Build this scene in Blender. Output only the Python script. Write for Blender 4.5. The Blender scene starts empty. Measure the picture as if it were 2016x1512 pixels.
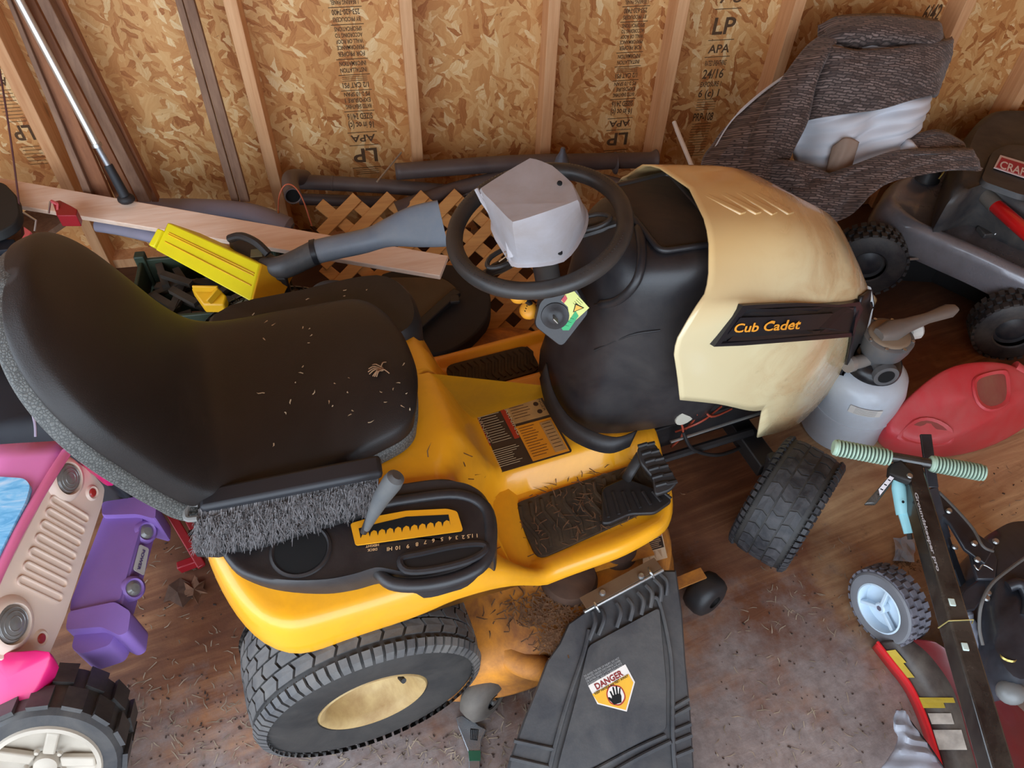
import bpy, math, random
from math import sin, cos, pi, radians, sqrt, hypot
from mathutils import Vector, Matrix
random.seed(7)
SC = bpy.context.scene
COL = SC.collection
# ---------------------------------------------------------------- camera
F_PX, CAM_H = 1514.0, 1.93
RM = Matrix(((0.98632774, -0.10851918, 0.12402084), (-0.16302476, -0.75255447, 0.6380319), (0.02409374, -0.64952703, -0.75995666)))
cam = bpy.data.objects.new('camera', bpy.data.cameras.new('camera'))
COL.objects.link(cam)
cam.data.sensor_width = 36.0
cam.data.lens = F_PX / 2016.0 * 36.0
cam.data.clip_start = 0.05
m = Matrix(((RM[0][0], -RM[0][1], -RM[0][2]), (RM[1][0], -RM[1][1], -RM[1][2]), (RM[2][0], -RM[2][1], -RM[2][2])))
cam.matrix_world = Matrix.Translation((0, 0, CAM_H)) @ m.to_4x4()
SC.camera = cam
# ---------------------------------------------------------------- daylight through the open door
SC.view_settings.view_transform = 'Standard'
SC.view_settings.look = 'None'
SC.view_settings.gamma = 1.0
SC.view_settings.exposure = 0.5
wd = bpy.data.worlds.new('daylight'); SC.world = wd; wd.use_nodes = True
bg = wd.node_tree.nodes['Background']
bg.inputs[0].default_value = (0.74, 0.86, 1.0, 1); bg.inputs[1].default_value = 3.4
def area(name, loc, look, sx, sy, power, color):
    l = bpy.data.lights.new(name, 'AREA'); l.shape = 'RECTANGLE'; l.size = sx; l.size_y = sy; l.energy = power; l.color = color
    o = bpy.data.objects.new(name, l); COL.objects.link(o); o.location = loc
    o.rotation_euler = (Vector(look) - Vector(loc)).to_track_quat('-Z', 'Y').to_euler()
    return o
DOOR = (-1.75, 1.7, 2.2, -1.0)   # x0, x1, height, y of the open doorway in the front wall
SIDE = (-0.95, 1.25, 2.1, -1.75) # y0, y1, height, x of the wide opening at the left
pt = area('front_door_daylight', ((DOOR[0] + DOOR[1]) / 2, DOOR[3], DOOR[2] / 2), ((DOOR[0] + DOOR[1]) / 2, 5, DOOR[2] / 2), DOOR[1] - DOOR[0], DOOR[2], 1, (1, 1, 1))
pt.data.cycles.is_portal = True
pt = area('side_door_daylight', (SIDE[3], (SIDE[0] + SIDE[1]) / 2, SIDE[2] / 2), (5, (SIDE[0] + SIDE[1]) / 2, SIDE[2] / 2), SIDE[1] - SIDE[0], SIDE[2], 1, (1, 1, 1))
pt.data.cycles.is_portal = True

# ---------------------------------------------------------------- pixel helpers: a photo point at a known depth
def pray(px, py):
    return RM @ Vector((px - 1008, py - 756, F_PX))
YA = radians(12.0)
MO = Vector((-0.276, 1.104, 0.0))                    # mower: point on the floor below the rear axle
MB = Matrix(((cos(YA), sin(YA), 0), (-sin(YA), cos(YA), 0), (0, 0, 1)))
def W(px, py, x=None, y=None, z=None):
    d = pray(px, py); o = Vector((0, 0, CAM_H))
    k, v = [(i, c) for i, c in enumerate((x, y, z)) if c is not None][0]
    return o + d * ((v - o[k]) / d[k])
def T(px, py, x=None, y=None, z=None):               # same, in the mower's own axes
    d = MB @ pray(px, py); o = MB @ (Vector((0, 0, CAM_H)) - MO)
    k, v = [(i, c) for i, c in enumerate((x, y, z)) if c is not None][0]
    return o + d * ((v - o[k]) / d[k])

# ---------------------------------------------------------------- materials
def srgb(r, g, b):
    def f(c):
        c /= 255.0
        return c / 12.92 if c <= 0.04045 else ((c + 0.055) / 1.055) ** 2.4
    return (f(r), f(g), f(b), 1)
class NT:
    def __init__(s, name):
        s.m = bpy.data.materials.new(name); s.m.use_nodes = True
        s.t = s.m.node_tree; s.b = s.t.nodes['Principled BSDF']
        s.tc = s.t.nodes.new('ShaderNodeTexCoord')
    def n(s, typ, **k):
        x = s.t.nodes.new('ShaderNode' + typ)
        for a, b in k.items(): setattr(x, a, b)
        return x
    def l(s, a, b): s.t.links.new(a, b)
    def mapping(s, src, scale=(1, 1, 1), rot=(0, 0, 0), loc=(0, 0, 0)):
        x = s.n('Mapping'); x.inputs['Scale'].default_value = scale; x.inputs['Rotation'].default_value = rot; x.inputs['Location'].default_value = loc
        s.l(src, x.inputs[0]); return x.outputs[0]
    def noise(s, src, scale, detail=4, rough=0.55, dist=0.0):
        x = s.n('TexNoise'); x.inputs['Scale'].default_value = scale; x.inputs['Detail'].default_value = detail
        x.inputs['Roughness'].default_value = rough; x.inputs['Distortion'].default_value = dist
        s.l(src, x.inputs['Vector']); return x.outputs[0]
    def ramp(s, src, stops, interp='LINEAR'):
        x = s.n('ValToRGB'); cr = x.color_ramp; cr.interpolation = interp
        while len(cr.elements) < len(stops): cr.elements.new(0.5)
        for e, (p, c) in zip(cr.elements, stops):
            e.position = p; e.color = c if len(c) == 4 else (*c, 1)
        s.l(src, x.inputs[0]); return x.outputs[0]
    def mix(s, fac, a, b, mode='MIX'):
        x = s.n('Mix', data_type='RGBA', blend_type=mode)
        for i, v in ((0, fac), (6, a), (7, b)):
            if isinstance(v, (int, float, tuple)): x.inputs[i].default_value = v
            else: s.l(v, x.inputs[i])
        return x.outputs[2]
    def math(s, op, a, b=0.5, clamp=False):
        x = s.n('Math', operation=op, use_clamp=clamp)
        for i, v in ((0, a), (1, b)):
            if isinstance(v, (int, float)): x.inputs[i].default_value = v
            else: s.l(v, x.inputs[i])
        return x.outputs[0]
    def bump(s, h, strength=0.3, dist=0.002):
        x = s.n('Bump'); x.inputs['Strength'].default_value = strength; x.inputs['Distance'].default_value = dist
        s.l(h, x.inputs['Height']); s.l(x.outputs[0], s.b.inputs['Normal']); return x
W1, B0 = (1, 1, 1, 1), (0, 0, 0, 1)
def mat(name, color, rough=0.5, metal=0.0, var=0.12, vscale=8.0, bump=0.0, bscale=60.0, dust=0.0, dustcol=None, dscale=5.0, coat=0.0, spec=0.5, drough=0.8, dth=0.5, trans=0.0):
    """plain surface: colour with slow variation, fine relief and an uneven layer of dust or dirt"""
    s = NT(name); b = s.b; ob = s.tc.outputs['Object']
    dark = tuple(c * (1 - var) for c in color[:3]) + (1,)
    lite = tuple(min(1, c * (1 + var)) for c in color[:3]) + (1,)
    c = s.ramp(s.noise(ob, vscale, 5), [(0.3, dark), (0.7, lite)])
    if dust:
        dn = s.noise(ob, dscale, 8, 0.7, 0.4)
        fac = s.ramp(dn, [(max(0, dth - 0.12), B0), (dth + 0.22, (dust, dust, dust, 1))])
        c = s.mix(fac, c, dustcol or srgb(150, 140, 125))
        r = s.n('MapRange'); r.inputs['To Min'].default_value = rough; r.inputs['To Max'].default_value = drough
        s.l(fac, r.inputs[0]); s.l(r.outputs[0], b.inputs['Roughness'])
    else:
        b.inputs['Roughness'].default_value = rough
    s.l(c, b.inputs['Base Color'])
    b.inputs['Metallic'].default_value = metal
    b.inputs['Specular IOR Level'].default_value = spec
    b.inputs['Coat Weight'].default_value = coat; b.inputs['Coat Roughness'].default_value = 0.08
    b.inputs['Transmission Weight'].default_value = trans
    if bump: s.bump(s.noise(ob, bscale, 6), bump)
    return s.m
def wood(name, light, dark, axis=2, scale=1.0, rough=0.65, dust=0.0, dustcol=None, knots=True):
    s = NT(name); ob = s.tc.outputs['Object']
    sc = [28 * scale] * 3; sc[axis] = 1.6 * scale
    v = s.mapping(ob, tuple(sc))
    g = s.noise(v, 1.0, 6, 0.6, 0.6)
    g2 = s.noise(v, 5.0, 3, 0.6)
    f = s.mix(0.35, g, g2)
    c = s.ramp(f, [(0.32, dark), (0.62, light)])
    if knots:
        sc2 = [9 * scale] * 3; sc2[axis] = 3.2 * scale
        vo = s.n('TexVoronoi'); vo.inputs['Scale'].default_value = 1.0; s.l(s.mapping(ob, tuple(sc2)), vo.inputs['Vector'])
        k = s.ramp(vo.outputs['Distance'], [(0.05, W1), (0.13, B0)])
        c = s.mix(s.math('MULTIPLY', k, 0.6), c, tuple(x * 0.35 for x in dark[:3]) + (1,))
    if dust:
        fac = s.ramp(s.noise(ob, 4, 8, 0.7), [(0.4, B0), (0.7, (dust, dust, dust, 1))])
        c = s.mix(fac, c, dustcol or srgb(150, 140, 125))
    s.l(c, s.b.inputs['Base Color']); s.b.inputs['Roughness'].default_value = rough
    s.bump(f, 0.35, 0.002)
    return s.m

# ---------------------------------------------------------------- geometry
def V3(p): return Vector(p)
class G:
    def __init__(s): s.v = []; s.f = []; s.mi = []; s.cur = 0
    def add(s, vs, fs):
        o = len(s.v); s.v += [Vector(p) for p in vs]
        for f in fs: s.f.append(tuple(i + o for i in f)); s.mi.append(s.cur)
        return s
    def box(s, c, size, rot=None):
        hx, hy, hz = [d / 2 for d in size]; c = Vector(c)
        vs = [Vector((x, y, z)) for x in (-hx, hx) for y in (-hy, hy) for z in (-hz, hz)]
        if rot is not None: vs = [rot @ v for v in vs]
        return s.add([c + v for v in vs], [(0, 1, 3, 2), (4, 6, 7, 5), (0, 4, 5, 1), (2, 3, 7, 6), (0, 2, 6, 4), (1, 5, 7, 3)])
    def bar(s, a, b, w, h, up=(0, 0, 1)):
        """straight bar of section w x h from a to b (h along up)"""
        a, b = Vector(a), Vector(b); d = (b - a).normalized(); u = Vector(up); r = d.cross(u)
        if r.length < 1e-4: r = Vector((1, 0, 0))
        r.normalize(); u = r.cross(d).normalized()
        ring = lambda p: [p + r * (i * w / 2) + u * (j * h / 2) for i, j in ((-1, -1), (1, -1), (1, 1), (-1, 1))]
        return s.loft([ring(a), ring(b)])
    def loft(s, rings, cap=True, closed=True, loop=False):
        n = len(rings[0]); vs = [p for r in rings for p in r]; fs = []
        m_ = len(rings)
        for i in range(m_ if loop else m_ - 1):
            a = i * n; b = ((i + 1) % m_) * n
            for j in range(n if closed else n - 1):
                k = (j + 1) % n
                fs.append((a + j, a + k, b + k, b + j))
        if cap and not loop:
            fs.append(tuple(range(n))[::-1]); fs.append(tuple((m_ - 1) * n + j for j in range(n)))
        return s.add(vs, fs)
    def tube(s, pts, r, n=12, cap=True, loop=False, flat=1.0, up0=None):
        pts = [Vector(p) for p in pts]; m_ = len(pts)
        rs = r if isinstance(r, (list, tuple)) else [r] * m_
        tg = []
        for i in range(m_):
            a = pts[(i - 1) % m_] if (loop or i) else pts[0]; b = pts[(i + 1) % m_] if (loop or i < m_ - 1) else pts[-1]
            tg.append((b - a).normalized())
        u = Vector(up0) if up0 else (Vector((0, 0, 1)) if abs(tg[0].z) < 0.9 else Vector((1, 0, 0)))
        rings = []
        for p, t, rr in zip(pts, tg, rs):
            u = (u - t * u.dot(t)).normalized(); w = t.cross(u)
            rings.append([p + (w * cos(2 * pi * k / n) + u * (sin(2 * pi * k / n) * flat)) * rr for k in range(n)])
        return s.loft(rings, cap, True, loop)
    def lathe(s, prof, o, axis, n=48, ang=2 * pi, cap=False):
        """prof: list of (radius, distance along axis)"""
        o = Vector(o); a = Vector(axis).normalized(); u = a.orthogonal().normalized(); w = a.cross(u)
        full = abs(ang - 2 * pi) < 1e-6
        rings = []
        for k in range(n if full else n + 1):
            t = ang * k / n; d = u * cos(t) + w * sin(t)
            rings.append([o + d * r + a * h for r, h in prof])
        return s.loft(rings, cap=False, closed=False, loop=full)
    def extrude(s, pts, vec):
        pts = [Vector(p) for p in pts]; vec = Vector(vec)
        return s.loft([pts, [p + vec for p in pts]])
    def grid(s, rows, double=False):
        return s.loft(rows, cap=False, closed=False)
    def sphere(s, c, r, n=16, sc=(1, 1, 1), rot=None):
        c = Vector(c); rings = []
        for i in range(1, n // 2):
            t = pi * i / (n // 2)
            ring = [Vector((sin(t) * cos(2 * pi * k / n) * r * sc[0], sin(t) * sin(2 * pi * k / n) * r * sc[1], cos(t) * r * sc[2])) for k in range(n)]
            if rot is not None: ring = [rot @ p for p in ring]
            rings.append([c + p for p in ring])
        return s.loft(rings)
def arc(c, r, a0, a1, n, u=(1, 0, 0), v=(0, 0, 1)):
    c, u, v = Vector(c), Vector(u), Vector(v)
    return [c + (u * cos(a0 + (a1 - a0) * i / n) + v * sin(a0 + (a1 - a0) * i / n)) * r for i in range(n + 1)]
def crom(pts, n=6, loop=False):
    """smooth curve through the points"""
    P = [Vector(p) for p in pts]; m_ = len(P); out = []
    for i in range(m_ if loop else m_ - 1):
        if loop: p0, p1, p2, p3 = P[i - 1], P[i], P[(i + 1) % m_], P[(i + 2) % m_]
        else: p0, p1, p2, p3 = P[max(i - 1, 0)], P[i], P[i + 1], P[min(i + 2, m_ - 1)]
        for k in range(n):
            t = k / n
            out.append(0.5 * ((2 * p1) + (p2 - p0) * t + (2 * p0 - 5 * p1 + 4 * p2 - p3) * t * t + (3 * p1 - p0 - 3 * p2 + p3) * t ** 3))
    if not loop: out.append(P[-1])
    return out
def rpoly(pts, r, n=5):
    """closed polygon with rounded corners"""
    P = [Vector(p) for p in pts]; out = []
    for i in range(len(P)):
        a, b, c = P[i - 1], P[i], P[(i + 1) % len(P)]
        ra = min(r, (a - b).length * 0.45, (c - b).length * 0.45)
        s0 = b + (a - b).normalized() * ra; s1 = b + (c - b).normalized() * ra
        for k in range(n + 1):
            t = k / n; out.append(s0 * (1 - t) ** 2 + b * 2 * t * (1 - t) + s1 * t * t)
    return out
def obj(name, g, material, parent=None, world=True, smooth=True, bevel=0, bseg=2, sub=0, solid=0, angle=35, kind=None, label=None):
    me = bpy.data.meshes.new(name); me.from_pydata([tuple(v) for v in g.v], [], g.f); me.update()
    mats = material if isinstance(material, (list, tuple)) else [material]
    for mm in mats: me.materials.append(getattr(mm, 'm', mm))
    if len(mats) > 1: me.polygons.foreach_set('material_index', g.mi)
    if smooth:
        me.polygons.foreach_set('use_smooth', [True] * len(me.polygons))
        me.set_sharp_from_angle(angle=radians(angle))
    o = bpy.data.objects.new(name, me); COL.objects.link(o)
    if solid:
        q = o.modifiers.new('s', 'SOLIDIFY'); q.thickness = abs(solid); q.offset = -1 if solid > 0 else 1
    if bevel:
        q = o.modifiers.new('b', 'BEVEL'); q.width = bevel; q.segments = bseg; q.limit_method = 'ANGLE'; q.angle_limit = radians(40); q.use_clamp_overlap = True
    if sub:
        q = o.modifiers.new('u', 'SUBSURF'); q.levels = sub; q.render_levels = sub
    if parent is not None:
        o.parent = parent
        if world and not parent.get('_local'):
            pm = parent
            M = Matrix.Identity(4)
            while pm is not None:
                M = pm.matrix_parent_inverse @ Matrix.LocRotScale(pm.location, pm.rotation_euler, pm.scale) if False else M
                M = (pm.matrix_parent_inverse @ pm.matrix_basis) @ M if pm.parent else pm.matrix_basis @ M
                pm = pm.parent
            o.matrix_parent_inverse = M.inverted()
    if kind: o['kind'] = kind
    if label: o['label'] = label
    return o
def thing(name, label, cat, loc, rz=0, group=None):
    o = bpy.data.objects.new(name, None); COL.objects.link(o); o.empty_display_size = 0.05
    o.location = loc; o.rotation_euler = (0, 0, rz); o['label'] = label; o['category'] = cat
    if group: o['group'] = group
    return o
def tag(o, label, cat, group=None):
    o['label'] = label; o['category'] = cat
    if group: o['group'] = group
    return o
def struct(name, g, m_, **k):
    o = obj(name, g, m_, **k)
    if o.parent is None: o['kind'] = 'structure'
    return o
def text_g(g, body, o, right, up, size, shear=0.0, width=None, bold=0.0, depth=0.0, center=False):
    """flat lettering added to g: o is the lower left corner, right/up the reading directions"""
    cu = bpy.data.curves.new('t', 'FONT'); cu.body = body; cu.size = 1.0; cu.shear = shear; cu.resolution_u = 3; cu.offset = bold; cu.extrude = 0
    ob = bpy.data.objects.new('t', cu); me = ob.to_mesh()
    vs = [v.co.copy() for v in me.vertices]; fs = [tuple(p.vertices) for p in me.polygons]
    ob.to_mesh_clear(); bpy.data.objects.remove(ob); bpy.data.curves.remove(cu)
    if not vs: return g
    x0 = min(v.x for v in vs); x1 = max(v.x for v in vs)
    sx = size if width is None else width / max(1e-6, x1 - x0)
    right, up, o = Vector(right).normalized(), Vector(up).normalized(), Vector(o)
    off = -(x1 - x0) * sx / 2 if center else 0
    nrm = right.cross(up)
    return g.add([o + right * ((v.x - x0) * sx + off) + up * (v.y * size) + nrm * depth for v in vs], fs)
# ================================================================ the shed
def osb_mat():
    s = NT('oriented_strand_board'); ob = s.tc.outputs['Object']
    sp = s.n('SeparateXYZ'); s.l(ob, sp.inputs[0]); cb = s.n('CombineXYZ')
    s.l(s.math('ADD', sp.outputs[0], sp.outputs[1]), cb.inputs[0]); s.l(sp.outputs[2], cb.inputs[1])
    base = cb.outputs[0]
    nz = s.n('TexNoise'); nz.inputs['Scale'].default_value = 26; nz.inputs['Detail'].default_value = 3; s.l(base, nz.inputs['Vector'])
    sub = s.n('VectorMath', operation='SUBTRACT'); sub.inputs[1].default_value = (0.5, 0.5, 0.5); s.l(nz.outputs['Color'], sub.inputs[0])
    scl = s.n('VectorMath', operation='SCALE'); scl.inputs['Scale'].default_value = 0.03; s.l(sub.outputs[0], scl.inputs[0])
    addv = s.n('VectorMath', operation='ADD'); s.l(base, addv.inputs[0]); s.l(scl.outputs[0], addv.inputs[1]); src = addv.outputs[0]
    cols = [(0.0, srgb(170, 104, 54)), (0.14, srgb(198, 134, 76)), (0.4, srgb(214, 156, 94)), (0.7, srgb(226, 176, 114)), (0.9, srgb(236, 194, 134)), (1.0, srgb(243, 212, 160))]
    col = None; hgt = None
    for i, (a, w, l, p) in enumerate([(80, 30, 7, 1.1), (15, 34, 9, .5), (-50, 30, 8, .48), (60, 38, 9, .45), (100, 40, 9, .42), (-15, 60, 14, .34), (125, 60, 14, .32), (85, 70, 12, .3), (40, 95, 26, .25)]):
        mp = s.mapping(src, (l, w, 1), (0, 0, radians(a)), (i * 3.7, i * 1.9, 0))
        mp.node.vector_type = 'TEXTURE' if False else 'POINT'
        rot = s.n('VectorRotate', rotation_type='Z_AXIS'); rot.inputs['Angle'].default_value = radians(a); s.l(src, rot.inputs[0])
        mp = s.mapping(rot.outputs[0], (l * .82, w * .82, 1), (0, 0, 0), (i * 3.7, i * 1.9, 0))
        vo = s.n('TexVoronoi', voronoi_dimensions='2D'); vo.inputs['Scale'].default_value = 1.0; s.l(mp, vo.inputs['Vector'])
        sc = s.n('SeparateColor'); s.l(vo.outputs['Color'], sc.inputs[0])
        fibre = s.noise(s.mapping(rot.outputs[0], (12, 260, 1)), 1.0, 3)
        cc = s.ramp(s.math('ADD', sc.outputs[1], s.math('MULTIPLY', s.math('SUBTRACT', fibre, 0.5), 0.55)), cols)
        if col is None: col, hgt = cc, sc.outputs[2]
        else:
            mk = s.math('LESS_THAN', sc.outputs[0], p)
            col = s.mix(mk, col, cc)
            hgt = s.mix(mk, hgt, s.math('ADD', sc.outputs[2], i * 0.12))
    # darker resin patches and the odd red flake
    col = s.mix(s.ramp(s.noise(base, 55, 4, 0.7, 1.0), [(0.27, (0.7, 0.7, 0.7, 1)), (0.34, B0)]), col, srgb(122, 62, 30))
    col = s.mix(s.ramp(s.noise(base, 1.3, 4), [(0.45, B0), (0.75, (0.35, 0.35, 0.35, 1))]), col, srgb(196, 120, 60))
    s.l(col, s.b.inputs['Base Color']); s.b.inputs['Roughness'].default_value = 0.55
    s.bump(hgt, 0.5, 0.003)
    return s.m
OSB = osb_mat()
STUD = wood('stud_pine', srgb(232, 182, 134), srgb(206, 146, 98), 2, 1.0, 0.6)
PLY = NT('floor_plywood')
def floor_mat(s):
    ob = s.tc.outputs['Object']
    rot = s.mapping(ob, (1, 1, 1), (0, 0, radians(-14)))
    g = s.noise(s.mapping(rot, (1.6, 17, 1)), 1.0, 8, 0.65, 1.6)
    c = s.ramp(g, [(0.28, srgb(96, 58, 38)), (0.46, srgb(130, 82, 54)), (0.6, srgb(160, 110, 74)), (0.78, srgb(190, 142, 100))])
    # reddish worn stain, its colour deepened for the shade on the floor
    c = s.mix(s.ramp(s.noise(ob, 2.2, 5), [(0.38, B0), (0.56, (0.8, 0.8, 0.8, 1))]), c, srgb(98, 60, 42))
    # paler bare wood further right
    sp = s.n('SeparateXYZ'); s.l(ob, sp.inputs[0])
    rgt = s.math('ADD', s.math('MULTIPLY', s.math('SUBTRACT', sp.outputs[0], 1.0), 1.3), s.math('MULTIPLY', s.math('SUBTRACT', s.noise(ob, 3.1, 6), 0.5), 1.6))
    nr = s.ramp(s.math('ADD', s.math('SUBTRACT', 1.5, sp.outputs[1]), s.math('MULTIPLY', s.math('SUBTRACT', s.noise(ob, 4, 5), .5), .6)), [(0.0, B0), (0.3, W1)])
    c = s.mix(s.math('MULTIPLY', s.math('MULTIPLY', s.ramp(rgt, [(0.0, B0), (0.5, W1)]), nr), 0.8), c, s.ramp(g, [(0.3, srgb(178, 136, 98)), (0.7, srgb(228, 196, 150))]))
    # back of the floor darkened: shade under the push mower painted in
    bk = s.ramp(s.math('ADD', s.math('SUBTRACT', sp.outputs[1], 1.5), s.math('MULTIPLY', s.math('SUBTRACT', s.noise(ob, 3, 6), .5), .5)), [(0.0, B0), (0.35, W1)])
    c = s.mix(s.math('MULTIPLY', bk, .75), c, srgb(58, 38, 26))
    # grey trodden dirt near the door
    nearv = s.math('SUBTRACT', 0.84, sp.outputs[1])
    df = s.math('ADD', s.math('MULTIPLY', nearv, 1.7), s.math('MULTIPLY', s.math('SUBTRACT', s.noise(ob, 5, 10, 0.7), 0.5), 2.4))
    c = s.mix(s.math('MULTIPLY', s.ramp(df, [(0.0, B0), (0.6, W1)]), 0.8), c, s.ramp(s.noise(ob, 30, 8, 0.75), [(0.3, srgb(112, 104, 102)), (0.7, srgb(160, 150, 146))]))
    c = s.mix(s.ramp(s.noise(ob, 20, 7, 0.75), [(0.6, B0), (0.7, (0.5, 0.5, 0.5, 1))]), c, srgb(62, 44, 36))
    s.l(c, s.b.inputs['Base Color'])
    s.l(s.ramp(s.noise(ob, 6, 6), [(0.3, (0.45,) * 3), (0.7, (0.75,) * 3)]), s.b.inputs['Roughness'])
    s.bump(s.mix(0.4, g, s.noise(ob, 60, 6, 0.7)), 0.4, 0.004)
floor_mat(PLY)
WY = 2.45; X0, X1, YF, ZC = SIDE[3], 3.3, DOOR[3], 2.6
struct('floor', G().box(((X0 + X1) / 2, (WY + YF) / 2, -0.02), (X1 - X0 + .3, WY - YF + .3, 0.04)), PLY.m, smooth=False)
struct('wall_back', G().box(((X0 + X1) / 2, WY + .006, ZC / 2), (X1 - X0, 0.012, ZC)), OSB, smooth=False)
struct('wall_right', G().box((X1, (WY + YF) / 2, ZC / 2), (0.012, WY - YF, ZC)), OSB, smooth=False)
g = G(); g.box((X0, (WY + SIDE[1]) / 2, ZC / 2), (.012, WY - SIDE[1], ZC)); g.box((X0, (SIDE[0] + YF) / 2, ZC / 2), (.012, SIDE[0] - YF, ZC)); g.box((X0, (SIDE[0] + SIDE[1]) / 2, (ZC + SIDE[2]) / 2), (.012, SIDE[1] - SIDE[0], ZC - SIDE[2]))
struct('wall_left', g, OSB, smooth=False)
struct('ceiling', G().box(((X0 + X1) / 2, (WY + YF) / 2, ZC), (X1 - X0, WY - YF, 0.012)), OSB, smooth=False)
g = G()
g.box(((X0 + DOOR[0]) / 2, YF, ZC / 2), (DOOR[0] - X0, .012, ZC)); g.box(((X1 + DOOR[1]) / 2, YF, ZC / 2), (X1 - DOOR[1], .012, ZC))
g.box(((DOOR[0] + DOOR[1]) / 2, YF, (ZC + DOOR[2]) / 2), (DOOR[1] - DOOR[0], .012, ZC - DOOR[2]))
struct('wall_front', g, OSB, smooth=False)
# outdoor ground in front of the door
struct('ground', G().box((-1, 0, -0.08), (14, 14, 0.04)), mat('driveway_gravel', srgb(150, 148, 142), 0.9, bump=0.4, bscale=40), smooth=False)
# studs of the back wall, seen edge on (front face 38 mm)
SY = WY - .089
def px_x(px, py): return W(px, py, y=SY).x
for k, (a, b) in enumerate([((439, 0), (533, 375)), ((785, 0), (814, 330)), ((1083, 0), (1061, 312)), ((1338, 0), (1281, 305)), ((1571, 0), (1519, 153))]):
    x = (px_x(*a) + px_x(*b)) / 2
    struct('stud', G().box((x + .019, WY - .0445, ZC / 2), (.038, .089, ZC)), STUD, bevel=.002)
for x in (-1.07, -1.45, 1.98, 2.38, 2.79):
    struct('stud', G().box((x, WY - .0445, ZC / 2), (.038, .089, ZC)), STUD, bevel=.002)
struct('bottom_plate', G().box(((X0 + X1) / 2, WY - .03, .019), (X1 - X0, .06, .038)), STUD)
# mill stamps printed on the boards (grade, span rating, address blocks)
INK = mat('stamp_ink', srgb(92, 66, 42), 0.8, var=0.3, vscale=60)
def stamp(px0, px1, ytop, ybot, flip, rows, nm):
    """a column of printed lines between two pixel edges of the panel"""
    g = G(); y = WY - .0008
    tl, tr, bl, br = W(px0[0], ytop, y=y), W(px1[0], ytop, y=y), W(px0[1], ybot, y=y), W(px1[1], ybot, y=y)
    z1, z0 = tl.z, bl.z; xa = (tl.x + bl.x) / 2; xb = (tr.x + br.x) / 2
    w = xb - xa
    tot = sum(r[1] for r in rows); z = z1
    for body, hh in rows:
        h = (z1 - z0) * hh / tot
        if body == '-':
            g.box(((xa + xb) / 2, y, z - h / 2), (w, .0006, .0022))
        elif body.startswith('#'):
            n = 9
            for q in range(int(body[1:] or 3)): g.box(((xa + xb) / 2, y, z - h * (q + .5) / int(body[1:] or 3)), (w * .8, .0006, .0016))
        else:
            if flip: text_g(g, body, (xb - w * .08, y, z - h * .12), (-1, 0, 0), (0, 0, -1), h * .95, width=w * .84, bold=.02)
            else: text_g(g, body, (xa + w * .08, y, z - h * .85), (1, 0, 0), (0, 0, 1), h * .95, width=w * .84, bold=.02)
        z -= h
    return g
rowsA = [('1 BEARING PANEL', .8), ('-', .3), ('253-620-7400', 1), ('BY PRODUCERS', .8), ('-', .4), ('SPECIFICATIONS', .8), ('ACCORDING TO', .8), ('WALL OR ROOF', .8), ('PERFORMANCE', .8), ('FOR PROPER', .9), ('-', .4), ('INFORMATION', .9), ('INSTALLATION', .9), ('-', .3), ('#3', .8), ('1/2 CAT PS1', 1.1), ('-', .3), ('PS 2-10 SPAN', .9), ('EXPOSURE 1', .9), ('RATED SHEATHING', .9), ('-', .4), ('SIZED 24/16', 1.3), ('16 in oc (c)', 1.5), ('-', .5), ('APA', 1.6), ('-', .4), ('LP', 3.3), ('-', .4), ('#3', 1)]
for px0, px1, yt, yb, fl, rows in [((640, 700), (705, 757), 0, 345, True, rowsA),
                                   ((1228, 1186), (1278, 1236), 0, 310, True, rowsA),
                                   ((1415, 1345), (1460, 1395), -20, 310, False, [('7 8', 1.6), ('-', .8), ('LP', 2.7), ('-', .5), ('APA', 1.4), ('-', .5), ('RATED SHEATHING', .9), ('24/16', 1.6), ('EXPOSURE 1', .9), ('6 (c) 1', 1.3), ('#5', 1.6), ('PRP-108', 1.5), ('#9', 3.2), ('#4', 1.5)]),
                                   ((1846, 1790), (1880, 1835), -20, 60, False, [('-', .4), ('6/42', 1.0), ('-', .2)]),
                                   ((-20, 20), (20, 75), 100, 330, True, [('#6', 2), ('APA', 1), ('#10', 3), ('LP', 2), ('#6', 2)])]:
    struct('printed_stamp', stamp(px0, px1, yt, yb, fl, rows, ''), INK, smooth=False)
for cx_, cy_ in ((950, 5), (1115, 128), (1200, 285)):
    c = W(cx_, cy_, y=WY - .004); struct('nail_plate', G().box(c, (.032, .004, .038)), mat('nail_plate_zinc', srgb(150, 140, 122), .5, .6)) if False else None
# ================================================================ the lawn tractor (built in its own axes: x forward, y to its left)
YEL = mat('tractor_yellow_paint', srgb(243, 168, 30), 0.32, var=.04, vscale=3, coat=.35, dust=.28, dustcol=srgb(150, 104, 50), dscale=6, dth=.55)
YELD = mat('deck_yellow_dirty', srgb(232, 150, 40), 0.5, var=.1, vscale=5, dust=.9, dustcol=srgb(112, 68, 42), dscale=5.5, dth=.38, bump=.3, bscale=40)
CREAM = mat('hood_cream_paint', srgb(236, 222, 184), 0.22, var=.03, vscale=3, coat=.6)
BLK = mat('console_black_plastic', srgb(34, 32, 35), 0.38, var=.12, dust=.2, dustcol=srgb(108, 100, 92), dscale=5, bump=.12, bscale=300)
BLK2 = mat('matt_black_plastic', srgb(26, 24, 26), 0.5, var=.2, dust=.18, dustcol=srgb(90, 80, 70), dscale=6, bump=.15, bscale=200)
VINYL = mat('seat_black_vinyl', srgb(25, 20, 19), 0.46, var=.15, dust=.14, dustcol=srgb(84, 70, 62), dscale=4, bump=.25, bscale=500)
RUB = mat('tyre_rubber', srgb(32, 31, 31), 0.62, var=.2, dust=.25, dustcol=srgb(104, 96, 88), dscale=7, dth=.45, bump=.2, bscale=120)
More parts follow.
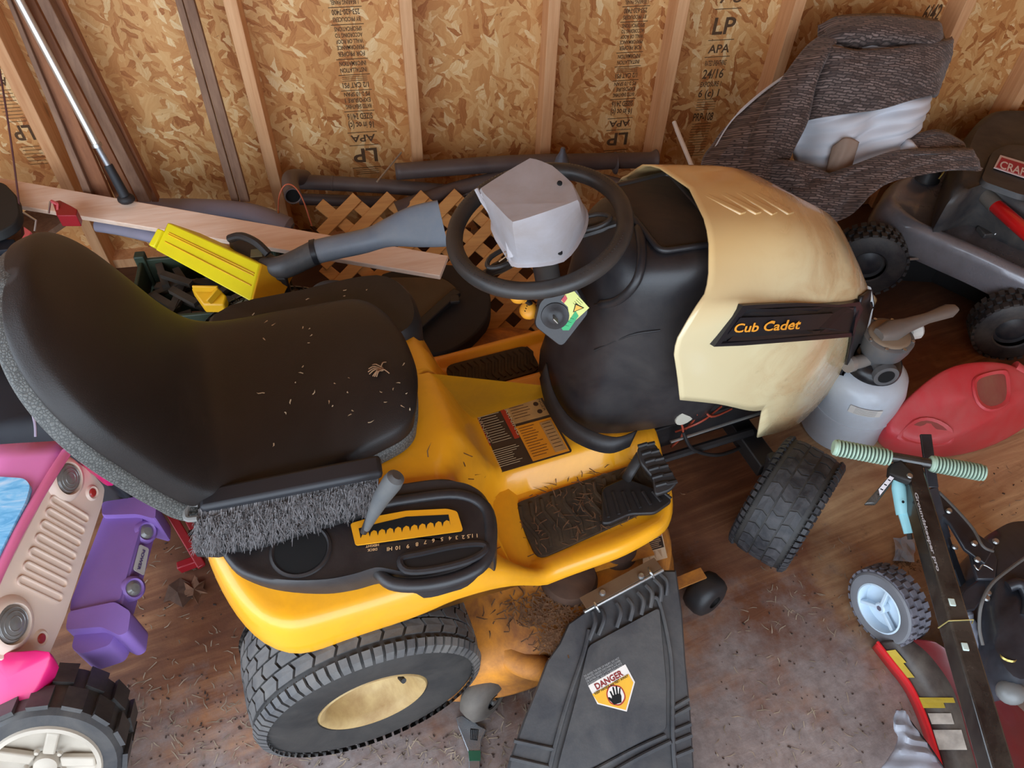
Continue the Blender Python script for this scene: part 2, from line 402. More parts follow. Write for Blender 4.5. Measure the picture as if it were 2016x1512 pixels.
RUBT = mat('tread_rubber', srgb(62, 62, 65), 0.5, var=.2, dust=.5, dustcol=srgb(130, 124, 116), dscale=12, dth=.45, bump=.2, bscale=120)
RUBF = mat('front_tread_rubber', srgb(30, 30, 34), .55, var=.2, dust=.5, dustcol=srgb(96, 92, 92), dscale=16, dth=.5, bump=.3, bscale=80)
RIM = mat('rim_cream_paint', srgb(190, 162, 108), 0.5, dust=.75, dustcol=srgb(140, 104, 62), dscale=9, dth=.42)
STEEL = mat('bright_steel', srgb(190, 190, 188), 0.3, metal=.9, dust=.2)
DIRT = mat('dry_grass_clippings', srgb(104, 74, 50), 0.95, var=.35, vscale=80, bump=.8, bscale=120)
mower = thing('lawn_tractor', 'yellow lawn tractor with cream hood and black bucket seat, parked across the shed floor', 'lawn tractor', MO, YA)
mower['_local'] = 1
def P(name, g, m_, parent=None, **k): return obj(name, g, m_, parent or mower, world=False, **k)
def SUBP(name, g, m_, parent, **k): return obj(name, g, m_, parent, world=False, **k)
def sm(a, b, t):
    t = max(0.0, min(1.0, (t - a) / (b - a))); return t * t * (3 - 2 * t)

# --- wheels
def wheel(name, R, wd, rr, c, axis, cols, rows, bh, label=None, side=-1, lug=0.75, tm=None):
    """tyre, tread blocks and rim; c centre, axis = outward direction"""
    a = Vector(axis).normalized(); c = Vector(c); h = wd / 2
    prof = [(rr, h * .8), (rr * 1.07, h * .96), (R * .72, h * 1.04), (R * .86, h * 1.0), (R * .93, h * .93), (R * .965, h * .82), (R * .985, h * .5), (R * .99, 0)]
    prof = prof + [(r, -q) for r, q in prof[-2::-1]]
    g = G().lathe(prof, c, a, 64)
    ty = P('tyre', g, RUB, angle=50)
    u = a.orthogonal().normalized(); u = Vector((0, 0, 1)); u = (u - a * u.dot(a)).normalized(); w = a.cross(u)
    g = G()
    def pos(t, s_, r): return c + (u * cos(t) + w * sin(t)) * r + a * (s_ * h)
    def rad(s_): return R * (0.99 - 0.075 * abs(s_) ** 4)
    for i in range(rows):
        for j in range(cols):
            s0 = -lug + 2 * lug * j / cols; s1 = -lug + 2 * lug * (j + 1) / cols
            d = (s1 - s0) * .07; s0 += d; s1 -= d
            off = (j % 2) * .5 * (2 * pi / rows)
            t0 = 2 * pi * i / rows + off; t1 = t0 + 2 * pi / rows * .86
            sk = 0.35 * (2 * pi / rows) * (1 if (j // 1) % 2 else -1)
            mid = (s0 + s1) / 2
            lo, hi = [], []
            for (tt, ss, k) in ((t0, s0, -1), (t0 + sk * .5, mid, 0), (t0, s1, 1), (t1, s1, 1), (t1 + sk * .5, mid, 0), (t1, s0, -1)):
                lo.append(pos(tt, ss, rad(ss) - .004)); hi.append(pos(tt, ss, rad(ss) + bh))
            g.loft([lo, hi])
    # shoulder ribs
    n = rows * 2
    for i in range(n):
        for sd in (-1, 1):
            t0 = 2 * pi * i / n; t1 = t0 + 2 * pi / n * .72
            rr_ = [(R * .985, .80 * sd), (R * .955, .93 * sd), (R * .89, 1.0 * sd)]
            A = [pos(t0, s_, r) for r, s_ in rr_]; B = [pos(t1, s_, r) for r, s_ in rr_]
            e = a * (sd * .004)
            A2 = [p + (p - c).normalized() * .004 + e for p in A]; B2 = [p + (p - c).normalized() * .004 + e for p in B]
            g.loft([A, A2, B2, B], cap=False, closed=False)
    SUBP('tread_blocks', g, tm or RUBT, ty, smooth=False, kind='stuff')
    rim = [(0.0, h * .28), (rr * .25, h * .28), (rr * .62, h * .3), (rr * .78, h * .5), (rr * .86, h * .78), (rr * .93, h * .93), (rr * 1.02, h * .97), (rr * 1.06, h * .93), (rr * 1.06, h * .8)]
    P('wheel_rim', G().lathe(rim, c, a, 48), RIM, angle=60)
    return ty
RW = .215
wheel('rear', .245, RW, .112, (0.005, -.543 + RW / 2, .248), (0, -1, 0), 5, 34, .006)
wheel('rear', .25, RW, .112, (0.005, .55 - RW / 2, .25), (0, 1, 0), 5, 34, .006)
P('valve_cap', G().tube([(.07, -.525, .30), (.075, -.54, .31)], .006, 8), BLK2)
# front wheels steered to the left
fa = radians(31)
for sd in (-1, 1):
    ax = Vector((-sin(fa) * sd, cos(fa) * sd, 0))
    wheel('front', .168, .155, .075, (1.165, .40 * sd, .172), ax, 3, 26, .0022, lug=.7, tm=RUBF)

# --- frame, axle, engine under the hood
g = G(); g.bar((-.25, -.14, .3), (1.42, -.14, .27), .03, .09); g.bar((-.25, .14, .3), (1.42, .14, .27), .03, .09); g.bar((1.40, -.16, .27), (1.40, .16, .27), .04, .1)
g.bar((0, -.4, .25), (0, .4, .25), .06, .06)
P('frame', g, BLK2, bevel=.004)
g = G(); g.bar((1.165, -.30, .20), (1.165, .30, .20), .06, .05); g.tube([(1.15, -.33, .16), (1.15, -.31, .28)], .018, 10); g.tube([(1.15, .33, .16), (1.15, .31, .28)], .018, 10)
P('front_axle', g, BLK2, bevel=.004)
g = G(); g.box((1.15, 0, .45), (.34, .30, .26)); g.lathe([(0, .2), (.13, .2), (.15, .17), (.15, 0)], (1.15, 0, .55), (0, 0, 1), 24)
P('engine', g, BLK2, bevel=.01)
P('exhaust_pipe', G().tube(crom([T(1590, 700, y=-.08), T(1642, 750, y=-.12), T(1673, 812, y=-.17)], 4), .019, 16), BLK2)
# tie rod, brake rod, hoses beneath the hood
P('drag_link', G().tube([T(1320, 870, y=-.2), T(1500, 812, y=-.2)], .0045, 8), STEEL)
P('steering_rod', G().tube([T(1300, 905, y=-.2), T(1480, 850, y=-.2)], .012, 8), BLK2)
P('fuel_hose', G().tube(crom([T(1345, 850, y=-.2), T(1365, 885, y=-.22), T(1420, 895, y=-.22), T(1485, 865, y=-.2), T(1500, 830, y=-.2)], 6), .005, 8), BLK2)
g = G()
for k, (a, b, c) in enumerate([((1325, 800), (1345, 850), (1322, 880)), ((1330, 850), (1380, 830), (1420, 800)), ((1350, 790), (1372, 815), (1350, 845)), ((1380, 795), (1400, 820), (1440, 805))]):
    g.tube(crom([T(*a, y=-.17), T(*b, y=-.2), T(*c, y=-.17)], 5), .003, 6)
P('wiring', g, mat('red_wire', srgb(150, 60, 40), .5))
g = G(); g.lathe([(0, 0), (.028, .002), (.028, .03), (0, .03)], T(1338, 805, y=-.17), (0, -1, 0), 16)
P('fuel_filter', g, mat('pale_plastic', srgb(190, 185, 170), .4))

# --- rear body: fenders, floor pan (one sheet-metal shell)
def hw_top(x, far=False):
    """half width of the top sheet at x; the far side is narrower"""
    r = 1 - max(0, (-.06 - x) / .145) ** 2.6
    e = max(0.0, r) ** .45 if x < -.06 else 1.0
    if far: w = .30 - .03 * sm(.25, .42, x)
    else: w = .462 - .040 * sm(.10, .50, x) - .035 * sm(.6, .86, x)
    w *= e
    if x > .70: w *= max(0.0, 1 - ((x - .70) / .155) ** 3.2) ** .5
    return w
def h_top(x, y):
    ay = abs(y)
    plate = .62 + .012 * sm(.2, -.2, x) - .05 * sm(.30, .50, ay) * sm(-.5, .1, x)
    tun = .07 * (sm(-.215, -.185, y) * sm(.11, .08, y))      # raised centre with the warning plate
    low = .325 + tun * sm(.95, .7, x) + .014 * (sm(-.385, -.41, y) + sm(.245, .262, y))
    e = sm(.39, .455, -y)
    t = sm(.305 - .07 * e, .43 + .13 * e, x + .05 * sm(.18, .3, ay))
    return plate * (1 - t) + low * t
N = 150; out = []
xs0, xs1 = -.205, .855
for k in range(N):
    a = 2 * pi * k / N
    cxx = (xs0 + xs1) / 2; t = cos(a); x = cxx + (xs1 - xs0) / 2 * (t * (1.0)); 
    x = cxx + (xs1 - xs0) / 2 * (1 if t > 0 else -1) * (1 - (1 - abs(t)) ** 1.15)
    y = hw_top(x, sin(a) >= 0) * (1 if sin(a) >= 0 else -1)
    out.append(Vector((x, y, 0)))
rings = []
for s_ in [0.02] + [i / 26 for i in range(1, 27)]:
    ring = []
    for p in out:
        sp_ = Vector((min(max(p.x, -.08), .70), 0, 0)); q = sp_ + (p - sp_) * s_
        ring.append(Vector((q.x, q.y, h_top(q.x, q.y))))
    rings.append(ring)
# skirt: rolls over the edge and hangs down, deepest over the rear tyre
for d, dz in ((.012, -.005), (.020, -.016), (.024, -.034), (.028, -.058), (.031, -.08), (.028, -.092)):
    ring = []
    for i, p in enumerate(out):
        a_, b_ = out[i - 1], out[(i + 1) % N]; t = (b_ - a_); nrm = Vector((t.y, -t.x, 0))
        if nrm.length < 1e-6: nrm = Vector((1, 0, 0))
        nrm.normalize()
        if nrm.dot(p - Vector((min(max(p.x, -.08), .70), 0, 0))) < 0: nrm = -nrm
        k = 1 - .62 * sm(.22, .42, p.x)
        k *= 1 + .12 * sm(.1, -.1, p.x)
        q = p + nrm * d * (1 - .35 * sm(.3, .45, p.x))
        ring.append(Vector((q.x, q.y, h_top(p.x, p.y) + dz * k)))
    rings.append(ring)
body = P('fender_and_floor', G().loft(rings, cap=True), YEL, solid=.003, angle=60)
# floor mats with ribs
def mat_pad(poly, zoff, n_ribs, name, u0, u1):
    pts = rpoly([Vector((x, y, h_top(x, y) + zoff)) for x, y in poly], .03)
    g = G(); g.loft([[p + Vector((0, 0, -.006)) for p in pts], [p + Vector((0, 0, .004)) for p in pts]])
    (xa, ya), (xb, yb), (xc, yc), (xd, yd) = poly
    for k in range(n_ribs):
        t = u0 + (u1 - u0) * (k + .5) / n_ribs
        a = Vector((xa + (xb - xa) * t, ya + (yb - ya) * t, 0)); b = Vector((xd + (xc - xd) * t, yd + (yc - yd) * t, 0))
        a, b = a.lerp(b, .1), a.lerp(b, .9)
        mid = [a.lerp(b, q / 4) + Vector((.008 * sin(q / 4 * pi * 2), 0, 0)) for q in range(5)]
        g.tube([Vector((p.x, p.y, h_top(p.x, p.y) + zoff + .004)) for p in mid], .006, 6)
    return P(name, g, mat('floor_mat_rubber', srgb(48, 38, 28), .8, var=.3, vscale=20, dust=.45, dustcol=srgb(96, 76, 50), dscale=14, bump=.4, bscale=120), angle=50)
mat_pad([(.435, -.395), (.80, -.36), (.80, -.235), (.435, -.235)], .006, 13, 'foot_pad', 0, 1)
mat_pad([(.42, .245), (.67, .24), (.67, .14), (.42, .132)], .006, 13, 'foot_pad', 0, 1)
# loose clippings on the near pad and the deck
def litter(n, place, lo, hi, r=.0012):
    g = G()
    for k in range(n):
        p = place(); a = random.uniform(0, 2 * pi); L = random.uniform(lo, hi)
        d = Vector((cos(a) * L / 2, sin(a) * L / 2, random.uniform(-.1, .15) * L)); b = Vector((random.uniform(-.2, .2) * L, random.uniform(-.2, .2) * L, 0))
        w = Vector((-sin(a), cos(a), 0)) * r
        p = p + Vector((0, 0, .0015))
        g.add([p - d - w, p - d + w, p + b + w, p + b - w, p + d * 1.0], [(0, 1, 2, 3), (3, 2, 4)])
    return g
P('dried_grass', litter(160, lambda: (lambda x, y: Vector((x, y, h_top(x, y) + .014)))(random.gauss(.55, .12), -.3 + random.uniform(-.08, .09)), .01, .04), DIRT, smooth=False, kind='stuff')

# --- warning plate on the tunnel
def frame4(p00, p10, p01):
    o = Vector(p00); return o, Vector(p10) - o, Vector(p01) - o
DZ = .4005
o_, U, Vv = frame4((.403, .033, DZ), (.607, .028, DZ), (.407, -.182, DZ))
lab = P('warning_plate', G().loft([rpoly([o_, o_ + U, o_ + U + Vv, o_ + Vv], .008), [p + Vector((0, 0, .0012)) for p in rpoly([o_, o_ + U, o_ + U + Vv, o_ + Vv], .008)]]), mat('plate_dark_brown', srgb(58, 42, 30), .5, var=.2, dust=.3, dustcol=srgb(110, 80, 50)), smooth=False)
def patch(u0, v0, u1, v1, m_, nm, lift=.0018):
    g = G(); q = lambda u, v: o_ + U * u + Vv * v + Vector((0, 0, lift))
    g.loft([[q(u0, v0), q(u1, v0), q(u1, v1), q(u0, v1)], [p + Vector((0, 0, .0004)) for p in [q(u0, v0), q(u1, v0), q(u1, v1), q(u0, v1)]]]); return SUBP(nm, g, m_, lab, smooth=False)
TAN = mat('plate_tan_print', srgb(176, 132, 78), .6, var=.15, vscale=30); ORG = mat('plate_orange_print', srgb(220, 140, 30), .5); REDP = mat('plate_red_print', srgb(168, 50, 28), .5)
patch(.50, .03, .97, .42, TAN, 'plate_panel'); patch(.50, .46, .97, .98, ORG, 'plate_panel')
patch(.06, .03, .125, .62, REDP, 'plate_panel', .0019); patch(.425, .03, .49, .62, REDP, 'plate_panel', .0019) ; patch(.80, .50, .95, .95, TAN, 'plate_panel', .0026)
g = G(); q = lambda u, v, l=.0027: o_ + U * u + Vv * v + Vector((0, 0, l))
for k in range(16):
    v = .05 + .58 * k / 16; g.bar(q(.15, v), q(.40 - .06 * random.random(), v), .0012, .0003)
for k in range(9):
    v = .70 + .26 * k / 9; g.bar(q(.06, v), q(.44 - .15 * random.random(), v), .0014, .0003)
text_g(g, 'WARNING', q(.115, .06), -Vv * -1, U * -1 * -1, .012, width=Vv.length * .52)
text_g(g, 'WARNING', q(.478, .06), Vv, U, .011, width=Vv.length * .52)
SUBP('plate_lettering', g, mat('pale_print', srgb(196, 176, 140), .6), lab, smooth=False, kind='stuff')
g = G()
for k in range(12):
    v = .50 + .46 * k / 12; g.bar(q(.53, v, .0024), q(.76 - .08 * random.random(), v, .0024), .0014, .0003)
for k in range(8):
    v = .06 + .33 * k / 8; g.bar(q(.54, v, .0024), q(.80 - .08 * random.random(), v, .0024), .0014, .0003); g.bar(q(.82, .53 + .05 * k, .0031), q(.93, .53 + .05 * k, .0031), .0014, .0003)
for k in range(3):
    g.lathe([(0, 0), (.007, 0)], q(.88, .1 + .12 * k, .0026), (0, 0, 1), 10)
text_g(g, 'DANGER', q(.93, .05, .0024), Vv, U, .010, width=Vv.length * .3)
SUBP('plate_lettering', g, mat('dark_print', srgb(60, 36, 20), .6), lab, smooth=False, kind='stuff')
# --- seat: padded bucket and its outer shell
def pillow(g, prof, hw, thick, nv=24, ends=.10, vexp=2.6, dish=0.0, y0=0.0):
    """closed cushion along the x-z curve prof; hw(t) half width, thick(t) half thickness"""
    n = len(prof); rings = []
    L = [0]
    for i in range(1, n): L.append(L[-1] + (prof[i] - prof[i - 1]).length)
    for i, p in enumerate(prof):
        t = L[i] / L[-1]
        d = (prof[min(i + 1, n - 1)] - prof[max(i - 1, 0)]).normalized(); nr = Vector((-d.z, 0, d.x))
        e = min(t, 1 - t); fe = 1 if e > ends else sqrt(max(0.0, 1 - (1 - e / ends) ** 2.4))
        w = hw(t); th = thick(t) * max(.06, fe) ** .8; ring = []
        for k in range(nv * 2):
            a = 2 * pi * k / (nv * 2)
            cv, sv = cos(a), sin(a)
            yy = w * (1 if cv > 0 else -1) * abs(cv) ** (2 / 3.2); hh = th * (1 if sv > 0 else -1) * abs(sv) ** (2 / vexp)
            up = dish * (abs(yy / w) ** 2.5) * (1 if sv >= -.2 else .6) if w else 0
            ring.append(p + Vector((0, y0 + yy, 0)) + nr * (hh + up))
        rings.append(ring)
    return g.loft(rings)
def sup(t, a, b, w, r0=.16, r1=.2, p=2.6):
    """width with rounded ends"""
    k = 1.0
    if t < r0: k = max(0.0, 1 - ((r0 - t) / r0) ** p) ** (1 / p)
    if t > 1 - r1: k = max(0.0, 1 - ((t - 1 + r1) / r1) ** p) ** (1 / p)
    return max(.012, k * (a + (b - a) * t) * w)
prof = crom([(.265, 0, .665), (.25, 0, .69), (.18, 0, .692), (.05, 0, .68), (-.07, 0, .675), (-.15, 0, .70), (-.20, 0, .765), (-.24, 0, .86), (-.28, 0, .965), (-.315, 0, 1.055), (-.332, 0, 1.10)], 5)
hwS = lambda t: sup(t, 1, 1, .205 + .048 * sm(0, .42, t) - .018 * sm(.5, 1, t), .12, .26, 2.4)
g = G(); pillow(g, prof, hwS, lambda t: .034 + .008 * sin(pi * t), dish=.030, y0=.008)
seat = P('seat', g, VINYL, angle=80, sub=1)
prof2 = [p + Vector((-.026 if p.z > .72 else 0, 0, -.030 if p.z < .75 else -.02)) for p in prof]
g = G(); pillow(g, prof2, lambda t: hwS(t) * 1.025 + .004, lambda t: .026, dish=.028, y0=.008)
GRAIN = NT('shell_grained_plastic')
def _grain(s):
    vo = s.n('TexVoronoi', feature='DISTANCE_TO_EDGE'); vo.inputs['Scale'].default_value = 190; s.l(s.mapping(s.tc.outputs['Object'], (1, 1, 1)), vo.inputs['Vector'])
    r = s.ramp(vo.outputs['Distance'], [(.02, srgb(58, 58, 56)), (.2, srgb(98, 98, 94))]); s.l(r, s.b.inputs['Base Color'])
    s.b.inputs['Roughness'].default_value = .5; s.bump(vo.outputs['Distance'], .5, .002)
_grain(GRAIN)
SUBP('seat_shell', g, GRAIN.m, seat, angle=80, sub=1, label='grained grey plastic back shell of the seat')
g = G(); pip = []
for t_ in range(0, 101):
    i = min(len(prof) - 1, int(t_ / 100 * (len(prof) - 1)))
# litter caught on the seat
SUBP('dust_specks', litter(46, lambda: (lambda x, y: Vector((x, y, .722 + .03 * (abs(y) / .25) ** 2.5)))(random.uniform(-.05, .26), random.uniform(-.2, .2)), .004, .014, .0012), mat('pale_straw', srgb(190, 170, 140), .9), seat, smooth=False, kind='stuff')
g = G(); c = Vector((.20, -.06, .728))
for k in range(9):
    a = random.uniform(0, 2 * pi); g.tube(crom([c + Vector((random.uniform(-.006, .006), random.uniform(-.006, .006), .002)), c + Vector((cos(a) * .012, sin(a) * .012, .008)), c + Vector((cos(a) * .026, sin(a) * .02, .001))], 3), .0013, 5)
SUBP('dead_leaf', g, mat('withered_leaf', srgb(150, 112, 80), .8, var=.2, vscale=90), seat, smooth=False, kind='stuff')
g = G(); g.box((.02, 0, .635), (.3, .34, .02)); g.box((.22, .0, .64), (.05, .3, .03))
P('seat_bracket', g, BLK2, bevel=.005)

# --- right-hand console set into the fender
def console_z(x, y): return h_top(x, y)
YC = lambda u, v, dz=0: Vector((u, v, h_top(u, v) + dz))
cpix = [(455, 1118), (500, 1147), (560, 1163), (640, 1168), (700, 1160), (745, 1148), (775, 1153), (810, 1161), (860, 1157), (920, 1140), (958, 1120), (975, 1090), (979, 1050), (972, 1005), (950, 975), (915, 962), (860, 962), (790, 972), (700, 985), (600, 1000), (500, 1020), (450, 1040), (432, 1075)]
cpts = []
for a, b in cpix:
    p = T(a, b, z=.60)
    if b > 1095:
        for _ in range(6): p = T(a, b, z=h_top(min(p.x, .30), p.y) + .006)
    cpts.append(Vector((p.x, p.y, 0)))
cpts = crom(cpts, 4, True)
cen = sum(cpts, Vector()) / len(cpts)
def cring(s_, dz, flat=0):
    r = []
    for p in cpts:
        q = cen + (p - cen) * s_; r.append(Vector((q.x, q.y, max(.56, h_top(p.x, p.y)) * (1 - flat) + .612 * flat + dz)))
    return r
g = G(); g.loft([cring(1.0, -.03), cring(1.0, .004), cring(.99, .016, .3), cring(.965, .026, .75), cring(.93, .0285, .95), cring(.88, .025, 1), cring(.6, .024, 1), cring(.3, .024, 1), cring(.02, .024, 1)], cap=False)
con = P('console', g, BLK, angle=60)
CZ = .612 + .024
def cp(px, py, dz=0.0): return T(px, py, z=CZ + dz)
# raised ridge round the grip recess, the recess itself, the cup hole
def recess(name, pix, mt, dz, r=.012, parent=con, th=.002, n=5):
    pts = rpoly([cp(a, b, dz) for a, b in pix], r, n)
    g = G(); g.loft([pts, [p + Vector((0, 0, th)) for p in pts]]); return SUBP(name, g, mt, parent, smooth=False)
HOLE = mat('deep_black', srgb(10, 9, 9), .9)
g = G(); hc = cp(592, 1082, .0015); g.lathe([(.0, 0), (.047, 0), (.049, .001), (.052, .0035), (.056, .002), (.058, -.002)], hc, (0, 0, 1), 40)
cup = SUBP('cup_holder_rim', g, BLK, con)
SUBP('cup_holder_well', G().lathe([(0, 0), (.048, 0)], hc + Vector((0, 0, .0012)), (0, 0, 1), 32), HOLE, con, smooth=False)
rid = [cp(a, b, .004) for a, b in [(790, 1100), (800, 1123), (850, 1122), (920, 1105), (955, 1085), (950, 1072), (900, 1075), (830, 1090)]]
SUBP('grip_recess', G().loft([rid, [p + Vector((0, 0, .0015)) for p in rid]]), mat('recess_black', srgb(20, 19, 20), .6), con, smooth=False)
SUBP('grip_recess_lip', G().tube(crom(rid, 4, True), .007, 8, loop=True), BLK, con)
g = G(); g.tube(crom([cp(742, 1122, -.022), cp(770, 1148, -.014), cp(830, 1152, -.010), cp(900, 1138, -.010), cp(950, 1110, -.008), cp(966, 1060, -.004), cp(955, 1000, -.004), cp(900, 975, -.004), cp(800, 985, -.004), cp(720, 1000, -.004)], 5), [.006] + [.013] * 45, 12)
SUBP('console_rim', g, BLK, con)
# yellow quadrant with notches, dark slot, lever
quad = [cp(a, b, .005) for a, b in [(690, 1032), (700, 1075), (912, 1046), (900, 1008), (880, 1003), (800, 1007), (740, 1018)]]
SUBP('deck_height_quadrant', G().loft([rpoly(quad, .006), [p + Vector((0, 0, .003)) for p in rpoly(quad, .006)]]), YEL, con, smooth=False)
slot = [cp(a, b, .0082) for a, b in [(706, 1040), (745, 1030), (800, 1017), (883, 1013), (887, 1034)]]
n = 11
for k in range(n):
    t0 = k / n; a = 887 + (712 - 887) * t0; b = 1034 + (1058 - 1034) * t0; da = -175 / n; db = 24 / n
    if k: slot.append(cp(a, b + 1, .0082))
    slot += [cp(a + da * .15, b - 8, .0082), cp(a + da * .5, b - 10, .0082), cp(a + da * .85, b - 8 + db, .0082)]
slot.append(cp(710, 1060, .0082))
g = G(); g.add(slot, [tuple(range(len(slot)))]); SUBP('quadrant_slot', g, HOLE, con, smooth=False)
g = G()
up_ = (cp(800, 1090) - cp(800, 1060)).normalized(); rt_ = (cp(760, 1066) - cp(860, 1053)).normalized()
for s_, (a, b) in zip(['HI', '10', '9', '8', '7', '6', '5', '4', '3', '2', '1.5', '1'], [(767, 1082), (783, 1080), (803, 1077), (821, 1073), (837, 1069), (853, 1066), (870, 1063), (886, 1061), (899, 1060), (912, 1059), (925, 1057), (939, 1056)]):
    text_g(g, s_, cp(a, b - 5, .002 + (.002 if a > 900 else 0)), rt_, up_, .011, bold=.02, center=True)
for i, s_ in enumerate(['DECK', 'HEIGHT']): text_g(g, s_, cp(733, 1080 - i * 8, .002), rt_, up_, .007, bold=.02, center=True)
SUBP('height_scale_numbers', g, mat('printed_cream', srgb(220, 180, 130), .6), con, smooth=False, kind='stuff')
lv = [cp(716, 1048, .008), T(735, 1000, z=.70), T(748, 970, z=.735), T(775, 948, z=.79), T(780, 938, z=.805)]
lever = P('deck_height_lever', G().tube(crom(lv[:3], 4), [.007] * 9, 10), BLK2)
gp = [T(722, 1042, z=.655), T(733, 1015, z=.69), T(752, 978, z=.735), T(772, 950, z=.785), T(779, 940, z=.80), T(781, 937, z=.803)]
SUBP('lever_grip', G().tube(gp, [.006, .011, .0165, .0185, .0165, .009], 16), mat('grey_lever_rubber', srgb(84, 86, 88), .6, var=.1, dust=.3), lever)

# --- dash tower
TW = [  # z, rear x, front x, half width rear, half width front
    (.34, .62, 1.02, .17, .21), (.44, .63, 1.02, .165, .21), (.55, .655, 1.0, .16, .205), (.64, .675, .98, .155, .205), (.72, .69, .97, .155, .205), (.80, .70, .97, .155, .195), (.86, .71, .97, .15, .175), (.895, .74, .98, .14, .155), (.905, .78, .98, .12, .13)]
rings = []
for z, xr, xf, wr, wf in TW:
    pts = []
    for sd in (-1, 1):
        col = [(xr, wr * .25), (xr + .006, wr * .6), (xr + .03, wr * .86), (xr + .075, wr), ((xr + xf) / 2, (wr + wf) / 2 + .006), (xf - .03, wf), (xf, wf)]
        if sd == 1: col = col[::-1]
        pts += [Vector((x, y * sd, z)) for x, y in col]
    rings.append(pts)
g = G(); g.loft(rings); tower = P('dash_tower', g, BLK, angle=50, sub=1)
# open foot well cover at the tower's base: thin curved leaf standing off the tower
leaf = crom([T(1062, 745, z=.46), T(1075, 800, z=.44), T(1105, 850, z=.43), T(1150, 880, z=.43), T(1200, 893, z=.43), T(1240, 880, z=.43)], 5)
g = G(); g.loft([leaf, [p + Vector((.02, .012, .04)) for p in leaf]], cap=False, closed=False); P('boot_guard', g, BLK2, solid=.003, angle=70)
from mathutils.bvhtree import BVHTree
TB = BVHTree.FromPolygons([tuple(v) for v in g.v], g.f) if False else BVHTree.FromPolygons([tuple(v.co) for v in tower.data.vertices], [tuple(p.vertices) for p in tower.data.polygons])
def tw_pix(px, py, off=0.0):
    d = (MB @ pray(px, py)).normalized(); h, n_, i_, ds = TB.ray_cast(MB @ (Vector((0, 0, CAM_H)) - MO), d)
    return h - d * off if h is not None else T(px, py, z=.8)
P('dash_ridge', G().tube(crom([tw_pix(1256, 440), tw_pix(1264, 500), tw_pix(1252, 555), tw_pix(1215, 592), tw_pix(1170, 600)], 5), [.002] + [.010] * 18 + [.002] * 2, 12), BLK)
P('dash_seam', G().tube(crom([tw_pix(1300, 650), tw_pix(1240, 660), tw_pix(1170, 690)], 5), .0025, 8), BLK2)
# tray behind the wheel
g = G(); tr = [Vector((.80, .13, .91)), Vector((.80, -.105, .91)), Vector((.955, -.12, .905)), Vector((.955, .14, .905))]
g.tube(rpoly(tr, .02), .007, 8, loop=True); P('dash_tray_rim', g, BLK, angle=60)
P('dash_tray', G().loft([rpoly([p + Vector((0, 0, -.002)) for p in tr], .02), rpoly([p + Vector((0, 0, .0015)) for p in tr], .02)]), mat('tray_dusty', srgb(44, 36, 32), .7, dust=.4, dustcol=srgb(110, 84, 60)), smooth=False)

# --- ignition panel
ip = [T(1050, 640, z=.735), T(1106, 684, z=.69), T(1162, 612, z=.77), T(1128, 552, z=.835), T(1062, 590, z=.805)]
nrm = (ip[1] - ip[0]).cross(ip[2] - ip[0]).normalized()
if nrm.z < 0: nrm = -nrm
IPO = ip[0].copy()
def ip_plane(px, py):
    d = MB @ pray(px, py); o = MB @ (Vector((0, 0, CAM_H)) - MO); return o + d * ((IPO - o).dot(nrm) / d.dot(nrm))
ip = [ip_plane(*q) for q in ((1050, 640), (1106, 684), (1162, 612), (1128, 552), (1062, 590))]
pp = rpoly(ip, .014)
g = G(); g.loft([[p - nrm * .05 for p in pp], pp, [p + (sum(ip, Vector()) / 5 - p) * .05 + nrm * .006 for p in pp]])
ign = P('ignition_panel', g, BLK, angle=40)
def ipp(px, py, h=.0065):
    d = MB @ pray(px, py); o = MB @ (Vector((0, 0, CAM_H)) - MO); q = ip[0] + nrm * h
    return o + d * ((q - o).dot(nrm) / d.dot(nrm))
def plate(name, pix, mt, h, parent, th=.0008):
    g = G(); a = [ipp(x, y, h) for x, y in pix]; g.loft([a, [p + nrm * th for p in a]]); return SUBP(name, g, mt, parent, smooth=False)
plate('key_label', [(1112, 580), (1125, 567), (1160, 606), (1112, 650), (1104, 644), (1120, 622), (1118, 604), (1105, 592)], mat('label_yellow_green', srgb(214, 214, 120), .45), .0066, ign)
plate('key_label', [(1133, 612), (1139, 622), (1120, 650), (1108, 650), (1104, 643), (1121, 630)], mat('label_green', srgb(30, 160, 92), .45), .0076, ign)
plate('key_label', [(1105, 590), (1113, 580), (1117, 588), (1110, 597)], mat('label_red', srgb(190, 50, 60), .45), .0076, ign)
plate('warning_triangle', [(1128, 615), (1150, 606), (1133, 597)], HOLE, .0076, ign)
plate('warning_triangle', [(1130, 613), (1147, 606), (1134, 600)], mat('label_amber', srgb(230, 170, 40), .45), .0086, ign)
g = G()
for k in range(5): g.bar(ipp(1128 + k * 3, 590 - k * 3 + 6, .0078), ipp(1138 + k * 3, 592 - k * 3 + 14, .0078), .0008, .0003)
for k in range(3): g.bar(ipp(1112 + k * 5, 640 - k * 7, .0086), ipp(1120 + k * 5, 642 - k * 7, .0086), .0008, .0003)
SUBP('key_label_print', g, mat('dark_label_print', srgb(50, 60, 40), .5), ign, smooth=False, kind='stuff')
kc = ipp(1093, 622, .006)
SUBP('key_switch', G().lathe([(0, .009), (.014, .009), (.017, .007), (.030, .003), (.031, 0)], kc, nrm, 32), BLK, ign)
kd = (ipp(1083, 612) - ipp(1093, 622)).normalized()
SUBP('ignition_key', G().box(kc + nrm * .022, (.004, .016, .028), Matrix((kd.cross(nrm), kd, nrm)).transposed()), STEEL, ign, bevel=.002)
KN = mat('knob_orange', srgb(236, 160, 44), .45, var=.05, dust=.25, dustcol=srgb(120, 70, 30))
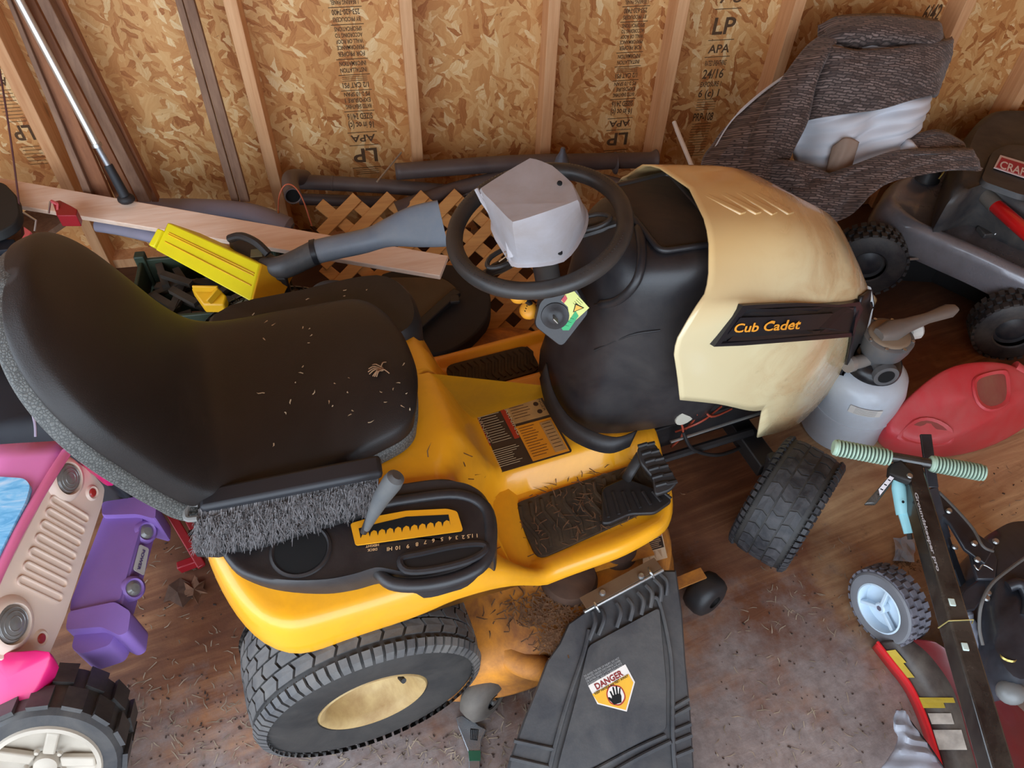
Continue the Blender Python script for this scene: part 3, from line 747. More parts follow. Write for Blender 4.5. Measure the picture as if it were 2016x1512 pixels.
for (a, b, z, r) in ((1041, 611, .735, .021), (1020, 581, .80, .019)):
    c = T(a, b, z=z); ax = Vector((-.55, -.2, .75)).normalized()
    kn = P('choke_knob' if a > 1030 else 'throttle_knob', G().lathe([(0, .014), (r * .55, .014), (r * .9, .009), (r, 0), (r * .9, -.009), (r * .6, -.016), (r * .55, -.026)], c, ax, 24), KN, angle=60)
    SUBP('knob_stem', G().tube([c - ax * .02, c - ax * .075], .006, 10), BLK2, kn)
    g = G()
    for k in (-1, 0, 1): g.box(c + ax * .0142 + ax.orthogonal().normalized() * (k * .006), (.003, .003, .0008))
    SUBP('knob_mark', g, HOLE, kn, smooth=False, kind='stuff')

# --- steering wheel
SWC = T(1060, 447, z=.955); swn = Vector((-.2, 0, .98)).normalized()
su = Vector((0, 1, 0)); sf = su.cross(swn).normalized()
R_ = .174
def sw(a, r, h=0): return SWC + (sf * cos(a) + su * sin(a)) * r + swn * h
SWM = mat('wheel_grip_black', srgb(44, 42, 42), .38, var=.15, dust=.3, dustcol=srgb(96, 84, 74), dscale=8, bump=.1, bscale=300)
wheelp = P('steering_wheel', G().tube([sw(2 * pi * k / 72, R_) for k in range(72)], .0175, 16, loop=True), SWM)
g = G()
for k in range(150):
    a = 2 * pi * k / 150 + .01
    if (k // 19) % 2 == 0:
        for q in (-1, 1): g.sphere(sw(a, R_ + q * .005, .0168), .0013, 6)
SUBP('stitch_bead', g, SWM, wheelp, kind='stuff')
for a in (radians(205), radians(-25), radians(90)):
    g = G(); pts = [sw(a, .035, -.03), sw(a, .08, -.025), sw(a, .14, -.008), sw(a, R_ - .008, 0)]
    g.tube(crom(pts, 4), [.02] * 4 + [.017] * 4 + [.013] * 4 + [.012], 10, flat=.5, up0=swn); SUBP('spoke', g, SWM, wheelp)
    g = G(); g.tube(crom([sw(a - .25, .06, -.008), sw(a - .16, .12, .004), sw(a, .145, .008), sw(a + .16, .12, .004), sw(a + .25, .06, -.008)], 4), .005, 8, up0=swn); SUBP('spoke_edge', g, SWM, wheelp)
SUBP('hub', G().lathe([(0, .0), (.045, -.004), (.05, -.02), (.045, -.05), (.028, -.10), (.028, -.2)], SWC, swn, 28), SWM, wheelp)

# left-hand console, the far side twin: black moulding over the far fender
lc = crom([Vector((x, y, 0)) for x, y in ((-.12, .10), (.10, .12), (.27, .10), (.335, .14), (.345, .24), (.29, .325), (.10, .335), (-.12, .32))], 4, True)
lcc = sum(lc, Vector()) / len(lc)
def lring(s_, z): return [lcc + (p - lcc) * s_ + Vector((0, 0, z)) for p in lc]
P('console', G().loft([lring(1.03, .50), lring(1.03, .60), lring(1.0, .635), lring(.95, .648), lring(.5, .645), lring(.02, .645)]), BLK2, angle=50, label='black moulded console on the far fender')
# --- hood: rows from crown to lower edge, stations from the dash to the nose (near half; mirrored)
HR = [
 [(.915, 0, .965), (1.02, 0, .945), (1.15, 0, .905), (1.29, 0, .825), (1.37, 0, .765), (1.45, 0, .675), (1.555, 0, .53)],
 [(.89, .125, .958), (1.0, .125, .935), (1.115, .125, .902), (1.26, .12, .812), (1.34, .112, .745), (1.42, .10, .665), (1.535, .066, .525)],
 [(.862, .205, .875), (1.0, .205, .820), (1.10, .205, .780), (1.20, .20, .738), (1.31, .18, .690), (1.39, .152, .648), (1.55, .085, .52)],
 [(.815, .232, .850), (.93, .238, .832), (1.07, .235, .765), (1.19, .218, .705), (1.29, .19, .655), (1.38, .155, .600), (1.555, .082, .49)],
 [(.774, .25, .780), (.868, .25, .752), (1.03, .25, .700), (1.17, .235, .640), (1.28, .20, .590), (1.36, .17, .540), (1.565, .085, .41)],
 [(.810, .25, .665), (.93, .252, .612), (1.04, .252, .560), (1.13, .25, .520), (1.26, .225, .470), (1.38, .18, .410), (1.56, .095, .31)],
 [(.833, .25, .583), (.95, .252, .520), (1.06, .250, .445), (1.105, .248, .425), (1.135, .245, .29), (1.33, .20, .21), (1.53, .11, .205)]]
NS = 6
half = []
for r in HR:
    half.append([Vector((x, -y, z)) for x, y, z in r])
def dens(rows, k):
    """subdivide between rows"""
    out = []
    for i in range(len(rows) - 1):
        for q in range(k):
            t = q / k; out.append([a.lerp(b, t) for a, b in zip(rows[i], rows[i + 1])])
    out.append(rows[-1]); return out
def longi(r, sharp=None, n=5):
    if sharp is None: return crom(r, n)
    a = crom(r[:sharp + 1], n); b = crom(r[sharp:sharp + 2], n)[1:]; c = crom(r[sharp + 1:], n)[1:]
    return a + b + c
rows = [longi(r, 3 if i == 6 else None) for i, r in enumerate(half)]
rows = dens(rows, 4)
# soft edges where the rows meet
for it in range(2):
    new = [list(r) for r in rows]
    for i in range(1, len(rows) - 1):
        if i % 4 == 0 and i != 0:
            for j in range(len(rows[i])): new[i][j] = rows[i][j] * .5 + (rows[i - 1][j] + rows[i + 1][j]) * .25
    rows = new
full = rows[::-1] + [[Vector((max(p.x, .885), -p.y, p.z)) for p in r] for r in rows[1:]]
# louvre bosses on top are separate; the cream sheet
HOODM = NT('hood_cream_dirty_reflection')
def _hood(s):
    ob = s.tc.outputs['Object']; b = s.b
    base = srgb(226, 208, 164)
    n1 = s.noise(s.mapping(ob, (5, 2.2, 5)), 1.3, 8, .68, 1.6); n2 = s.noise(ob, 34, 6, .7)
    sp = s.n('SeparateXYZ'); s.l(ob, sp.inputs[0])
    # grime lies on the nose half
    m1 = s.math('MULTIPLY', s.ramp(n1, [(.42, B0), (.66, W1)]), s.ramp(sp.outputs[0], [(.45, B0), (1.0, W1)]) if False else s.ramp(s.math('SUBTRACT', sp.outputs[0], .95), [(.0, B0), (.3, W1)]))
    c = s.mix(s.math('MULTIPLY', m1, .55), base, srgb(176, 120, 62))
    c = s.mix(s.math('MULTIPLY', s.math('MULTIPLY', s.ramp(n2, [(.60, B0), (.68, W1)]), m1), .5), c, srgb(92, 62, 34))
    top = s.ramp(s.math('SUBTRACT', sp.outputs[2], .0), [(.80, B0), (.93, (.75, .75, .75, 1))])
    c = s.mix(top, c, srgb(222, 178, 112))  # orange reflection of the board wall painted into the upper hood
    s.l(c, b.inputs['Base Color'])
    s.l(s.ramp(m1, [(0, (.16,) * 3), (1, (.5,) * 3)]), b.inputs['Roughness']); b.inputs['Coat Weight'].default_value = .4; b.inputs['Coat Roughness'].default_value = .06
_hood(HOODM)
hood = P('hood', G().grid(full), HOODM.m, solid=-.004, angle=55, bevel=0)
# nose closing panel (black grille)
nose = [r[-1] for r in full]
g = G(); g.add(nose + [Vector((p.x - .03, p.y * .9, p.z)) for p in nose], [(i, i + 1, len(nose) + i + 1, len(nose) + i) for i in range(len(nose) - 1)] + [tuple(range(len(nose), 2 * len(nose)))])
P('front_grille', g, BLK2, solid=.003)
from mathutils.bvhtree import BVHTree
def bvh_of(rows):
    n = len(rows[0]); vs = [p for r in rows for p in r]
    return BVHTree.FromPolygons([tuple(v) for v in vs], [(i * n + j, i * n + j + 1, (i + 1) * n + j + 1, (i + 1) * n + j) for i in range(len(rows) - 1) for j in range(n - 1)])
HB = bvh_of(full)
CL = MB @ (Vector((0, 0, CAM_H)) - MO)
def hp_pix(px, py, off=0.0):
    """point on the hood under a photo pixel, lifted by off along the surface normal"""
    d = (MB @ pray(px, py)).normalized(); h, n, i, dist = HB.ray_cast(CL, d)
    if h is None: h, n, i, dist = HB.find_nearest(T(px, py, x=1.5))
    if n.dot(d) > 0: n = -n
    return h + n * off
def pix_text(g, body, a, b, hpx, fn, shear=0.0, bold=0.0):
    """lettering laid on a surface: baseline from pixel a to pixel b, capital height hpx pixels"""
    t = text_g(G(), body, (0, 0, 0), (1, 0, 0), (0, 1, 0), 1.0, shear=shear, bold=bold, width=1.0)
    top = max(v.y for v in t.v) or 1; dx, dy = b[0] - a[0], b[1] - a[1]; L = hypot(dx, dy); nx, ny = dy / L, -dx / L
    for v in t.v:
        px = a[0] + dx * v.x + nx * hpx * v.y / .7; py = a[1] + dy * v.x + ny * hpx * v.y / .7
        v.xyz = fn(px, py)
    return g.add(t.v, t.f)
vout = [(1394, 676), (1450, 597), (1480, 594), (1560, 595), (1640, 592), (1684, 584), (1690, 600), (1668, 660), (1600, 664), (1520, 669), (1450, 674)]
vin = [(1412, 668), (1460, 607), (1490, 604), (1560, 604), (1640, 600), (1674, 597), (1676, 610), (1672, 650), (1600, 655), (1520, 660), (1450, 665)]
g = G(); A = [hp_pix(a, b, -.002) for a, b in vout]; B_ = [hp_pix(a, b, .017) for a, b in [(x + (1550 - x) * .02, y + (632 - y) * .07) for x, y in vout]]; C_ = [hp_pix(a, b, .015) for a, b in vin]; D_ = [hp_pix(a, b, .006) for a, b in [(x + (1550 - x) * .02, y + (632 - y) * .07) for x, y in vin]]
VENTM = mat('vent_black_gloss', srgb(30, 28, 32), .3, var=.1)
g.loft([A, B_, C_, D_], cap=False); vent = SUBP('side_vent', g, VENTM, hood, angle=40)
g = G(); g.loft([[hp_pix(a + (1550 - a) * k, b + (632 - b) * k, .010) for a, b in vin] for k in (0, .2, .4, .6, .8, .97)]); SUBP('vent_recess', g, mat('vent_recess', srgb(20, 18, 20), .5), hood, smooth=False)
def strip(pix_top, pix_bot, o0, o1, name, mt, par):
    a = [hp_pix(x, y, o0) for x, y in pix_top]; b = [hp_pix(x, y, o1) for x, y in pix_bot]
    a2 = [hp_pix(x, y, o0 - .008) for x, y in pix_top]; b2 = [hp_pix(x, y, o1 - .008) for x, y in pix_bot]
    g = G(); g.loft([a2, a, b, b2], cap=False, closed=False); return SUBP(name, g, mt, par, angle=40)
strip([(1448, 620), (1520, 618), (1600, 614), (1630, 612)], [(1425, 650), (1520, 647), (1600, 642), (1602, 640)], .015, .015, 'name_bar', VENTM, hood)
strip([(1440, 656), (1520, 652), (1600, 648), (1672, 642)], [(1425, 664), (1520, 661), (1600, 657), (1672, 650)], .009, .014, 'vent_slat', VENTM, hood)
strip([(1462, 606), (1520, 605), (1600, 603), (1672, 600)], [(1455, 616), (1520, 614), (1600, 611), (1672, 608)], .014, .009, 'vent_slat', VENTM, hood)
g = G(); pix_text(g, 'Cub Cadet', (1437, 646), (1566, 640), 17, lambda x, y: hp_pix(x, y, .0165), shear=.3, bold=.02)
SUBP('maker_lettering', g, mat('script_orange', srgb(236, 156, 48), .4), hood, smooth=False, kind='stuff')
# black strip down to the bumper, headlight lens
nose_pt = hp_pix
Lf = [(1684, 582), (1678, 605), (1670, 640), (1666, 672), (1660, 705), (1652, 740)]; Rt = [(1722, 560), (1712, 600), (1702, 640), (1694, 672), (1682, 705), (1664, 738)]
g = G(); gr_ = [[hp_pix(a[0] + (b[0] - a[0]) * k / 6, a[1] + (b[1] - a[1]) * k / 6, .008) for k in range(7)] for a, b in zip(Lf, Rt)]
g.grid(gr_); SUBP('grille_side', g, VENTM, hood, solid=.008, angle=60)
hl = [(1716, 562), (1727, 556), (1727, 600), (1703, 640), (1694, 648), (1700, 610)]
a = rpoly([nose_pt(x, y, .011) for x, y in hl], .008); g = G(); g.loft([[p + Vector((-.006, .01, 0)) for p in a], a, [p * .8 + (sum(a, Vector()) / len(a)) * .2 + Vector((.003, -.004, .0)) for p in a]]); SUBP('headlight', g, mat('clear_lens', srgb(196, 200, 204), .15, coat=.8), hood, angle=50)
# louvre ribs on the crown
for k, (a, b) in enumerate([((1387, 384), (1462, 424)), ((1419, 381), (1492, 424)), ((1451, 379), (1523, 424)), ((1483, 379), (1555, 424))]):
    ring = lambda t: [hp_pix(a[0] + (b[0] - a[0]) * t + dx, a[1] + (b[1] - a[1]) * t + dy, o) for dx, dy, o in ((-8, 3, -.004), (-6, 2, .004 + .004 * t), (4, -1, .004 + .005 * t), (7, -3, -.004))]
    SUBP('louvre', G().loft([ring(t) for t in (0, .3, .6, 1)]), HOODM.m, hood, bevel=.0015)
# model name on the lower front
g = G(); pix_text(g, 'LT1042 HYDRO', (1580, 832), (1640, 786), 8, lambda x, y: hp_pix(x, y, .002), bold=.02)
SUBP('model_lettering', g, mat('lettering_dark', srgb(70, 60, 50), .5), hood, smooth=False, kind='stuff')

# --- cutting deck with discharge chute
def deck_z(x, y):
    return .215
dk = [(.04, -.28), (.06, -.44), (.18, -.53), (.32, -.565), (.45, -.56), (.58, -.53), (.70, -.50), (.80, -.44), (.845, -.30), (.85, 0), (.80, .40), (.55, .50), (.25, .45), (.05, .25)]
pts = crom([Vector((x, y, 0)) for x, y in dk], 5, True); c0 = Vector((.45, -.02, 0))
def dring(s_, z, dx=0): return [c0 + (p - c0) * s_ + Vector((0, 0, z)) for p in pts]
g = G(); g.loft([dring(1.02, .075), dring(1.025, .09), dring(1.0, .10), dring(.985, .17), dring(.95, .20), dring(.88, .215), dring(.5, .22), dring(.02, .22)], cap=False)
deck = P('cutting_deck', g, YELD, angle=60)
for (px, py, z, r) in ((1120, 1140, .22, .07), (1215, 1085, .22, .05)):
    c = T(px, py, z=z)
    SUBP('belt_cover', G().lathe([(0, .03), (r * .5, .03), (r * .9, .022), (r, .0), (r, -.02)], c, (0, 0, 1), 28), mat('cover_rusty_black', srgb(60, 40, 30), .8, var=.3, vscale=20, dust=.5, dustcol=srgb(120, 80, 50)), deck)
g = G(); g.bar(T(1120, 1120, z=.235), T(1280, 1075, z=.235), .05, .006); SUBP('belt_cover', g, YELD, deck)
def deckspot(cx_, cy_, sx, sy):
    p = T(random.gauss(cx_, sx), random.gauss(cy_, sy), z=.222); return p
SUBP('dried_grass', litter(420, lambda: deckspot(1085, 1205, 45, 22), .01, .035, .0016), DIRT, deck, smooth=False, kind='stuff')
SUBP('dried_grass', litter(140, lambda: deckspot(1085, 1262, 14, 12), .01, .03, .0016), DIRT, deck, smooth=False, kind='stuff')
# curled lip at the rear corner of the deck
g = G(); g.tube(crom([T(968, 1228, z=.19), T(990, 1275, z=.185), T(1025, 1305, z=.18), T(1075, 1318, z=.17)], 5), [.022] * 5 + [.03] * 5 + [.03] * 5 + [.026], 14, flat=.8); SUBP('deck_lip', g, YELD, deck)
# red and white warning sticker on the deck front
st = [T(a, b, z=.226) for a, b in ((1264, 1055), (1302, 1046), (1314, 1098), (1266, 1112))]
sk = SUBP('deck_sticker', G().loft([st, [p + Vector((0, 0, .0008)) for p in st]]), mat('sticker_white', srgb(214, 190, 160), .5, dust=.3), deck, smooth=False)
def sub4(st, u0, v0, u1, v1, lift):
    q = lambda u, v: st[0].lerp(st[1], u).lerp(st[3].lerp(st[2], u), v) + Vector((0, 0, lift)); return [q(u0, v0), q(u1, v0), q(u1, v1), q(u0, v1)]
g = G(); g.add(sub4(st, .04, .03, .96, .16, .0012), [(0, 1, 2, 3)]); SUBP('sticker_red_band', g, REDP, deck, smooth=False)
g = G(); g.add(sub4(st, .04, .18, .96, .60, .0012), [(0, 1, 2, 3)]); SUBP('sticker_dark_panel', g, mat('sticker_ink', srgb(50, 38, 34), .5), deck, smooth=False)
g = G()
for k in range(6): a = sub4(st, .1, .2 + k * .065, .9 - random.random() * .2, .225 + k * .065, .0017); g.add(a, [(0, 1, 2, 3)])
for k in range(3): a = sub4(st, .15 + .25 * k, .66, .3 + .25 * k, .95, .0015); g.add(a, [(0, 1, 2)])
SUBP('sticker_print', g, mat('sticker_print', srgb(180, 150, 120), .5), deck, smooth=False, kind='stuff')

# discharge chute: moulded black plastic, hinged to the deck
CH = {}
def cz(t): return .255 - .135 * t          # falls towards the outside
def chp(px, py, up=0.0):
    z = .2
    for _ in range(12):
        p = T(px, py, z=z); t = max(0, min(1.2, (-.50 - p.y) / .36)); z = cz(t) + up
    return T(px, py, z=z)
outl = [(1160, 1195), (1290, 1118), (1333, 1118), (1345, 1200), (1352, 1300), (1362, 1400), (1368, 1500), (1372, 1560), (1330, 1600), (1150, 1620), (985, 1600), (1000, 1500), (1030, 1415), (1060, 1340), (1075, 1300), (1100, 1265), (1118, 1225)]
top = [chp(a, b) for a, b in outl]
cc = sum(top, Vector()) / len(top)
g = G(); g.loft([[cc + (p - cc) * 1.0 + Vector((0, 0, -.085)) for p in top], [cc + (p - cc) * 1.0 + Vector((0, 0, -.02)) for p in top], [cc + (p - cc) * .99 + Vector((0, 0, -.006)) for p in top], [cc + (p - cc) * .965 for p in top]])
CHM = mat('chute_grey_black_plastic', srgb(50, 50, 53), .5, var=.12, dust=.35, dustcol=srgb(120, 114, 106), dscale=7, bump=.1, bscale=200)
chute = P('discharge_chute', g, CHM, angle=35)
# raised inner field with its border
inn = [(1158, 1272), (1298, 1196), (1312, 1345), (1312, 1438), (1255, 1465), (1150, 1520), (1090, 1555), (1100, 1500), (1135, 1370)]
inp = rpoly([chp(a, b, .001) for a, b in inn], .012)
ci = sum(inp, Vector()) / len(inp)
SUBP('chute_panel', G().loft([[p + Vector((0, 0, -.004)) for p in inp], [p + Vector((0, 0, .004)) for p in inp], [ci + (p - ci) * .985 + Vector((0, 0, .007)) for p in inp]]), CHM, chute, angle=35)
for pl in ([(1285, 1175), (1300, 1190), (1322, 1300), (1325, 1450), (1330, 1520)], [(1160, 1240), (1148, 1290), (1115, 1390), (1085, 1500), (1075, 1560)], [(1310, 1448), (1240, 1480), (1130, 1540)], [(1320, 1460), (1250, 1495), (1140, 1560)]):
    SUBP('chute_rib', G().tube(crom([chp(a, b, .002) for a, b in pl], 5), .0055, 8), CHM, chute)
for pl in ([(1322, 1395), (1356, 1375)], [(1322, 1412), (1358, 1392)], [(1324, 1440), (1360, 1425)], [(1326, 1462), (1362, 1447)], [(1328, 1490), (1364, 1475)], [(1012, 1458), (1090, 1475)], [(1004, 1492), (1080, 1510)]):
    SUBP('chute_rib', G().tube([chp(a, b, .002) for a, b in pl], .005, 8), CHM, chute)
for (a, b) in [((1168, 1205), (1160, 1260)), ((1185, 1200), (1178, 1250)), ((1215, 1188), (1214, 1235)), ((1236, 1178), (1240, 1222)), ((1256, 1166), (1262, 1210)), ((1272, 1152), (1280, 1196)), ((1288, 1140), (1300, 1184)), ((1300, 1130), (1312, 1172))]:
    m_ = ((a[0] + b[0]) / 2 + 8, (a[1] + b[1]) / 2 - 6)
    SUBP('hinge_rib', G().tube(crom([chp(*a, .004), chp(*m_, .012), chp(*b, .004)], 4), .0055, 8), CHM, chute)
g = G(); g.tube([chp(1150, 1205, .012), chp(1305, 1122, .012)], .0045, 10); SUBP('hinge_rod', g, STEEL, chute)
g = G(); g.bar(chp(1148, 1188, .016), chp(1295, 1108, .016), .03, .003); SUBP('hinge_bracket', g, mat('bracket_rusty', srgb(110, 88, 66), .6, metal=.3, dust=.5, dustcol=srgb(90, 56, 36), dscale=12), chute)
for a, b in ((1186, 1168), (1262, 1135)):
    SUBP('hinge_bolt', G().lathe([(0, .008), (.006, .007), (.008, .002), (.008, 0)], chp(a, b, .018), (0, 0, 1), 10), STEEL, chute)
for a, b in ((1168, 1182), (1275, 1115)):
    SUBP('hinge_spring', G().tube(crom([chp(a, b, .012), chp(a + 6, b + 12, .024), chp(a + 12, b + 22, .012)], 4), .003, 8), STEEL, chute)
# danger label
sh = [(1157, 1349), (1230, 1305), (1249, 1340), (1235, 1402), (1172, 1383)]
sh = [(1158, 1350), (1231, 1308), (1250, 1343), (1234, 1401), (1176, 1386)]
L_ = [chp(a, b, .0085) for a, b in sh]
WHT = mat('sticker_paper', srgb(226, 216, 206), .45); YST = mat('sticker_yellow', srgb(236, 176, 46), .45, dust=.25, dustcol=srgb(150, 110, 60))
danger = SUBP('danger_label', G().loft([L_, [p + Vector((0, 0, .0007)) for p in L_]]), WHT, chute, smooth=False)
Ld = lambda px, py, l: chp(px, py, .0085 + l)
def dpoly(nm, pix, mt, l):
    a = [Ld(x, y, l) for x, y in pix]; g = G(); g.loft([a, [p + Vector((0, 0, .0004)) for p in a]]); SUBP(nm, g, mt, chute, smooth=False)
dpoly('label_yellow_field', [(1166, 1367), (1237, 1327), (1247, 1344), (1232, 1398), (1178, 1384)], YST, .0012)
a = rpoly([Ld(x, y, .0016) for x, y in [(1199, 1348), (1224, 1350), (1234, 1374), (1222, 1391), (1200, 1386), (1192, 1366)]], .012)
SUBP('label_ring', G().loft([a, [p + Vector((0, 0, .0004)) for p in a]]), REDP, chute, smooth=False)
ca = sum(a, Vector()) / len(a); a = [ca + (p - ca) * .86 + Vector((0, 0, .0006)) for p in a]
SUBP('label_disc', G().loft([a, [p + Vector((0, 0, .0004)) for p in a]]), WHT, chute, smooth=False)
def q3(x, y): return Ld(1217 + 30 * x - 8 * y, 1385 - 9 * x - 40 * y, .0028)
g = G()
g.add([q3(-.28, 0), q3(.22, 0), q3(.30, .3), q3(.26, .45), q3(-.30, .45), q3(-.36, .2)], [(0, 1, 2, 3, 4, 5)])
for x0, h_, w_, dx in ((-.26, .26, .11, -.08), (-.10, .42, .11, -.02), (.06, .42, .11, .04), (.20, .28, .10, .10)):
    g.add([q3(x0 - w_ / 2, .42), q3(x0 + w_ / 2, .42), q3(x0 + dx + w_ / 2, .42 + h_), q3(x0 + dx - w_ / 2, .42 + h_)], [(0, 1, 2, 3)])
g.add([q3(-.30, .05), q3(-.52, .30), q3(-.56, .42), q3(-.46, .42), q3(-.28, .28)], [(0, 1, 2, 3, 4)])
SUBP('hand_symbol', g, HOLE, chute, smooth=False, kind='stuff')
g = G(); pix_text(g, 'DANGER', (1175, 1358), (1228, 1329), 12, lambda x, y: Ld(x, y, .0016), bold=.03)
SUBP('danger_lettering', g, mat('label_dark_red', srgb(130, 30, 30), .5), chute, smooth=False, kind='stuff')
g = G(); pix_text(g, 'KEEP HANDS and FEET AWAY', (1172, 1368), (1238, 1332), 5, lambda x, y: Ld(x, y, .0024), bold=.02)
SUBP('label_small_lettering', g, HOLE, chute, smooth=False, kind='stuff')
g = G()
for k, tx in enumerate(['TO AVOID THE RISK OF INJURY, DO NOT', 'OPERATE UNLESS DISCHARGE COVER', 'OR ENTIRE GRASS CATCHER IS IN PLACE', 'IF DAMAGED, REPLACE IMMEDIATELY']):
    pix_text(g, tx, (1151 + k * 2.3, 1334 + k * 5), (1220 + k * 2.3, 1297 + k * 5), 4, lambda x, y: Ld(x, y, .0004))
SUBP('chute_small_print', g, mat('moulded_print', srgb(170, 168, 164), .6), chute, smooth=False, kind='stuff')
# gauge wheels of the deck
gw = T(953, 1366, z=.075)
ga = Vector((.42, -.80, .12)).normalized()
w1 = P('deck_wheel', G().lathe([(.018, .03), (.034, .032), (.052, .028), (.064, .018), (.066, 0), (.064, -.018), (.052, -.028), (.02, -.03)], gw, ga, 36), mat('deck_wheel_grey', srgb(84, 76, 70), .7, dust=.4), angle=60)
SUBP('wheel_hub', G().lathe([(0, .012), (.02, .012), (.02, .032)], gw, ga, 20), BLK2, w1)
SUBP('wheel_axle', G().lathe([(0, .036), (.008, .034), (.008, .0)], gw, ga, 12), STEEL, w1)
g = G(); g.tube(crom([T(985, 1292, z=.12), T(983, 1318, z=.125), T(978, 1330, z=.125), T(950, 1340, z=.13), T(935, 1347, z=.11)], 3), .007, 8); P('wheel_bracket', g, mat('bracket_tan', srgb(170, 140, 100), .5))
gw = T(1388, 1168, z=.06); ga = Vector((.25, -.95, .1)).normalized()
w2 = P('deck_wheel', G().lathe([(.018, .035), (.038, .035), (.052, .028), (.058, .014), (.058, -.014), (.052, -.028), (.038, -.035), (.018, -.035)], gw, ga, 36), BLK2, angle=60)
SUBP('wheel_hub', G().lathe([(0, .02), (.02, .02), (.02, .036)], gw, ga, 20), BLK2, w2)
g = G(); g.bar(T(1330, 1150, z=.12), T(1385, 1128, z=.12), .03, .006); P('wheel_bracket', g, YELD)

# hydrostatic pedal over the near pad
pa = [T(1254, 880, z=.43), T(1290, 872, z=.43), T(1335, 948, z=.40), T(1320, 965, z=.39), T(1290, 975, z=.385), T(1285, 940, z=.40), T(1260, 910, z=.42)]
g = G(); pq = rpoly(pa, .01); g.loft([[p + Vector((0, 0, -.012)) for p in pq], pq]); ped = P('drive_pedal', g, BLK2, bevel=.003)
for k in range(6):
    t = k / 5; a = pa[0].lerp(pa[5].lerp(pa[4], .5), t) + Vector((0, 0, .002)); b = pa[1].lerp(pa[2], t) + Vector((0, 0, .002))
    SUBP('pedal_rib', G().tube(crom([a.lerp(b, .05), a.lerp(b, .4) + Vector((.006, 0, .002)), a.lerp(b, .6) - Vector((.003, 0, 0)), a.lerp(b, .95)], 3), .005, 6), BLK2, ped)
g = G(); g.tube(crom([T(1262, 895, z=.41), T(1240, 930, z=.38), T(1232, 945, z=.345)], 4), .013, 10, flat=.5); SUBP('pedal_arm', g, BLK2, ped)
pb = [T(1185, 960, z=.35), T(1230, 940, z=.352), T(1300, 965, z=.355), T(1325, 985, z=.35), T(1290, 1010, z=.35), T(1240, 1012, z=.35), T(1200, 1030, z=.35), T(1185, 1030, z=.35)]
g = G(); pq = rpoly(pb, .012); g.loft([[p + Vector((0, 0, -.012)) for p in pq], pq]); p2 = P('reverse_pedal', g, BLK2, bevel=.003)
for k in range(7):
    t = k / 6; a = pb[0].lerp(pb[2], t); b = pb[6].lerp(pb[3], t); SUBP('pedal_rib', G().tube([a.lerp(b, .15) + Vector((0, 0, .002)), a.lerp(b, .85) + Vector((0, 0, .002))], .004, 6), BLK2, p2)
# ================================================================ things round the tractor
def quad8(a, b, c, d, e, f):
    """box from six seen corners: face a b c d, and e, f behind b, c"""
    g = G(); k = e - b; l = f - c
    g.loft([[a, b, c, d], [a + k, e, f, d + l]]); return g
GREYP = mat('grey_cover_plastic', srgb(176, 172, 176), .38, var=.06, dust=.45, dustcol=srgb(140, 112, 84), dscale=6, dth=.52)
def TW_(px, py, z): return MO + MB.transposed() @ T(px, py, z=z)
# --- brush head lying on the fender against the seat
brush = thing('brush_head', 'wide grey bristled broom head without handle, lying on the yellow rear fender', 'broom head', TW_(560, 1040, .60))
a, b = TW_(395, 992, .70), TW_(752, 922, .72)
ax = (b - a).normalized(); sd = ax.cross(Vector((0, 0, 1))).normalized()   # towards the camera
g = G(); g.bar(a + sd * -.005, b + sd * -.005, .045, .022); obj('brush_block', g, mat('brush_block_black', srgb(40, 40, 44), .5), brush, bevel=.008)
g = G(); g.tube(crom([a + Vector((-.004, 0, .0)), a - ax * .022 + Vector((0, 0, .004)), a - ax * .024 - sd * -.025, a - ax * .004 - sd * -.03], 4), .006, 8); obj('hang_loop', g, mat('loop_grey', srgb(120, 118, 114), .6), brush)
BRM = mat('bristle_grey', srgb(108, 104, 104), .9, var=.35, vscale=120); BRD = mat('bristle_core', srgb(34, 32, 32), .95, var=.4, vscale=150, bump=1, bscale=150)
BRL = mat('bristle_tip_pale', srgb(150, 146, 146), .9, var=.25, vscale=120)
tipA = [TW_(375, 1070, .655), TW_(745, 1000, .66)]; tipB = [TW_(420, 1092, .655), TW_(735, 1020, .655)]
tipC = [TW_(372, 1062, .66), TW_(560, 1060, .655), TW_(740, 1012, .66)]
botL = [TW_(385, 1090, .645), TW_(440, 1092, .64), TW_(520, 1076, .64), TW_(600, 1052, .64), TW_(680, 1026, .64), TW_(735, 1012, .645)]
topL = [TW_(392, 1010, .69), TW_(440, 998, .69), TW_(520, 980, .69), TW_(600, 965, .69), TW_(680, 950, .69), TW_(745, 935, .70)]
def along(L, t):
    f = max(0, min(.9999, t)) * (len(L) - 1); i = int(f); return L[i].lerp(L[i + 1], f - i)
g = G(); rows_ = []
for k in range(41):
    t = k / 40; p0 = along(topL, t); p1 = along(botL, t)
    rows_.append([p0 + Vector((0, 0, -.01)), p0.lerp(p1, .35) + Vector((0, 0, .001)), p0.lerp(p1, .7) + Vector((0, 0, .004)), p1 + Vector((0, 0, .0)), p1 + Vector((0, 0, -.012)), p0.lerp(p1, .5) + Vector((0, 0, -.03))])
g.loft(rows_); obj('bristle_core', g, BRD, brush, angle=180)
g = G(); gl = G()
def bristle(G_, p, q, w):
    d = (q - p).normalized(); s_ = d.cross(Vector((random.random() - .5, random.random() - .5, 1))).normalized() * w
    G_.add([p - s_, p + s_, q + s_ * .3, q - s_ * .3], [(0, 1, 2, 3)])
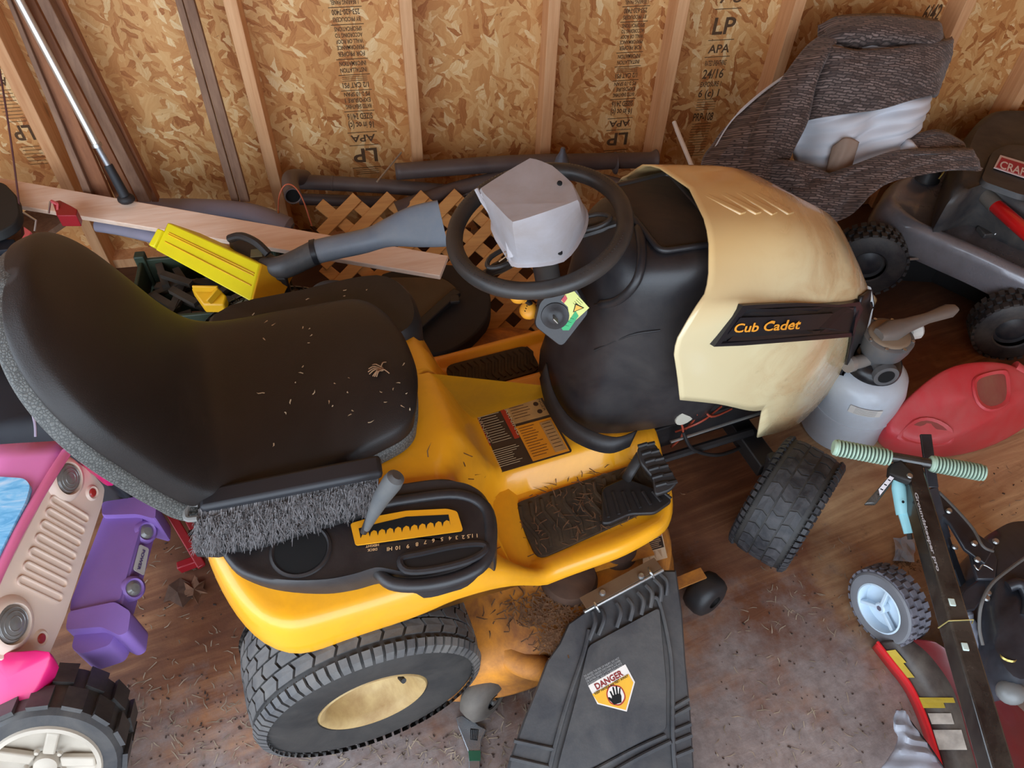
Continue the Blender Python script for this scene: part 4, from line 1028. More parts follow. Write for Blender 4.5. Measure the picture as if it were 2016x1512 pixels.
for k in range(4200):
    t = random.random(); v = random.random()
    p0 = along(topL, t); p1 = along(botL, min(1, max(0, t + random.gauss(-.01, .015))))
    if k % 4 == 0:
        s0 = -.05; s1 = .35 + .35 * random.random(); w = .0007; gg = gl if random.random() < .6 else g
    else:
        s0 = .25 + .7 * v; s1 = s0 + .06 + .1 * random.random(); w = .0011; gg = g
    lift = .003 + .014 * sin(pi * min(1, max(0, s0))) + .012 * random.random() * (.4 + .6 * sin(t * 37) ** 2)
    p = p0.lerp(p1, s0) + Vector((0, 0, lift)); q = p0.lerp(p1, s1) + Vector((random.gauss(0, .0055), random.gauss(0, .0055), lift * .7 + random.gauss(.002, .005)))
    bristle(gg, p, q, w)
obj('bristles', g, BRM, brush, smooth=False, kind='stuff'); obj('bristles', gl, BRL, brush, smooth=False, kind='stuff')

# --- grey faceted cover upside down on the steering wheel
cov = thing('plastic_cover', 'pale grey faceted plastic housing cover resting upside down on the steering wheel', 'cover', TW_(1070, 480, .975))
B1 = [(943, 372, 1.09), (1043, 311, 1.13), (1088, 326, 1.135), (1127, 360, 1.135), (1140, 396, 1.12), (1076, 420, 1.13), (1008, 441, 1.12), (972, 405, 1.10)]
A1 = [(972, 430, 1.0), (1062, 372, .985), (1118, 375, .985), (1152, 412, .985), (1148, 452, .98), (1108, 508, .978), (1022, 520, .98), (1000, 500, .985)]
bt = [TW_(*p) for p in B1]; at = [TW_(*p) for p in A1]
def dense(L, k=4):
    out = []
    for i in range(len(L)):
        for q in range(k): out.append(L[i].lerp(L[(i + 1) % len(L)], q / k))
    return out
def soft(L, k=4, s_=.5):
    c = crom(L, k, True); d = dense(L, k); return [a.lerp(b, s_) for a, b in zip(c, d)]
T8 = soft(bt, 4, .75); C8 = sum(T8, Vector()) / len(T8)
Bo = soft(at, 4, .2)
g = G(); g.loft([[p + (p - sum(Bo, Vector()) / len(Bo)).normalized() * .006 + Vector((0, 0, -.004)) for p in Bo], Bo, [a.lerp(b, .5) + (a - C8).normalized() * .003 for a, b in zip(Bo, T8)], [a.lerp(b, .95) for a, b in zip(Bo, T8)], [C8 + (p - C8) * .965 + Vector((0, 0, .002)) for p in T8]])
obj('cover_shell', g, GREYP, cov, angle=28)
g = G(); g.tube([TW_(938, 372, 1.085), TW_(950, 396, 1.07), TW_(972, 428, 1.04), TW_(990, 455, 1.02), TW_(1002, 500, .985), TW_(1010, 522, .975)], .0045, 8); obj('cover_flange', g, GREYP, cov)
g = G(); g.tube(crom([TW_(952, 380, 1.085), TW_(985, 430, 1.06), TW_(1000, 470, 1.03), TW_(1006, 505, 1.0)], 4), .007, 8); obj('moulded_rib', g, GREYP, cov)
g = G()
for a, b in ((1103, 497), (1102, 360)):
    g.lathe([(0, .0018), (.0045, .001), (.005, -.002)], TW_(a, b, 1.0 if b > 400 else 1.138), (0, -.3, 1), 10)
obj('screw_hole', g, HOLE, cov, smooth=False, kind='stuff')
cobs = G()
for k in range(12):
    a = TW_(1000 + random.uniform(-6, 10), 500 + random.uniform(-10, 14), .99); cobs.tube([a, a + Vector((random.gauss(0, .01), random.gauss(0, .01), random.gauss(0, .01)))], .0012, 5)
obj('cobweb_tuft', cobs, mat('cobweb_beige', srgb(150, 120, 90), .9), cov, kind='stuff')

# --- yellow tool case
YB = mat('bright_yellow_plastic', srgb(240, 226, 30), .4, var=.05, dust=.15, dustcol=srgb(160, 140, 40)); YB2 = mat('amber_shaded_yellow_plastic', srgb(226, 170, 24), .45)
case = thing('yellow_case', 'long bright yellow plastic case lying tilted behind the tractor seat', 'case', W(440, 520, z=.5))
A_, B_2, C_2, D_2, E_2, F_2 = W(330, 437, z=.60), W(512, 519, z=.60), W(493, 594, z=.56), W(305, 492, z=.56), W(575, 540, z=.55), W(549, 592, z=.515)
obj('case_body', quad8(A_, B_2, C_2, D_2, E_2, F_2), YB, case, bevel=.004)
nn = (B_2 - A_).cross(D_2 - A_).normalized(); nn = nn if nn.z > 0 else -nn
for t in (.30, .36, .62):
    obj('moulded_groove', G().tube([A_.lerp(D_2, t) + (B_2 - A_) * .06 + nn * .0005, B_2.lerp(C_2, t) - (B_2 - A_) * .03 + nn * .0005], .0016, 6), YB2, case)
e0 = (E_2 - B_2).normalized()
g = G(); kk = (B_2 - A_).normalized(); g.loft([[p + kk * .001 for p in (B_2, E_2, F_2, C_2)], [p + kk * .006 for p in (B_2, E_2, F_2, C_2)]]); obj('case_shaded_end', g, YB2, case, bevel=.003)  # end plate in darker amber: the case's shaded side put into the colour
g = G(); g.bar(W(322, 455, z=.585) - kk * .004, W(304, 488, z=.56) - kk * .004, .02, .02); obj('latch_tab', g, YB, case, bevel=.003)
yb = thing('yellow_bracket', 'small amber yellow plastic part poking out between seat and tool case', 'plastic part', W(410, 585, z=.48))
g = G(); pp_ = [W(376, 566, z=.52), W(430, 567, z=.52), W(446, 582, z=.51), W(440, 600, z=.5), W(400, 600, z=.5)]
g.loft([[p - Vector((0, 0, .03)) for p in pp_], pp_]); obj('plate', g, YB2, yb, bevel=.004)
g = G(); g.bar(W(432, 570, z=.53), W(410, 595, z=.51), .008, .02); g.bar(W(380, 568, z=.53), W(430, 569, z=.53), .006, .02); obj('rim', g, YB2, yb, bevel=.002)

# --- leaf blower
BLUEGREY = mat('blower_tube_grey', srgb(104, 112, 124), .42, var=.1, dust=.4, dustcol=srgb(150, 146, 140), dscale=9)
blw = thing('leaf_blower', 'dark leaf blower with a flared blue-grey nozzle pointing at the steering wheel', 'leaf blower', W(600, 520, z=.5))
def rr(pix, z): return [W(a, b, z=zz) for (a, b), zz in zip(pix, z)]
pth = rr([(520, 530), (560, 525), (600, 507), (620, 497)], [.56, .58, .60, .61])
obj('elbow_tube', G().tube(crom(pth, 5), [.030] * 5 + [.031] * 5 + [.0315] * 6, 18), mat('blower_black', srgb(52, 54, 60), .45, dust=.3), blw)
nz = rr([(618, 497), (660, 487), (720, 474), (765, 458), (810, 448), (872, 440)], [.61, .62, .63, .64, .65, .66])
cv = crom(nz, 4); rg = []
dirn = (nz[-1] - nz[0]).normalized(); upn = Vector((.1, .2, 1)); upn = (upn - dirn * upn.dot(dirn)).normalized(); sdn = dirn.cross(upn).normalized()
for i, p in enumerate(cv):
    t = i / (len(cv) - 1); k = sm(.42, 1, t)
    # flattens and fans out: broad across the view, thin in depth
    hgt_ = .0315 + .030 * k ** 1.1; wid = .0315 - .016 * k
    fan = (upn * .75 - sdn * .66).normalized() if False else (Vector((0, .55, .83)) - dirn * Vector((0, .55, .83)).dot(dirn)).normalized(); oth = dirn.cross(fan)
    n = 24; pw = 1 - .45 * k
    rg.append([p + fan * (hgt_ * (1 if sin(2 * pi * q / n) > 0 else -1) * abs(sin(2 * pi * q / n)) ** pw) + oth * (wid * (1 if cos(2 * pi * q / n) > 0 else -1) * abs(cos(2 * pi * q / n)) ** pw) for q in range(n)])
nozz = obj('nozzle', G().loft(rg), BLUEGREY, blw, angle=50)
obj('tube_collar', G().lathe([(.0315, -.008), (.034, -.007), (.034, .006), (.0315, .007)], nz[0] + dirn * .003, dirn, 28), mat('collar_black', srgb(34, 34, 38), .4), blw)
g = G(); bp = [W(a, b, z=.57) for a, b in ((448, 465), (480, 470), (520, 490), (560, 515), (565, 545), (520, 545), (490, 520), (455, 500))]
g.loft([[p - Vector((0, 0, .09)) for p in bp], [p - Vector((0, 0, .01)) for p in bp], [sum(bp, Vector()) / 8 + (p - sum(bp, Vector()) / 8) * .8 + Vector((0, 0, .012)) for p in bp]]); obj('motor_housing', g, BLK2, blw, bevel=.006)
g = G(); g.tube(crom([W(452, 470, z=.60), W(475, 465, z=.62), W(505, 478, z=.62), W(528, 500, z=.60)], 4), .011, 10); obj('handle', g, BLK2, blw)
obj('warning_tag', G().box(W(505, 498, z=.60), (.03, .03, .002)), mat('tag_olive', srgb(110, 100, 70), .6), blw, smooth=False)

# --- pale board across the pile
PINE = wood('fresh_pine_board', srgb(248, 222, 202), srgb(230, 190, 160), 0, 1.0, .6)
def slab(pix, zs, th, name, label, cat, m_, **k):
    top_ = [W(a, b, z=z) for (a, b), z in zip(pix, zs)]
    g = G(); n = (top_[1] - top_[0]).cross(top_[3] - top_[0]).normalized(); n = n if n.z > 0 else -n
    g.loft([[p - n * th for p in top_], top_]); o = obj(name, g, m_, bevel=.002, **k); return tag(o, label, cat)
slab([(-40, 343), (882, 503), (866, 543), (-40, 392)], [.47, .47, .455, .455], .018, 'pine_board', 'long pale new pine board lying across the pile behind the tractor', 'board', PINE)
# --- rolled lavender grey padding
ROLL = mat('padding_lavender_grey', srgb(142, 138, 156), .8, var=.12, bump=.5, bscale=60, dust=.3)
for nm_, pl, r, lb in (('foam_roll', [(190, 410, .33), (300, 408, .34), (420, 410, .34), (500, 420, .33), (575, 448, .30)], .036, 'lavender grey padded roll lying behind the pale pine board'),
                       ('foam_roll', [(190, 440, .40), (240, 448, .40), (300, 462, .40), (350, 478, .38)], .03, 'shorter grey roll in front of the pine board, beside the yellow case')):
    t = thing(nm_, lb, 'roll', W(*pl[1][:2], z=pl[1][2] - .1), 0, 'padded rolls behind the seat')
    obj('roll_cover', G().tube(crom([W(a, b, z=z) for a, b, z in pl], 6), [r * .6] + [r] * (6 * (len(pl) - 1) - 1) + [r * .5], 20, flat=.7), ROLL, t)
    obj('seam', G().tube(crom([W(a, b, z=z) + Vector((0, -r * .55, r * .4)) for a, b, z in pl], 6), .002, 6), mat('seam_grey', srgb(112, 108, 126), .8), t)

# --- lattice panel of thin crossed slats
LAT = wood('lattice_cedar', srgb(222, 170, 104), srgb(190, 134, 76), 0, .8, .6, knots=False)
la, lb_, lc = W(640, 392, z=.36), W(960, 378, z=.36), W(1052, 700, z=.02)
eu = (lb_ - la).normalized(); ev = (lc - la); ev = (ev - eu * ev.dot(eu)).normalized(); en = eu.cross(ev).normalized(); en = en if en.z > 0 else -en
LW_, LH_ = .74, .62
lat = thing('lattice_panel', 'tan garden lattice panel of crossed diagonal slats lying on the floor behind the tractor', 'lattice', la)
q2 = (eu + ev * .9).normalized(); q1 = (eu - ev * .9).normalized()
o0 = la - eu * .02
for lay, (dx, dy) in enumerate(((1, .95), (1, -.95))):
    L = hypot(dx, dy); dx, dy = dx / L, dy / L; nx, ny = -dy, dx
    sp_, wd_ = .078, .040
    for k in range(-14, 26):
        c = k * sp_ + .01
        # line: points p with p.n = c ; clip to the rectangle
        ts = []
        px_, py_ = nx * c, ny * c
        t0, t1 = -9, 9
        for (p_, d_, lo, hi) in ((px_, dx, 0, LW_), (py_, dy, 0, LH_)):
            a, b = (lo - p_) / d_, (hi - p_) / d_
            if a > b: a, b = b, a
            t0, t1 = max(t0, a), min(t1, b)
        if t1 - t0 < .05: continue
        P0 = o0 + eu * (px_ + dx * t0) + ev * (py_ + dy * t0); P1 = o0 + eu * (px_ + dx * t1) + ev * (py_ + dy * t1)
        off = en * (.0075 * lay)
        g = G(); g.bar(P0 + off, P1 + off, wd_, .0072, up=en); obj('slat', g, LAT, lat, bevel=.0015, bseg=1)

# --- dark object, loop handle between seat and footwell
FOAM = mat('black_foam', srgb(40, 36, 36), .8, var=.15, bump=.3, bscale=300)
dsk = thing('black_bin_lid', 'thick round black rubber lid standing behind the left foot pad, brown panel on it', 'lid', W(870, 690, z=0))
o_l = [(745, 548), (800, 530), (880, 520), (940, 535), (964, 575), (962, 620), (930, 662), (885, 690), (840, 695), (800, 680), (770, 640)]
tp = crom([W(a, b, z=.26) for a, b in o_l], 4, True)
g = G(); g.loft([[p - Vector((0, 0, .055)) for p in tp], tp]); obj('lid_disc', g, FOAM, dsk, bevel=.006)
tp2 = [W(a, b, z=.275) for a, b in ((715, 572), (760, 545), (872, 545), (905, 570), (815, 655), (770, 650))]
g = G(); g.loft([[p - Vector((0, 0, .02)) for p in tp2], rpoly(tp2, .02, 1)[:6]]) if False else g.loft([[p - Vector((0, 0, .03)) for p in rpoly(tp2, .03)], rpoly(tp2, .03)]); obj('top_panel', g, mat('dusty_brown_panel', srgb(74, 60, 44), .6, var=.2, dust=.4, dustcol=srgb(110, 90, 60)), dsk, bevel=.004)
g = G(); g.bar(W(815, 652, z=.28), W(900, 575, z=.28), .03, .02); g.bar(W(770, 648, z=.28), W(815, 652, z=.28), .02, .02); obj('clip_bar', g, BLK2, dsk, bevel=.004)
g = G(); g.box(W(895, 590, z=.285), (.03, .03, .012)); obj('clip', g, BLK2, dsk, bevel=.003)
lp = thing('loop_handle', 'grey black padded loop handle just behind the front edge of the tractor seat', 'handle', W(660, 575, z=.4))
obj('padded_loop', G().tube(crom([W(612, 600, z=.50), W(622, 572, z=.53), W(650, 560, z=.54), (W(690, 566, z=.53)), W(725, 580, z=.51), W(790, 650, z=.40)], 6), .012, 12), mat('foam_grip', srgb(66, 66, 70), .7, dust=.3), lp)
obj('loop_core', G().tube(crom([W(690, 567, z=.52), W(725, 582, z=.50), W(780, 645, z=.40)], 6), .008, 8), BLK2, lp)

# --- dark brown plastic pipes with flared ends along the wall
PIPE = mat('dark_brown_pipe', srgb(84, 72, 72), .45, var=.08, dust=.2)
def pipe(label, pts, r, open0=True, flare1=0.0, bands=()):
    P0 = [W(a, b, z=z) for a, b, z in pts]
    t = thing('plastic_pipe', label, 'pipe', P0[0] - Vector((0, 0, .1)), 0, 'brown pipes heaped along the back wall')
    path = [P0[0].lerp(P0[-1], k / 24) if len(P0) == 2 else crom(P0, 12)[int(k / 24 * (12 * (len(P0) - 1)))] for k in range(25)]
    rs = [r] * 25
    if flare1:
        path += [path[-1] + (path[-1] - path[-2]).normalized() * q for q in (.01, .018, .022)]; rs += [r * 1.1, r * flare1, r * flare1 * 1.05]
    obj('pipe_wall', G().tube(path, rs, 20, cap=not open0), PIPE, t, solid=.002 if open0 else 0)
    if open0:
        d = (path[1] - path[0]).normalized(); obj('mouth_ring', G().tube([path[0] + (d.orthogonal().normalized() * cos(2 * pi * k / 24) + d.cross(d.orthogonal().normalized()) * sin(2 * pi * k / 24)) * r for k in range(24)], .0028, 6, loop=True), PIPE, t)
        obj('mouth_inside', G().lathe([(0, 0), (r * .95, 0)], path[1], d, 20), HOLE, t, smooth=False)
    for q in bands:
        i = int(q * 24); d = (path[min(24, i + 1)] - path[i]).normalized(); obj('joint_band', G().lathe([(r, -.004), (r * 1.05, -.003), (r * 1.05, .003), (r, .004)], path[i], d, 24), PIPE, t)
    return t
pipe('dark brown pipe with its black open mouth facing the room, lying highest against the wall', [(780, 338, .40), (1000, 322, .40), (1150, 318, .38), (1280, 315, .36)], .026, True, 1.3, (.18,))
pipe('brown pipe running along the wall below the leftmost stamped column', [(575, 357, .36), (760, 367, .34), (960, 385, .31)], .025, False, 0, (.28,))
pipe('short brown pipe with downturned open end beside the orange wire loop', [(577, 386, .44), (572, 352, .42), (600, 350, .36)], .025, True)
pipe('brown pipe slanting up to the right behind the lattice panel', [(780, 412, .33), (900, 372, .34), (1010, 345, .36)], .026, False, 0)
pipe('thin dark pipe lying under the others, left of the lattice panel', [(590, 392, .28), (760, 398, .26)], .02, False)
pipe('dark pipe behind the steering wheel with a trumpet shaped grey end', [(1010, 335, .37), (1200, 322, .36)], .02, False, 1.9)
pipe('dark pipe stub with trumpet end just left of the tractor hood', [(1185, 352, .33), (1222, 362, .33)], .018, False, 1.6)
g_ = thing('plastic_spout', 'grey cone shaped plastic spout standing behind the top of the steering wheel', 'spout', W(1105, 330, z=.4))
obj('cone', G().lathe([(.026, 0), (.022, .02), (.010, .045), (.007, .06), (0, .062)], W(1106, 322, z=.44), (0, 0, 1), 20), mat('cone_grey', srgb(96, 98, 108), .4), g_)
obj('cone_base', G().lathe([(.03, -.012), (.03, .001), (.024, .004)], W(1106, 322, z=.44), (0, 0, 1), 20), PIPE, g_)
wr = thing('orange_wire', 'orange wire bent into an arch beside the leftmost pipe end', 'wire', W(600, 420, z=.3))
obj('wire', G().tube(crom([W(548, 415, z=.40), W(550, 385, z=.46), W(562, 364, z=.49), W(580, 368, z=.48), W(597, 395, z=.44), W(614, 445, z=.36)], 6), .0022, 8), mat('orange_wire', srgb(196, 100, 66), .5), wr)
obj('wire_tip', G().tube([W(548, 415, z=.40), W(548, 420, z=.395)], .003, 8), mat('copper_tip', srgb(170, 110, 60), .4, metal=.6), wr)
tag(obj('white_stick', G().tube([W(1327, 240, y=2.33), W(1333, 256, y=2.30)], .0075, 10).tube([W(1332, 254, y=2.30), W(1392, 400, y=2.05)], .008, 10), mat('white_stick_paint', srgb(232, 220, 206), .5)), 'thin white stick leaning on the wall between the tractor hood and a stud', 'stick')
tag(obj('thin_grey_rod', G().tube([W(790, 300, y=2.34), W(742, 358, y=2.2)], .003, 8), mat('rod_grey', srgb(150, 140, 126), .5)), 'thin grey rod leaning on the wall behind the open mouthed pipe', 'rod')
g = G()
for k in range(60):
    p = W(random.uniform(560, 1150), random.uniform(395, 470), z=.06); a = random.uniform(0, pi); g.bar(p, p + Vector((cos(a), sin(a), random.uniform(-.1, .3))) * random.uniform(.03, .12), .012, .006)
tag(obj('wood_scraps', g, mat('scrap_brown', srgb(96, 66, 42), .9, var=.4, vscale=9), kind='stuff', smooth=False), 'brown scrap wood littering the floor under the pipes', 'scrap wood')

# --- boards and pole leaning on the wall at the left
OLDW = wood('weathered_board', srgb(150, 116, 92), srgb(112, 80, 62), 2, .8, .75); OLDR = wood('reddish_old_board', srgb(164, 108, 72), srgb(126, 78, 52), 2, .8, .75)
def lean(label, top, bot, yt, yb, th, m_, name='leaning_board', y_top=-60, y_bot=398):
    def ex(l, r, yy): return l, r
    (tl, tr), (bl, br) = top, bot                     # pixel x at photo rows 60 and 380
    f = lambda x0, x1, row: x0 + (x1 - x0) * (row - 60) / 320
    q = [W(f(tl, bl, y_top), y_top, y=yt), W(f(tr, br, y_top), y_top, y=yt), W(f(tr, br, y_bot), y_bot, y=yb), W(f(tl, bl, y_bot), y_bot, y=yb)]
    g = G(); g.loft([q, [p + Vector((0, th, 0)) for p in q]]); return tag(obj(name, g, m_, bevel=.002), label, 'board', 'old boards leaning on the back wall')
lean('narrow grey-brown weathered strip leaning left of the first pine stud', (361, 375), (451, 466), 2.34, 2.26, .016, OLDW)
lean('wider grey-brown weathered strip leaning just left of the first pine stud', (377, 398), (468, 487), 2.33, 2.25, .02, OLDW)
lean('thin reddish brown board leaning at the far left, left of the silver pole', (36, 46), (164, 180), 2.30, 2.2, .02, OLDW)
lean('wide reddish brown board leaning at the far left, behind the silver pole', (48, 74), (182, 216), 2.31, 2.22, .02, OLDR)
lean('orange brown board leaning directly right of the silver pole', (76, 98), (222, 262), 2.335, 2.27, .02, OLDR)
lean('dark brown thick board leaning right of the silver pole', (102, 126), (264, 288), 2.29, 2.18, .04, OLDW)
lean('outermost right board of the brown stack at the far left', (128, 150), (290, 304), 2.33, 2.23, .03, OLDR)
pole = thing('extension_pole', 'silver metal pole with black foam grip leaning on the wall at the far left', 'pole', W(245, 385, y=2.1))
p0, p1, p2_, p3 = W(16, -40, y=2.27), W(190, 285, y=2.16), W(213, 325, y=2.14), W(246, 386, y=2.11)
obj('pole_tube', G().tube([p0, p1], .0115, 16), mat('brushed_aluminium', srgb(214, 212, 204), .3, metal=.7), pole)
obj('lock_collar', G().tube([p1 - (p1 - p0).normalized() * .004, p1 + (p1 - p0).normalized() * .006], .0145, 16), STEEL, pole)
obj('inner_tube', G().tube([p1, p2_], .0085, 14), mat('inner_tube_grey', srgb(150, 152, 156), .35, metal=.5), pole)
obj('foam_grip', G().tube([p2_, p3], [.0125, .015], 14), mat('grip_black', srgb(36, 38, 42), .6), pole)
obj('end_knob', G().sphere(p3 + Vector((0, 0, -.01)), .02, 14, (1.3, 1.1, .8)), mat('knob_black', srgb(34, 32, 34), .6), pole)
tag(obj('hanging_cord', G().tube(crom([W(-6, 110, y=2.2), W(8, 190, y=2.2), W(26, 310, y=2.15), W(42, 440, y=2.1), W(44, 480, y=2.1)], 5), .0028, 8), mat('cord_dark_red', srgb(86, 40, 36), .6)), 'dark red cord hanging down the wall at the left edge', 'cord')

# --- green crate under the case and the board
CRG = mat('crate_dark_green', srgb(36, 52, 38), .55, var=.2, dust=.4, dustcol=srgb(70, 66, 50))
crc = W(400, 540, z=.42)
crt = thing('storage_crate', 'dark green plastic crate under the yellow case, mostly hidden by the seat', 'crate', (crc.x, crc.y, 0))
for sx, sy, wx, wy in ((0, -.13, .40, .012), (0, .13, .40, .012), (-.2, 0, .012, .26), (.2, 0, .012, .26)):
    for z0, hh in ((.08, .14), (.235, .12), (.37, .09)):
        obj('crate_wall', G().box((crc.x + sx, crc.y + sy, z0 + hh / 2 - .07), (wx, wy, hh)), CRG, crt, bevel=.003)
for sx in (-.2, .2):
    for sy in (-.13, .13): obj('corner_post', G().box((crc.x + sx, crc.y + sy, .205), (.03, .03, .41)), CRG, crt, bevel=.004)
obj('crate_floor', G().box((crc.x, crc.y, .02), (.39, .25, .02)), CRG, crt)
g = G()
for k in range(26):
    p = Vector((crc.x + random.uniform(-.16, .16), crc.y + random.uniform(-.1, .1), .34 + random.uniform(0, .05))); a = random.uniform(0, pi); g.bar(p - Vector((cos(a), sin(a), 0)) * .05, p + Vector((cos(a), sin(a), .1)) * .05, .02, .015)
obj('crate_contents', g, mat('dark_oddments', srgb(50, 42, 34), .7, var=.5, vscale=12), crt, kind='stuff')
# ================================================================ right side
CEN = lambda L: sum(L, Vector()) / len(L)
# --- folded patterned cover leaning on the wall
CLOTH = NT('patterned_brown_cloth')
def _cloth(s):
    ob = s.tc.outputs['Object']
    v = s.mapping(ob, (1, 1, 1), (0, radians(-14), 0))
    sp = s.n('SeparateXYZ'); s.l(v, sp.inputs[0]); cb = s.n('CombineXYZ'); s.l(sp.outputs[0], cb.inputs[0]); s.l(s.math('ADD', sp.outputs[2], s.math('MULTIPLY', sp.outputs[1], .8)), cb.inputs[1])
    br = s.n('TexBrick'); br.offset = .5
    br.inputs['Scale'].default_value = 1.0; br.inputs['Brick Width'].default_value = .030; br.inputs['Row Height'].default_value = .0095
    br.inputs['Mortar Size'].default_value = .0042; br.inputs['Mortar Smooth'].default_value = 1.0; br.inputs['Bias'].default_value = 0
    br.inputs['Color1'].default_value = srgb(150, 130, 122); br.inputs['Color2'].default_value = srgb(86, 70, 64); br.inputs['Mortar'].default_value = srgb(54, 42, 39)
    nz = s.noise(cb.outputs[0], 30, 4); mx = s.n('VectorMath', operation='ADD'); s.l(cb.outputs[0], mx.inputs[0]); sc = s.n('VectorMath', operation='SCALE'); sc.inputs['Scale'].default_value = .02
    s.l(nz, sc.inputs[0]); s.l(sc.outputs[0], mx.inputs[1]); s.l(mx.outputs[0], br.inputs['Vector'])
    c = s.mix(s.ramp(s.noise(s.mapping(cb.outputs[0], (40, 260, 1)), 1, 4), [(.45, B0), (.7, (.6,) * 4)]), br.outputs[0], srgb(58, 46, 42))
    s.l(c, s.b.inputs['Base Color']); s.b.inputs['Roughness'].default_value = .75; s.bump(br.outputs['Fac'], .3, .002)
    s.b.inputs['Sheen Weight'].default_value = .2
_cloth(CLOTH)
LIN = mat('white_lining', srgb(214, 218, 226), .6, var=.06, vscale=6, bump=.4, bscale=18)
bun = thing('fabric_cover', 'bundle of brown patterned fabric with white lining, folded against the wall behind the hood', 'fabric cover', W(1600, 420, y=2.1))
def sheet(name, cols, m_, nu=28, nv=18, amp=.012, freq=3.0, th=.004, seed=1, par=bun, curl=.02):
    """cloth: cols = list of columns of (px, py, y) from one side to the other"""
    rnd = random.Random(seed); C_ = [crom([W(a, b, y=y) for a, b, y in c], nv) for c in cols]
    n = min(len(c) for c in C_); C_ = [[c[int(i * (len(c) - 1) / (n - 1))] for i in range(n)] for c in C_]
    rowsx = [crom([c[i] for c in C_], nu) for i in range(n)]
    ph = [rnd.uniform(0, 6.28) for _ in range(6)]
    out_ = []
    for i, r in enumerate(rowsx):
        rr_ = []
        for j, p in enumerate(r):
            u, v = j / (len(r) - 1), i / (n - 1)
            d = amp * (sin(freq * 6.28 * u + 2.2 * sin(3 * v + ph[0]) + ph[1]) * .6 + sin(freq * 11 * (u * .6 + v * .5) + ph[2]) * .25 + sin(freq * 17 * v + 5 * u + ph[3]) * .15)
            e = min(u, 1 - u, v, 1 - v)
            rr_.append(p + Vector((0, -d + curl * max(0, 1 - e / .06) ** 2, d * .3)))
        out_.append(rr_)
    return obj(name, G().grid(out_), m_, par, solid=th, angle=70)
# back roll at the top
sheet('top_fold', [[(1618, 55, 2.28), (1612, 120, 2.26)], [(1660, 38, 2.22), (1650, 70, 2.16), (1636, 122, 2.2)], [(1750, 34, 2.20), (1745, 72, 2.12), (1740, 122, 2.2)], [(1840, 44, 2.22), (1848, 80, 2.14), (1850, 110, 2.2)], [(1852, 48, 2.3), (1864, 110, 2.3)]], CLOTH, amp=.006, seed=2)
sheet('white_strip', [[(1628, 92, 2.17), (1640, 118, 2.17)], [(1680, 84, 2.15), (1690, 118, 2.15)], [(1770, 86, 2.14), (1770, 116, 2.14)], [(1835, 92, 2.16), (1830, 112, 2.16)]], LIN, amp=.004, seed=3)
# main panel
sheet('main_fold', [[(1596, 108, 2.20), (1590, 170, 2.16), (1582, 240, 2.14)], [(1638, 96, 2.12), (1620, 160, 2.07), (1600, 236, 2.06)], [(1700, 106, 2.08), (1700, 160, 2.04), (1700, 222, 2.03)], [(1780, 98, 2.08), (1780, 150, 2.03), (1780, 204, 2.03)], [(1850, 88, 2.12), (1848, 130, 2.08), (1838, 188, 2.08)], [(1878, 78, 2.2), (1868, 130, 2.2), (1842, 196, 2.2)]], CLOTH, amp=.008, seed=4)
sheet('lining_panel', [[(1560, 236, 2.12), (1566, 300, 2.08), (1590, 360, 2.05)], [(1600, 232, 2.08), (1620, 300, 2.03), (1640, 352, 2.0)], [(1700, 214, 2.05), (1700, 280, 2.0), (1700, 345, 1.98)], [(1780, 196, 2.05), (1770, 260, 2.0), (1750, 318, 1.98)], [(1838, 184, 2.1), (1826, 240, 2.05), (1790, 300, 2.03)]], LIN, amp=.03, freq=2.2, seed=5)
sheet('brown_band', [[(1640, 290, 2.0), (1625, 345, 1.97)], [(1665, 272, 1.985), (1650, 342, 1.95)], [(1690, 280, 1.98), (1672, 342, 1.95)]], mat('band_taupe', srgb(150, 128, 112), .7, var=.2), nu=8, amp=.002, seed=6, curl=.002)
# sash falling to the left
sheet('left_sash', [[(1640, 66, 2.22), (1590, 100, 2.16), (1530, 180, 2.10), (1480, 280, 2.04), (1458, 345, 2.0), (1450, 400, 2.0)], [(1648, 80, 2.16), (1612, 120, 2.08), (1570, 200, 2.02), (1520, 300, 1.97), (1490, 360, 1.95), (1480, 410, 1.95)], [(1626, 118, 2.14), (1606, 160, 2.08), (1588, 235, 2.04), (1560, 300, 2.0), (1530, 370, 1.98), (1520, 420, 1.98)]], CLOTH, amp=.012, freq=1.3, seed=7)
sheet('left_bulge', [[(1552, 148, 2.24), (1470, 215, 2.2), (1420, 275, 2.16), (1388, 330, 2.12), (1382, 400, 2.12)], [(1560, 160, 2.16), (1500, 230, 2.1), (1450, 290, 2.06), (1420, 345, 2.04), (1415, 410, 2.04)], [(1570, 190, 2.12), (1525, 260, 2.06), (1490, 320, 2.03), (1465, 370, 2.02), (1460, 420, 2.02)]], CLOTH, amp=.022, freq=1.6, seed=8)
obj('white_edge', G().tube(crom([W(1560, 140, y=2.22), W(1500, 182, y=2.21), W(1440, 238, y=2.18), W(1402, 300, y=2.14)], 6), [.002] + [.006] * 10 + [.003] * 8, 8, flat=.5), LIN, bun)
sheet('front_fold', [[(1475, 345, 2.02), (1480, 420, 1.96)], [(1530, 320, 1.96), (1530, 440, 1.90)], [(1590, 330, 1.93), (1600, 450, 1.86)], [(1640, 350, 1.92), (1650, 450, 1.84)]], CLOTH, amp=.02, freq=2, seed=9)
sheet('right_tail', [[(1560, 376, 1.9), (1620, 450, 1.82)], [(1640, 350, 1.9), (1665, 430, 1.80)], [(1710, 322, 1.9), (1712, 385, 1.80)], [(1780, 305, 1.9), (1780, 352, 1.84)], [(1850, 300, 1.92), (1860, 335, 1.88)], [(1920, 300, 1.95), (1940, 340, 1.92)]], CLOTH, amp=.012, freq=2.4, seed=10)
